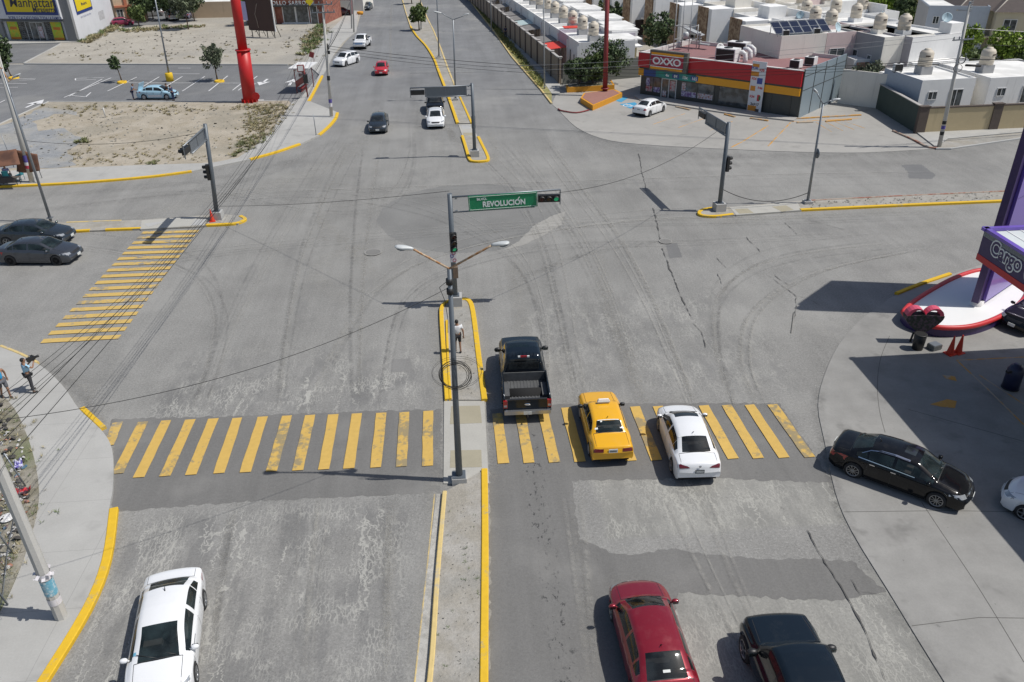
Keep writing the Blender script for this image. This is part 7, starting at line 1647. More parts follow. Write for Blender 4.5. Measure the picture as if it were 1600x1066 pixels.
random.seed(3)
def pit(px, r=1.0):
    r *= .62
    t = thing('tree_ring', 'yellow painted ring round the car park tree', 'tree ring', g(*px), 0, 'yellow tree rings in the car park'); m = MB(); m.lathe([(r, 0), (r, .22), (r-.2, .25), (r-.22, .05)], n=20, cap=False); obj('ring', m, Y_KERB, t)
PG = 'young trees in the car park'
px_tree('small dark young tree in the car park left of the pale blue car', (191, 129), (184, 87), 9, 110, L_DARK, group=PG, clumps=16, n=60, ls=.17, lean=(-.3, 0), tr=.07); pit((191, 130), .9)
px_tree('round crowned young tree in the car park beside the big red pillar', (340, 127), (338, 68), 16.5, 108, L_GRY, group=PG, clumps=30, n=80, ls=.15, open_=.3, tr=.08); pit((343, 128.5), .95)
px_tree('tall columnar dark tree in the car park by the left edge', (19, 121), (8, 46), 15, 112, L_DARK, group=PG, clumps=34, n=110, ls=.2, lean=(-.6, 0), tr=.09); pit((22, 123), 1.0)
px_tree('young bushy green tree on the far median before the lamp', (655, 47), (657, 4), 13, 38, L_MID, .1, clumps=26, n=90, ls=.26, tr=.1)
SG = 'dark trees at the end of the perimeter wall'
px_tree('sprawling dark tree left of the dark red pole beside the wall end', (905, 139), (904, 88), 28, 126, L_DARK, .1, group=SG, clumps=44, n=120, ls=.16, open_=.4, tr=.13)
px_tree('taller feathery tree behind the dark red pole', (948, 131), (945, 62), 32, 118, L_DARK, .1, group=SG, clumps=54, n=110, ls=.15, open_=.6, tr=.13)
px_tree('low bushy tree between the two dark trees by the wall end', (926, 137), (925, 84), 24, 128, L_MID, .1, group=SG, clumps=36, n=100, ls=.15, open_=.4)
px_tree('feathery grey green tree in the yard behind the dark green wall', (1350, 158), (1347, 96), 24, 150, L_GRY, 0, clumps=44, n=90, ls=.14, open_=.6)
def wtree(label, P, h, rx, tr_, mat, **k): return tree(label, P, h, rx, tr_, mat, **k)
def bg(label, px, h, rx, mat, z=0, **k): q = g(px[0], px[1], h*.6); return tree(label, (q.x, q.y, 0), h, rx, h*.25, mat, **k)
bg('dark round tree in the inner street behind the white gable', (1031, 50), 5.5, 2.0, L_DARK, clumps=26, n=90, ls=.22)
bg('dark bush tree in the inner street left of the round one', (958, 22), 4.2, 1.9, L_DARK, clumps=20, n=80, ls=.24); bg('sunlit tree in the inner street by the dark red pole', (942, 16), 4.0, 1.3, L_MID, clumps=14, n=70, ls=.24)
GG = 'bright green trees among the houses'
for k, (x, y, h, rx, mt, lab) in enumerate(((1572, 78, 6.5, 2.9, L_BRI, 'big yellow green tree before the dark roofed houses at the right edge'), (1512, 62, 6, 2.4, L_BRI, 'yellow green tree right of the steel pole top'), (1530, 95, 4.5, 1.9, L_MID, 'green tree low between the white houses at the right'), (1480, 45, 4.5, 2.0, L_MID, 'green tree left of the steel pole top'), (1594, 95, 5, 1.8, L_MID, 'green tree at the right edge by the low house'))):
    bg(lab, (x, y), h*.9, rx*.8, mt, group=GG, clumps=34, n=100, ls=.2)
PK = 'trees in the red earth park'
for k, (x, y, h, rx, mt, lab) in enumerate(((1352, 14, 5, 3.0, L_BRI, 'bright green tree on the left of the park'), (1372, 20, 5, 3.2, L_BRI, 'bright green tree in the middle of the park'), (1392, 18, 5, 2.6, L_BRI, 'bright green tree right of the middle of the park'), (1408, 18, 5.5, 2.8, L_DARK, 'dark tree right of the bright park trees'), (1336, 3, 5.5, 2.8, L_DARK, 'dark tree at the back left of the park'), (1355, 0, 5.5, 2.6, L_DARK, 'dark tree at the back middle of the park'), (1424, 5, 6, 3.0, L_DARK, 'dark round tree at the back right of the park'), (1418, 29, 4.5, 1.8, L_MID, 'small tree at the near right of the park'), (1390, 1, 5.5, 2.4, L_DARK, 'dark tree near the parked white car of the park'), (1320, 2, 5, 2.2, L_MID, 'tree at the far left of the park'), (1266, 4, 5, 2.4, L_BRI, 'bright tree behind the rear roof tanks'), (1440, 34, 4, 1.6, L_MID, 'low shrub tree by the grey house corner'))):
    bg(lab, (x, y), h*.9, rx*.68, mt, group=PK, clumps=26, n=80, ls=.28)
LG = 'dark trees around the side street'
for k, (x, y, h, rx, mt, lab) in enumerate(((223, 2, 6, 2.3, L_DARK, 'dark tree left of the side street'), (232, -4, 6.5, 2.4, L_DARK, 'dark tree behind the first parked grey car'), (286, 3, 7.5, 2.3, L_GRY, 'dark grey tree right of the side street'), (297, -2, 6.5, 2.2, L_DARK, 'dark tree at the corner of the low beige house'), (213, 21, 3.6, 1.7, L_MID, 'small green tree before the peach house'), (262, 0, 6, 2.6, L_DARK, 'dark tree at the end of the side street'), (396, 6, 5.5, 2.6, L_MID, 'green tree behind the brown billboard'), (383, 12, 5, 2.0, L_MID, 'green tree beside the red pillar top'), (412, 6, 5, 1.6, L_GRY, 'tree between the billboard and the brick restaurant'))):
    bg(lab, (x, y), h, rx, mt, group=LG, clumps=32, n=90, ls=.26)
# far median and far boulevard trees
for k in range(6):
    q = g(648-k*2, 20)+fe*(14+k*24); tree('young tree %s along the far median' % ['first', 'second', 'third', 'fourth', 'fifth', 'sixth'][k], (q.x, q.y, .1), 4.5, 1.5, 1.2, L_MID, group='trees up the far median', clumps=16, n=60, ls=.3)

# ------------------------------------------------------------------ dry weeds, stones and litter (uncountable)
def tufts(name, spots, mat, kind='stuff', blades=14, h=.3, w=.05):
    m = MB()
    for x, y, z, s in spots:
        for _ in range(blades):
            a = random.uniform(0, 6.28); r = random.uniform(0, .25)*s; l = random.uniform(.1, .5)*s; p = Vector((x+math.cos(a)*r, y+math.sin(a)*r, z)); d = Vector((math.cos(a)*l, math.sin(a)*l, h*s*random.uniform(.5, 1.2))); q = Vector((-d.y, d.x, 0)).normalized()*w*s
            m.add([p-q, p+q, p+d*.6+q*.8, p+d], [(0, 1, 2, 3)])
    return tag(obj(name, m, mat), kind=kind)
def inpoly(p, poly):
    c = False; n = len(poly)
    for i in range(n):
        a, b2 = poly[i], poly[i-1]
        if (a.y > p.y) != (b2.y > p.y) and p.x < (b2.x-a.x)*(p.y-a.y)/(b2.y-a.y)+a.x: c = not c
    return c
def scatter(pxpoly, n, z, s=(.5, 1.2), clump=0):
    P = G(pxpoly); xs = [p.x for p in P]; ys = [p.y for p in P]; out = []
    while len(out) < n:
        q = Vector((random.uniform(min(xs), max(xs)), random.uniform(min(ys), max(ys)), 0))
        if inpoly(q, P):
            k = random.randint(1, clump+1) if clump else 1
            for _ in range(k): out.append((q.x+random.gauss(0, .5)*(k > 1), q.y+random.gauss(0, .5)*(k > 1), z, random.uniform(*s)))
    return out
random.seed(9)
plot_px = [(0, 268), (100, 264), (330, 256), (372, 248), (400, 228), (425, 205), (445, 178), (452, 164), (375, 164), (75, 164), (10, 196)]
tufts('dry_weeds', scatter(plot_px, 90, .12, (.2, .5), 3)+scatter([(100, 240), (300, 225), (330, 250), (120, 262)], 110, .12, (.2, .6), 2)+scatter([(60, 165), (440, 165), (430, 178), (60, 185)], 130, .12, (.3, .8), 3), L_DRY)
GRD = leaf_mat('weed_green', (.085, .10, .04), (.17, .18, .075))
tufts('dry_weeds', scatter([(372, 247), (400, 228), (446, 178), (450, 166), (395, 166), (380, 200)], 420, .12, (.3, .7), 3), L_DRY)
tufts('green_weeds', scatter([(374, 246), (398, 229), (412, 212), (382, 224), (374, 235)], 70, .12, (.4, .8), 3)+scatter([(390, 164), (450, 166), (420, 208), (390, 200)], 60, .12, (.3, .6), 3)+scatter([(118, 222), (138, 218), (138, 225), (120, 228)], 26, .12, (.5, .8))+scatter([(225, 258), (250, 253), (255, 258), (230, 261)], 10, .12, (.4, .7)), GRD)
tufts('dry_weeds', scatter([(60, 86), (200, 78), (470, 60), (500, 45), (500, 98), (100, 99)], 90, .10, (.3, .9), 3)+scatter([(470, 92), (480, 60), (500, 42), (512, 40), (490, 80)], 170, .10, (.6, 1.4), 3)+scatter([(188, 48), (320, 40), (320, 44), (188, 54)], 120, .12, (.6, 1.2), 3)+scatter([(128, 66), (182, 40), (186, 44), (140, 68)], 120, .10, (.8, 1.5), 3), L_DRY)
tufts('green_weeds', scatter([(476, 90), (484, 60), (500, 42), (506, 42), (492, 78)], 120, .10, (.8, 1.6), 3)+scatter([(128, 66), (182, 40), (184, 42), (134, 67)], 60, .10, (.8, 1.4), 2)+scatter([(190, 46), (260, 42), (320, 40), (320, 43), (190, 50)], 50, .1, (.8, 1.4), 2), L_MID)
vg = [(p.x+random.uniform(-.1, .1), p.y, .11, 0) for p in []]
m_ = []
for i in range(900):
    u = random.random()**1.3; a = kr[3].lerp(kr[0], u)+er*0; b2 = vin[3].lerp(vin[0], u); p = a.lerp(b2, random.uniform(.1, .95)); m_.append((p.x, p.y, .11, random.uniform(.5, 1.1)))
tufts('verge_grass', m_[:620], leaf_mat('grass_dry', (.20, .20, .05), (.34, .31, .10)), blades=10); tufts('verge_grass', m_[620:], L_MID, blades=10)
random.seed(4)
lit_px = [(-10, 622), (10, 646), (32, 690), (46, 740), (50, 790), (34, 855), (6, 925), (-40, 995), (-60, 900), (-60, 640)]
tufts('green_weeds', scatter(lit_px, 200, .16, (.18, .42), 2), L_MID, blades=10, w=.03); tufts('dry_weeds', scatter(lit_px, 340, .16, (.18, .42), 2), L_DRY, blades=10, w=.03)
tufts('green_weeds', scatter([(690, 780), (748, 780), (748, 1060), (676, 1060)], 22, .10, (.12, .28)), L_MID, blades=7, w=.03)
def litter(name, spots, mat, sz):
    m = MB()
    for x, y, z, s in spots:
        Mx = Matrix.Translation((x, y, z+.05*s)) @ Matrix.Rotation(random.uniform(0, 6.3), 4, 'Z') @ Matrix.Rotation(random.gauss(0, .5), 4, 'X') @ Matrix.Rotation(random.gauss(0, .3), 4, 'Y'); a, b2 = sz*s, sz*s*random.uniform(.4, 1)
        n = 6; vs = [Mx @ Vector((math.cos(k*6.283/n)*a*random.uniform(.6, 1), math.sin(k*6.283/n)*b2*random.uniform(.6, 1), random.uniform(-.03, .05))) for k in range(n)]+[Mx @ Vector((0, 0, .06*s))]
        m.add(vs, [(k, (k+1) % n, n) for k in range(n)])
    return tag(obj(name, m, mat), kind='stuff')
litter('paper_litter', scatter(lit_px, 200, .17, (.3, 1.0)), M('litter_white', (.48, .47, .45), .7, var=.3, sc=9), .14)
litter('plastic_litter', scatter(lit_px, 90, .17, (.4, 1.2)), M('litter_mixed', (.10, .20, .28), .6, var=.6, sc=2, col2=(.34, .14, .08), obj=False), .13)
litter('dark_litter', scatter(lit_px, 160, .17, (.4, 1.3)), M('litter_dark', (.06, .055, .05), .8, var=.5, sc=2), .16)
litter('stones', scatter(plot_px, 520, .12, (.3, 1.0))+scatter([(690, 780), (748, 780), (748, 1060), (676, 1060)], 90, .10, (.08, .2))+scatter([(700, 490), (740, 490), (752, 620), (704, 620)], 60, .11, (.12, .3))+scatter([(1262, 318), (1560, 303), (1560, 314), (1262, 328)], 160, .11, (.2, .5)), M('stone_grey', (.30, .285, .25), .9, var=.4, sc=1, obj=False), .20)
litter('stones', scatter([(60, 90), (460, 90), (490, 45), (200, 55)], 220, .1, (.4, 1.3)), M('stone_dark', (.17, .155, .13), .9, var=.4, sc=1, obj=False), .24)
q = g(30, 727, .2); t = thing('plastic_bag', 'purple printed plastic bag among the litter', 'bag', q, .5); m = MB(); random.seed(2); N = 7; vs = [(.28*(i/(N-1)-.5), .62*(j/(N-1)-.5), .07*math.sin(i*1.7+j)+.05*random.random()+.05) for i in range(N) for j in range(N)]; m.add(vs, [(i*N+j, i*N+j+1, (i+1)*N+j+1, (i+1)*N+j) for i in range(N-1) for j in range(N-1)]); obj('bag_film', m, M('bag_print', (.12, .09, .45), .5, var=.5, sc=7, col2=(.6, .6, .66)), t)
q = g(33, 770, .2); t = thing('red_cloth', 'red and black crumpled packet among the litter by the pavement edge', 'packet', q, .1); m = MB(); vs = [(.62*(i/(N-1)-.5), .40*(j/(N-1)-.5), .06*math.sin(i*2.1+j*1.3)+.05*random.random()+.06) for i in range(N) for j in range(N)]; m.add(vs, [(i*N+j, i*N+j+1, (i+1)*N+j+1, (i+1)*N+j) for i in range(N-1) for j in range(N-1)]); obj('packet_film', m, M('packet_print', (.55, .02, .03), .5, var=.3, sc=5, col2=(.05, .04, .05)), t)
q = g(11, 810, .2); t = thing('plate', 'white round lid lying in the litter', 'lid', q, 0); m = MB(); m.lathe([(.26, .02), (.24, .05), (.15, .03), (0, .03)], n=20); obj('disc', m, WHS, t)
t = thing('mesh_fence', 'sagging wire mesh fence with thin steel posts at the littered plot', 'fence', (0, 0, 0)); ps = G([(40, 760), (20, 865), (12, 945), (-30, 1050)], .16); m = MB()
for p in ps: m.tube([p, p+Vector((-.35, .1, 1.5))], .03, 6)
obj('post', m, GALV, t); m = MB(); tops = [p+Vector((-.35, .1, 1.5)) for p in ps]; m.tube(tops, .018, 5); m.tube([p+Vector((-.1, 0, .2)) for p in ps], .012, 5)
for i in range(len(ps)-1):
    for k in range(13):
        u = k/13; a = ps[i].lerp(ps[i+1], u); b2 = tops[i].lerp(tops[i+1], min(1, u+.12)); c2 = tops[i].lerp(tops[i+1], max(0, u-.12)); m.tube([a, b2], .003, 3, False); m.tube([a, c2], .003, 3, False)
obj('wire_mesh', m, GALV, t)

# ================================================================== people
SKIN = M('skin', (.30, .165, .105), .6, var=.06); HAIR = M('black_hair', (.012, .010, .009), .7); SHOE = M('dark_shoe', (.02, .018, .016), .6); EYE = M('eye', (.03, .025, .02), .3); LIP = M('lip', (.25, .09, .07), .5)
def skin_mesh(name, V_, E_, rad, root=0, lv=1):
    me = bpy.data.meshes.new(name); me.from_pydata([tuple(v) for v in V_], E_, []); o = bpy.data.objects.new(name, me); COL.objects.link(o)
    md = o.modifiers.new('s', 'SKIN'); md.use_smooth_shade = True
    for i, r in enumerate(rad): o.data.skin_vertices[0].data[i].radius = (r, r) if not isinstance(r, tuple) else r
    for i in range(len(V_)): o.data.skin_vertices[0].data[i].use_root = (i == root)
    s = o.modifiers.new('d', 'SUBSURF'); s.levels = lv; s.render_levels = lv
    dg = bpy.context.evaluated_depsgraph_get(); out = bpy.data.meshes.new_from_object(o.evaluated_get(dg)); bpy.data.objects.remove(o); bpy.data.meshes.remove(me); out.name = name
    out.polygons.foreach_set('use_smooth', [True]*len(out.polygons)); return out
def lathe_ellipsoid(c, r, n=14, k=9, M_=None):
    m = MB(); Mx = Matrix.Translation(c) @ Matrix.Diagonal((*r, 1)); Mx = (M_ @ Mx) if M_ is not None else Mx
    m.lathe([(math.sin(a), -math.cos(a)) for a in np.linspace(0.02, PI-.02, k)], n=n, M=Mx); return m
def person(label, P, face, shirt, pants, arms=None, legs=None, head=(0, 0), long_sleeve=False, shorts=False, seated=False, h=1.0, lean=0.0, shirt_sleeveless=False, cap=None):
    """faces local +X; arms = [(elbow, wrist)] left, right in local metres; legs = [(knee, ankle)]"""
    t = thing('person', label, 'person', P, face); t.scale = (h,)*3
    hipz = .92 if not seated else .50
    sp = lambda z, k: Vector((lean*k, 0, z-.92+hipz))
    pel, wai, che, nec, hb_, ht = sp(.95, .0), sp(1.13, .25), sp(1.34, .6), sp(1.49, .85), sp(1.56, .95), sp(1.70, 1.1)
    yaw = head[0]; hx = Vector((math.cos(yaw), math.sin(yaw), head[1])).normalized()
    V_ = [pel, wai, che, nec, hb_, ht]; E_ = [(0, 1), (1, 2), (2, 3), (3, 4), (4, 5)]; rd = [(.15, .11), (.135, .10), (.155, .11), .058, .075, .082]
    arms = arms or [(Vector((.0, .27, 1.14)), Vector((.06, .27, .90))), (Vector((.0, -.27, 1.14)), Vector((.06, -.27, .90)))]
    legs = legs or [(Vector((.02, .10, .50)), Vector((0, .11, .09))), (Vector((.02, -.10, .50)), Vector((0, -.11, .09)))]
    J = {}
    for s, (el, wr), (kn, an) in ((1, *[(arms[0], legs[0])][0]), (-1, *[(arms[1], legs[1])][0])):
        sh_ = che+Vector((0, s*.185, .07)); el, wr, kn, an = Vector(el), Vector(wr), Vector(kn), Vector(an); i = len(V_)
        V_ += [sh_, el, wr]; E_ += [(2, i), (i, i+1), (i+1, i+2)]; rd += [.062, .045, .030]
        d = (wr-el).normalized(); palm = wr+d*.075; V_.append(palm); E_.append((i+2, i+3)); rd.append((.040, .024)); side = d.cross(Vector((1, 0, .2))).normalized(); bend = side.cross(d).normalized()
        for k, (o_, ln) in enumerate(((-.030, .075), (-.010, .085), (.010, .080), (.030, .062))):
            j = len(V_); a = palm+side*o_+d*.03; b2 = a+d*ln*.6+bend*.006; c2 = b2+d*ln*.4+bend*.022; V_ += [a, b2, c2]; E_ += [(i+3, j), (j, j+1), (j+1, j+2)]; rd += [.010, .009, .007]
        j = len(V_); a = palm-side*.038-d*.03; b2 = a-side*.025+d*.035; V_ += [a, b2]; E_ += [(i+3, j), (j, j+1)]; rd += [.013, .009]
        hp = pel+Vector((0, s*.095, -.04)); j = len(V_); toe = an+Vector((.17, s*.02, -.055)); V_ += [hp, kn, an, toe]; E_ += [(0, j), (j, j+1), (j+1, j+2), (j+2, j+3)]; rd += [.088, .058, .042, .035]
        J[s] = (sh_, el, wr, hp, kn, an, toe)
    body = obj('body', skin_mesh('body', V_, E_, rd), SKIN, t)
    hc = hb_.lerp(ht, .45)+hx*.01
    m = lathe_ellipsoid(hc, (.098, .080, .122)); Fh = frame(hc, Vector((-hx.y, hx.x, 0)), (0, 0, 1))   # local z = forwards-ish
    face_ = obj('face', m, SKIN, body)
    m = MB(); r = Vector((-hx.y, hx.x, 0)).normalized(); fwd = hx
    m.tube([hc+fwd*.092+Vector((0, 0, .02)), hc+fwd*.118-Vector((0, 0, .025)), hc+fwd*.092-Vector((0, 0, .032))], [.008, .016, .010], 6)
    for s in (1, -1): q = lathe_ellipsoid(hc+r*s*.080-Vector((0, 0, .01)), (.014, .010, .032), 8, 6); m.add(q.v, q.f, True)
    obj('nose_and_ears', m, SKIN, face_); m = MB()
    for s in (1, -1): q = lathe_ellipsoid(hc+fwd*.086+r*s*.033+Vector((0, 0, .012)), (.010, .010, .008), 8, 6); m.add(q.v, q.f, True)
    obj('eyes', m, EYE, face_); m = lathe_ellipsoid(hc+fwd*.088-Vector((0, 0, .058)), (.010, .024, .007), 8, 6); obj('mouth', m, LIP, face_)
    m = lathe_ellipsoid(hc-fwd*.014+Vector((0, 0, .036)), (.104, .088, .100)); me = m.mesh('hair'); bm = bmesh.new(); bm.from_mesh(me); bmesh.ops.delete(bm, geom=[v for v in bm.verts if (v.co-hc).dot(fwd) > .035 and v.co.z < hc.z+.055 or v.co.z < hc.z-.065], context='VERTS'); bm.to_mesh(me); bm.free(); obj('hair', me, cap or HAIR, t)
    # clothes
    V2_ = [pel+Vector((0, 0, .02)), wai, che, che+Vector((0, 0, .09))]; E2 = [(0, 1), (1, 2), (2, 3)]; r2 = [(.165, .125), (.155, .118), (.172, .128), (.10, .09)]
    if not shirt_sleeveless:
        for s in (1, -1):
            sh_, el, wr = J[s][:3]; i = len(V2_); V2_ += [sh_, sh_.lerp(el, .62)]; E2 += [(2, i), (i, i+1)]; r2 += [.080, .066]
            if long_sleeve: V2_ += [el, el.lerp(wr, .9)]; E2 += [(i+1, i+2), (i+2, i+3)]; r2 += [.060, .045]
    obj('shirt', skin_mesh('shirt', V2_, E2, r2), shirt, t)
    V3 = [pel+Vector((0, 0, .03))]; E3 = []; r3 = [(.168, .125)]
    for s in (1, -1):
        hp, kn, an = J[s][3:6]; i = len(V3)
        if shorts: V3 += [hp, hp.lerp(kn, .9)]; E3 += [(0, i), (i, i+1)]; r3 += [.105, .085]
        else: V3 += [hp, kn, kn.lerp(an, .93)]; E3 += [(0, i), (i, i+1), (i+1, i+2)]; r3 += [.104, .076, .062]
    obj('shorts' if shorts else 'trousers', skin_mesh('trousers', V3, E3, r3), pants, t)
    for s in (1, -1):
        an, toe = J[s][5:7]; obj('shoe', skin_mesh('shoe', [an+Vector((-.05, 0, -.035)), an+Vector((0, 0, -.02)), an.lerp(toe, .55), toe], [(0, 1), (1, 2), (2, 3)], [.045, .050, .048, .042]), SHOE, t)
    return t
V = Vector
SB = M('light_blue_shirt', (.34, .56, .72), .8, var=.08); BT = M('bright_blue_top', (.03, .30, .58), .8, var=.08); WT = M('white_shirt', (.68, .69, .70), .8); DP = M('dark_trousers', (.045, .045, .05), .85); GP = M('grey_shorts', (.11, .115, .13), .85); NV = M('navy_uniform', (.03, .04, .09), .85); BKS = M('black_shorts', (.015, .015, .017), .85); LIL = M('lilac_shirt', (.34, .38, .62), .8)
p = g(53, 612, .13); cm_ = person('person in a light blue shirt filming with a black video camera on the pavement', p, R(48), SB, DP, [(V((.18, .24, 1.22)), V((.34, .06, 1.42))), (V((.20, -.26, 1.24)), V((.38, -.12, 1.46)))], [(V((.05, .12, .50)), V((.02, .16, .09))), (V((-.02, -.12, .50)), V((-.06, -.16, .09)))], (0, -.05))
t = thing('video_camera', 'black shoulder video camera held by the person in light blue', 'camera', p, R(48)); m = MB(); m.box((.30, -.10, 1.60), (.34, .13, .17)); obj('camera_body', m, TRIM, t); m = MB(); m.lathe([(.05, .0), (.055, .14), (.065, .18), (0, .17)], n=14, M=Matrix.Translation((.46, -.10, 1.60)) @ Matrix.Rotation(PI/2, 4, 'Y')); obj('lens', m, SBOX, t); m = MB(); m.tube([(.22, -.1, 1.69), (.24, -.1, 1.76), (.40, -.1, 1.76), (.42, -.1, 1.69)], .016, 6); obj('handle', m, SBOX, t); m = MB(); m.box((.40, .02, 1.66), (.10, .06, .06)); obj('viewfinder', m, SBOX, t)
p = g(12, 622, .13); person('person in a bright blue sleeveless top and grey shorts walking at the left edge', p, R(-40), BT, GP, [(V((-.08, .27, 1.16)), V((-.10, .28, .92))), (V((.10, -.27, 1.16)), V((.20, -.26, .94)))], [(V((.14, .09, .50)), V((.10, .10, .09))), (V((-.04, -.10, .52)), V((-.22, -.11, .14)))], (0, -.1), shorts=True, shirt_sleeveless=True)
p = g(716, 550, .11); person('person in a white shirt and black shorts standing on the near median', p, R(95), WT, BKS, [(V((-.02, .28, 1.14)), V((.10, .25, .95))), (V((-.05, -.28, 1.15)), V((-.04, -.29, .90)))], [(V((.06, .10, .50)), V((.04, .11, .09))), (V((-.06, -.10, .50)), V((-.14, -.11, .09)))], (0, 0), shorts=True)
pc = g(240, 155)
p = g(209, 156); person('person in dark uniform leaning over the open boot of the pale blue car', p, R(12), M('police_shirt', (.16, .26, .42), .8), NV, [(V((.24, .22, 1.12)), V((.46, .14, 1.06))), (V((.24, -.22, 1.12)), V((.46, -.14, 1.06)))], None, (0, -.3), lean=.22)
p = g(272, 158); person('person in dark clothes leaning on the bonnet of the pale blue car', p, R(160), NV, NV, [(V((.16, .25, 1.14)), V((.34, .16, 1.02))), (V((.16, -.25, 1.14)), V((.34, -.16, 1.02)))], None, (0, -.3), True, lean=.16)
p = g(264, 155); person('person in black standing close behind the one at the pale blue bonnet', p, R(185), BKS, NV, [(V((.12, .25, 1.14)), V((.28, .16, 1.02))), (V((.12, -.25, 1.14)), V((.28, -.16, 1.02)))], None, (0, -.2), True)
p = g(14, 283, .13); person('person in a lilac shirt seated under the brown awning', p, R(95), LIL, DP, [(V((.10, .26, .72)), V((.28, .16, .60))), (V((.10, -.26, .72)), V((.28, -.16, .60)))], [(V((.42, .12, .50)), V((.42, .12, .09))), (V((.42, -.12, .50)), V((.42, -.12, .09)))], (.2, 0), seated=True)
p = g(-5, 284, .13); person('person in dark clothes seated at the far left under the brown awning', p, R(60), BKS, DP, [(V((.10, .26, .72)), V((.28, .16, .60))), (V((.10, -.26, .72)), V((.28, -.16, .60)))], [(V((.42, .12, .50)), V((.42, .12, .09))), (V((.42, -.12, .50)), V((.42, -.12, .09)))], (.2, 0), seated=True)
p = g(790, 60, .13); person('person in dark clothes walking in the shade of the brown boundary wall', p, R(95), NV, DP, None, [(V((.10, .09, .50)), V((.06, .10, .09))), (V((-.04, -.10, .52)), V((-.18, -.11, .12)))])
# ---- awning stall
TEALC = M('teal_plastic', (.03, .22, .26), .5)
def chair(label, p, rz):
    t = thing('chair', label, 'chair', p, rz, 'plastic chairs under the awning'); m = MB(); m.box((0, 0, .45), (.44, .46, .04)); obj('seat', m, TEALC, t); m = MB(); m.box((-.22, 0, .70), (.04, .44, .46)); obj('backrest', m, TEALC, t)
    for x, y in ((.19, .2), (.19, -.2), (-.2, .2), (-.2, -.2)): m = MB(); m.tube([(x, y, 0), (x, y, .44)], .02, 6); obj('leg', m, TEALC, t)
    return t
chair('teal plastic chair under the person in lilac', g(14, 284, .13)+V((-.0, -.05, 0)), R(95)); chair('empty teal plastic chair beside the poster-covered pole', g(33, 282, .13), R(170))
t = thing('stall_table', 'low grey table with dark cloth before the seated people', 'table', g(17, 289, .13)); m = MB(); m.box((0, 0, .6), (1.5, .5, .05)); obj('tabletop', m, M('worn_wood', (.10, .085, .07), .8, var=.4), t); m = MB(); m.box((0, -.24, .4), (1.3, .04, .35)); obj('cloth', m, M('stall_cloth', (.09, .08, .075), .9, var=.3), t)
for x, y in ((.65, .25), (-.65, .25), (.65, -.25), (-.65, -.25)): m = MB(); m.tube([(x, y, 0), (x, y, .58)], .025, 6); obj('leg', m, SBOX, t)
AWN = M('brown_tarp', (.17, .08, .048), .85, var=.3, sc=1.2, col2=(.10, .05, .035)); t = thing('awning', 'sagging brown tarpaulin awning strung over the stall', 'awning', (0, 0, 0))
def tarp(name, c4, sag, n=10):
    A = [V(q) for q in c4]; rows = []
    for i in range(n+1):
        u = i/n; row = []
        for j in range(n+1):
            w = j/n; q = A[0].lerp(A[1], w).lerp(A[3].lerp(A[2], w), u); q.z -= sag*4*(u*(1-u)+w*(1-w))*.5+.05*math.sin(9*u+5*w); row.append(q)
        rows.append(row)
    m = grid_mesh(rows); m.f = [f[::-1] for f in m.f]; me = m.mesh(name); o = obj(name, me, AWN, t); md = o.modifiers.new('t', 'SOLIDIFY'); md.thickness = .02; return o
z_ = 2.3; tarp('tarp', [g(-60, 262, 1.9), g(32, 258, 1.95), g(25, 232, 2.9), g(-60, 240, 2.5)], .22); tarp('side_tarp', [g(26, 268, 1.0), g(63, 268, 1.05), g(58, 240, 2.35), g(25, 234, 2.8)], .12)
m = MB()
for q, z in (((66, 279), 2.2), ((22, 262), 2.8), ((-55, 282), 2.1)): b0 = g(*q, .1); m.tube([b0, b0+V((-.15, 0, z))], .03, 6)
obj('pole', m, GALV, t)

# ================================================================== vehicles in place
def sticker(t, sh, X_, quad, axis, mat, name='sticker', par=None): return obj(name, sh.decal(quad, axis, .012, 3, 3), mat, par or t)
def taxi_extra(t, sh, X_):
    m = MB(); m.box((X_(.565), 0, 1.44), (.14, .50, .05)); s = obj('roof_sign', m, LAMPW, t); m = MB(); m.add([(X_(.565)-.06, -.24, 1.465), (X_(.565)+.06, -.24, 1.465), (X_(.565)+.06, .24, 1.465), (X_(.565)-.06, .24, 1.465), (X_(.565)-.03, -.2, 1.56), (X_(.565)+.03, -.2, 1.56), (X_(.565)+.03, .2, 1.56), (X_(.565)-.03, .2, 1.56)], [(0, 1, 5, 4), (1, 2, 6, 5), (2, 3, 7, 6), (3, 0, 4, 7), (4, 5, 6, 7)]); obj('sign_body', m, WHS, s)
    for q in ([(X_(.235), .44), (X_(.235), .56), (X_(.250), .56), (X_(.250), .44)], [(X_(.235), -.58), (X_(.235), -.42), (X_(.245), -.42), (X_(.245), -.58)], [(X_(.285), .25), (X_(.285), .32), (X_(.297), .32), (X_(.297), .25)]): sticker(t, sh, X_, q, 'Z', STICK)
    obj('window_lettering', sh.decal([(X_(.300), .42), (X_(.300), -.42), (X_(.308), -.42), (X_(.308), .42)], 'Z', .010, 6, 1), STICK, t)
    obj('lamp_strip', sh.decal([(-.40, .885), (.40, .885), (.40, .905), (-.40, .905)], 'X-', .008, 8, 1), M('faded_lettering', (.55, .26, .01), .5), t)
TAXI = variant(BOXY, tail=[(.22, .1), (.49, 0), (.49, 1), (.22, .95)], rz=(.735, .885), pz=.80, insert=0)
build_car('yellow taxi with a white roof sign halted on the crosswalk', None, 89.0, YEL, TAXI, 'taxi', 'taxi', None, STEEL, 'cap', loc=(5.52, 25.85), glass=GLS2, tail=TAILD, plate=PLATE, mirror_mat=TRIM, extra=taxi_extra)
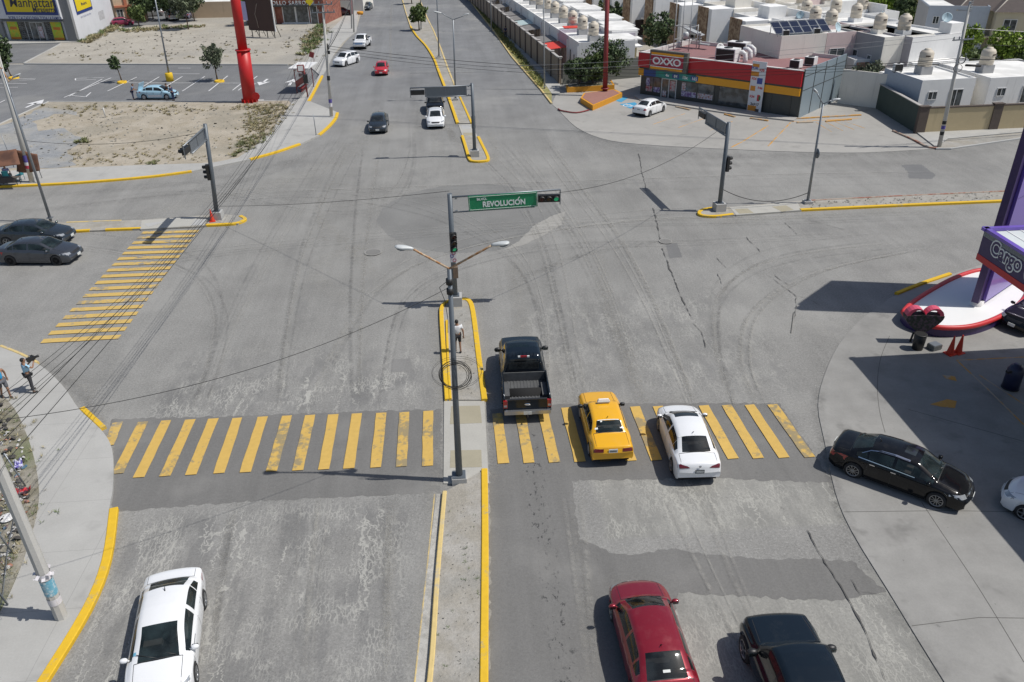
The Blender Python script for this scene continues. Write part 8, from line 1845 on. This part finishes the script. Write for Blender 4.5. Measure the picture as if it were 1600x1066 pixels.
def versa_extra(t, sh, X_):
    m = MB(); m.lathe([(.05, 0), (.05, .01), (0, .012)], n=14, M=Matrix.Translation((X_(.008), 0, .93)) @ Matrix.Rotation(-PI/2, 4, 'Y')); obj('badge', m, CHR, t)
    sticker(t, sh, X_, [(X_(.285), .40), (X_(.285), .58), (X_(.297), .58), (X_(.297), .40)], 'Z', STICK)
    for y in (.05, -.05): obj('brake_lamp', sh.decal([(X_(.288), y-.012), (X_(.288), y+.012), (X_(.298), y+.012), (X_(.298), y-.012)], 'Z', .012, 2, 2), STICK, t)
VERSA = variant(SEDAN, tail=[(.20, .30), (.495, 0), (.495, 1), (.26, .62)], rz=(.80, .99), pz=.72)
build_car('white sedan with black lower bumper halted on the right of the crosswalk', None, 86.5, WHITE, VERSA, loc=(8.55, 24.5), plate=PLATED, tail=TAILD, glass=GLS3, extra=versa_extra, roof_glass=(.560, .598, 13), rim=RIM)  # dark roof strip added for the windscreen's top edge seen from behind
def bp(label, loc, deg, paint, **k):
    P = Vector((*loc, 0)); d = Vector((math.cos(R(deg)), math.sin(R(deg)), 0)); global g; g0 = g
    try:
        g = lambda x, y=None, z=0.0, _P=P, _d=d: (_P if x == 'at' else _P+_d)
        return build_pickup(label, ('at', 0), ('to', 0), paint, **k)
    finally: g = g0
bp('black pick-up truck with an empty bed waiting beside the near median', (2.62, 29.85), 88.3, NAVY, plate=PLATE)
bp('black pick-up truck cut by the bottom edge, right of the wine red car', (8.42, 12.7), 88.0, NAVY, badge=False)
MAL = variant(SEDAN, L=4.87, W=1.79, wheels=(.205, .795), rw=.335, half=[(0, .88), (.05, .96), (.16, .99), (.4, 1), (.75, 1), (.88, .975), (.96, .92), (1, .84)])
def chrome_trim(t, sh, X_):
    m = MB()
    for sd in ('Y+', 'Y-'):
        zt = lambda f: sh.at(sh.B, f)+.012
        for a, b_ in ((.22, .36), (.36, .50), (.50, .62)): sh.decal([(X_(a), zt(a)-.012), (X_(b_), zt(b_)-.012), (X_(b_), zt(b_)+.016), (X_(a), zt(a)+.016)], sd, .010, 4, 1, m)
        top = [(.235, 1.13), (.29, 1.30), (.36, 1.37), (.46, 1.395), (.56, 1.37)]
        for (a, za), (b_, zb_) in zip(top[:-1], top[1:]): sh.decal([(X_(a), za), (X_(b_), zb_), (X_(b_), zb_+.025), (X_(a), za+.025)], sd, .012, 3, 1, m)
    obj('chrome_trim', m, CHR, t)
    obj('grille_bar', sh.decal([(-.5, .70), (.5, .70), (.5, .665), (-.5, .665)], 'X+', .02, 8, 1), CHR, t)
build_car('black sedan with chrome window trim and ten-spoke wheels crossing the forecourt edge', None, -41.5, BLK, MAL, loc=(15.88, 21.9), rim=RIM, rstyle='ten', trim=CHR, extra=chrome_trim, roof_glass=(.50, .575, 15), glass=GLS2)
FUS = variant(MAL, L=4.85, W=1.83)
build_car('dark grey sedan with black wheels, the nearer of the two leaving at the left edge', None, -6.5, GRY, FUS, loc=(-25.7, 47.45), rim=RIMD, rstyle='ten', glass=GLS2, group='grey sedans at the left edge')
build_car('dark grey sedan half hidden behind its nearer twin at the left edge', None, -5, DGR, FUS, loc=(-27.4, 50.7), rim=RIM, glass=GLS2, group='grey sedans at the left edge')
PEU = variant(SEDAN, L=4.68, W=1.80, wind=(.555, .755), top=[(0, .60), (.006, .78), (.014, .93), (.030, 1.02), (.055, 1.06), (.145, 1.09), (.28, 1.40), (.34, 1.435), (.43, 1.46), (.51, 1.44), (.553, 1.41), (.758, 1.02), (.80, .985), (.92, .86), (.962, .74), (.985, .62), (1, .48)], rearw=(.152, .278), side=(.195, .735), pillars=[(.44, .462), (.265, .277)])
def lett(t, sh, X_): sticker(t, sh, X_, [(X_(.70), -.60), (X_(.70), -.68), (X_(.72), -.68), (X_(.72), -.60)], 'Z', M('blue_sticker', (.15, .40, .55), .5)); obj('door_lettering', sh.decal([(X_(.60), .86), (X_(.72), .84), (X_(.72), .87), (X_(.60), .89)], 'Y+', .006, 4, 1), SIGB, t)
build_car('white sedan driving out of the bottom left corner', None, -80.5, WHITE, PEU, loc=(-9.05, 16.7), extra=lett, rim=RIM, glass=GLS2)
build_car('wine red sedan cut by the bottom edge in the second lane', None, 90.5, REDM, variant(SEDAN, L=4.7, W=1.80, insert=0), loc=(4.92, 15.1), rim=RIM, glass=GLS3, extra=lambda t, sh, X_: sticker(t, sh, X_, [(X_(.178), -.10), (X_(.178), .10), (X_(.192), .10), (X_(.192), -.10)], 'Z', PLATE))
build_car('dark green grey sedan crossing out of the far boulevard alone', None, -90, DGR, variant(SEDAN, L=4.4, W=1.74), loc=(-6.82, 76.7), lod=1, rim=RIM)
build_car('black compact suv queuing behind the white sedan at the far median', None, -89, BLK, SUVB, 'suv', 'suv', loc=(-1.5, 83.3), lod=1)
build_car('white sedan first in the queue at the far median', None, -90, WHITE, SEDAN, loc=(-1.41, 77.8), lod=1, tail=TAILD)
build_car('bright red hatchback coming down the far boulevard', None, -90, REDB, HATCH, loc=(-8.26, 104.4), lod=1, rstyle='cap', rim=STEEL)
build_car('white suv turning out at the far left kerb', None, -118, WHITE, SUVB, 'suv', 'suv', loc=(-13.4, 111.5), lod=1)
bp('white pick-up truck leaving the far driveway apron', (-12.4, 125.4), -97, WHITE2, L=5.2, Wd=1.85, badge=False)
build_car('white sedan parked askew on the blue bay before the shop', None, 45, WHITE, variant(SEDAN, L=4.3, W=1.70, tail=[(.30, .1), (.495, 0), (.495, 1), (.36, .9)], rz=(.72, .92)), loc=(19.95, 78.9), lod=1)
def boot(t, sh, X_):
    m = MB(); m.box(None, (.04, 1.25, .75), M=Matrix.Translation((X_(.10), 0, 1.40)) @ Matrix.Rotation(.35, 4, 'Y')); obj('open_boot_lid', m, LBLUE, t)
    obj('police_band', sh.decal([(X_(.20), .55), (X_(.80), .55), (X_(.80), .30), (X_(.20), .30)], 'Y-', .004, 10, 2), WHITE, t)
build_car('pale blue and white sedan with its boot open in the car park', None, -8, LBLUE, variant(SEDAN, L=4.4, W=1.70), loc=(-32.6, 94.0), lod=1, extra=boot, rim=STEEL, rstyle='cap')
def far(label, px, hd, paint, spec=SEDAN, nm='car', **k): q = g(*px); return build_car(label, None, hd, paint, spec, nm, nm, loc=(q.x, q.y), lod=1, **k)
far('plum coloured hatchback parked against the white side wall', (193, 40), 20, PLUM, HATCH); far('silver grey car parked under the dark trees of the side street', (238, 26), 200, SILV, SUVB, 'suv')
q = g(270, 31.5); bp('silver grey pick-up parked in the side street', (q.x, q.y), 115, SILV, L=5.2, Wd=1.85, badge=False)
far('maroon sedan parked under the red shade canopy', (533, 24), 5, MARO); far('dark grey car parked beyond the pale pole of the driveway', (574, 15), -95, DGR); far('dark car at the very top of the boulevard', (595, -2), -92, DGR)
far('white pick-up like suv parked in the inner street', (924, 26), -85, WHITE2, SUVB, 'suv'); far('red car in the yard behind the dark green wall', (1383, 147), 20, REDB, SEDAN); far('white car parked by the park', (1408, 5), 10, WHITE, SEDAN); far('red car parked at the far corner of the park', (1436, 3), 15, REDB, SEDAN); far('purple grey car behind the tree of the low beige house', (297, 28), 80, M('violet_grey_paint', (.20, .19, .26), .4), SEDAN)
d0 = g(1577, 519, .03); ang = R(203); build_car('dark car nosing in at the right edge behind the white plinth', None, 203, BLK, SEDAN, loc=(d0.x-math.cos(ang)*2.2, d0.y-math.sin(ang)*2.2))
d0 = g(1559, 766, .5); ang = R(133); build_car('white car entering at the right edge in front of the black sedan', None, 133, WHITE, SEDAN, loc=(d0.x-math.cos(ang)*2.0+.5, d0.y-math.sin(ang)*2.0))
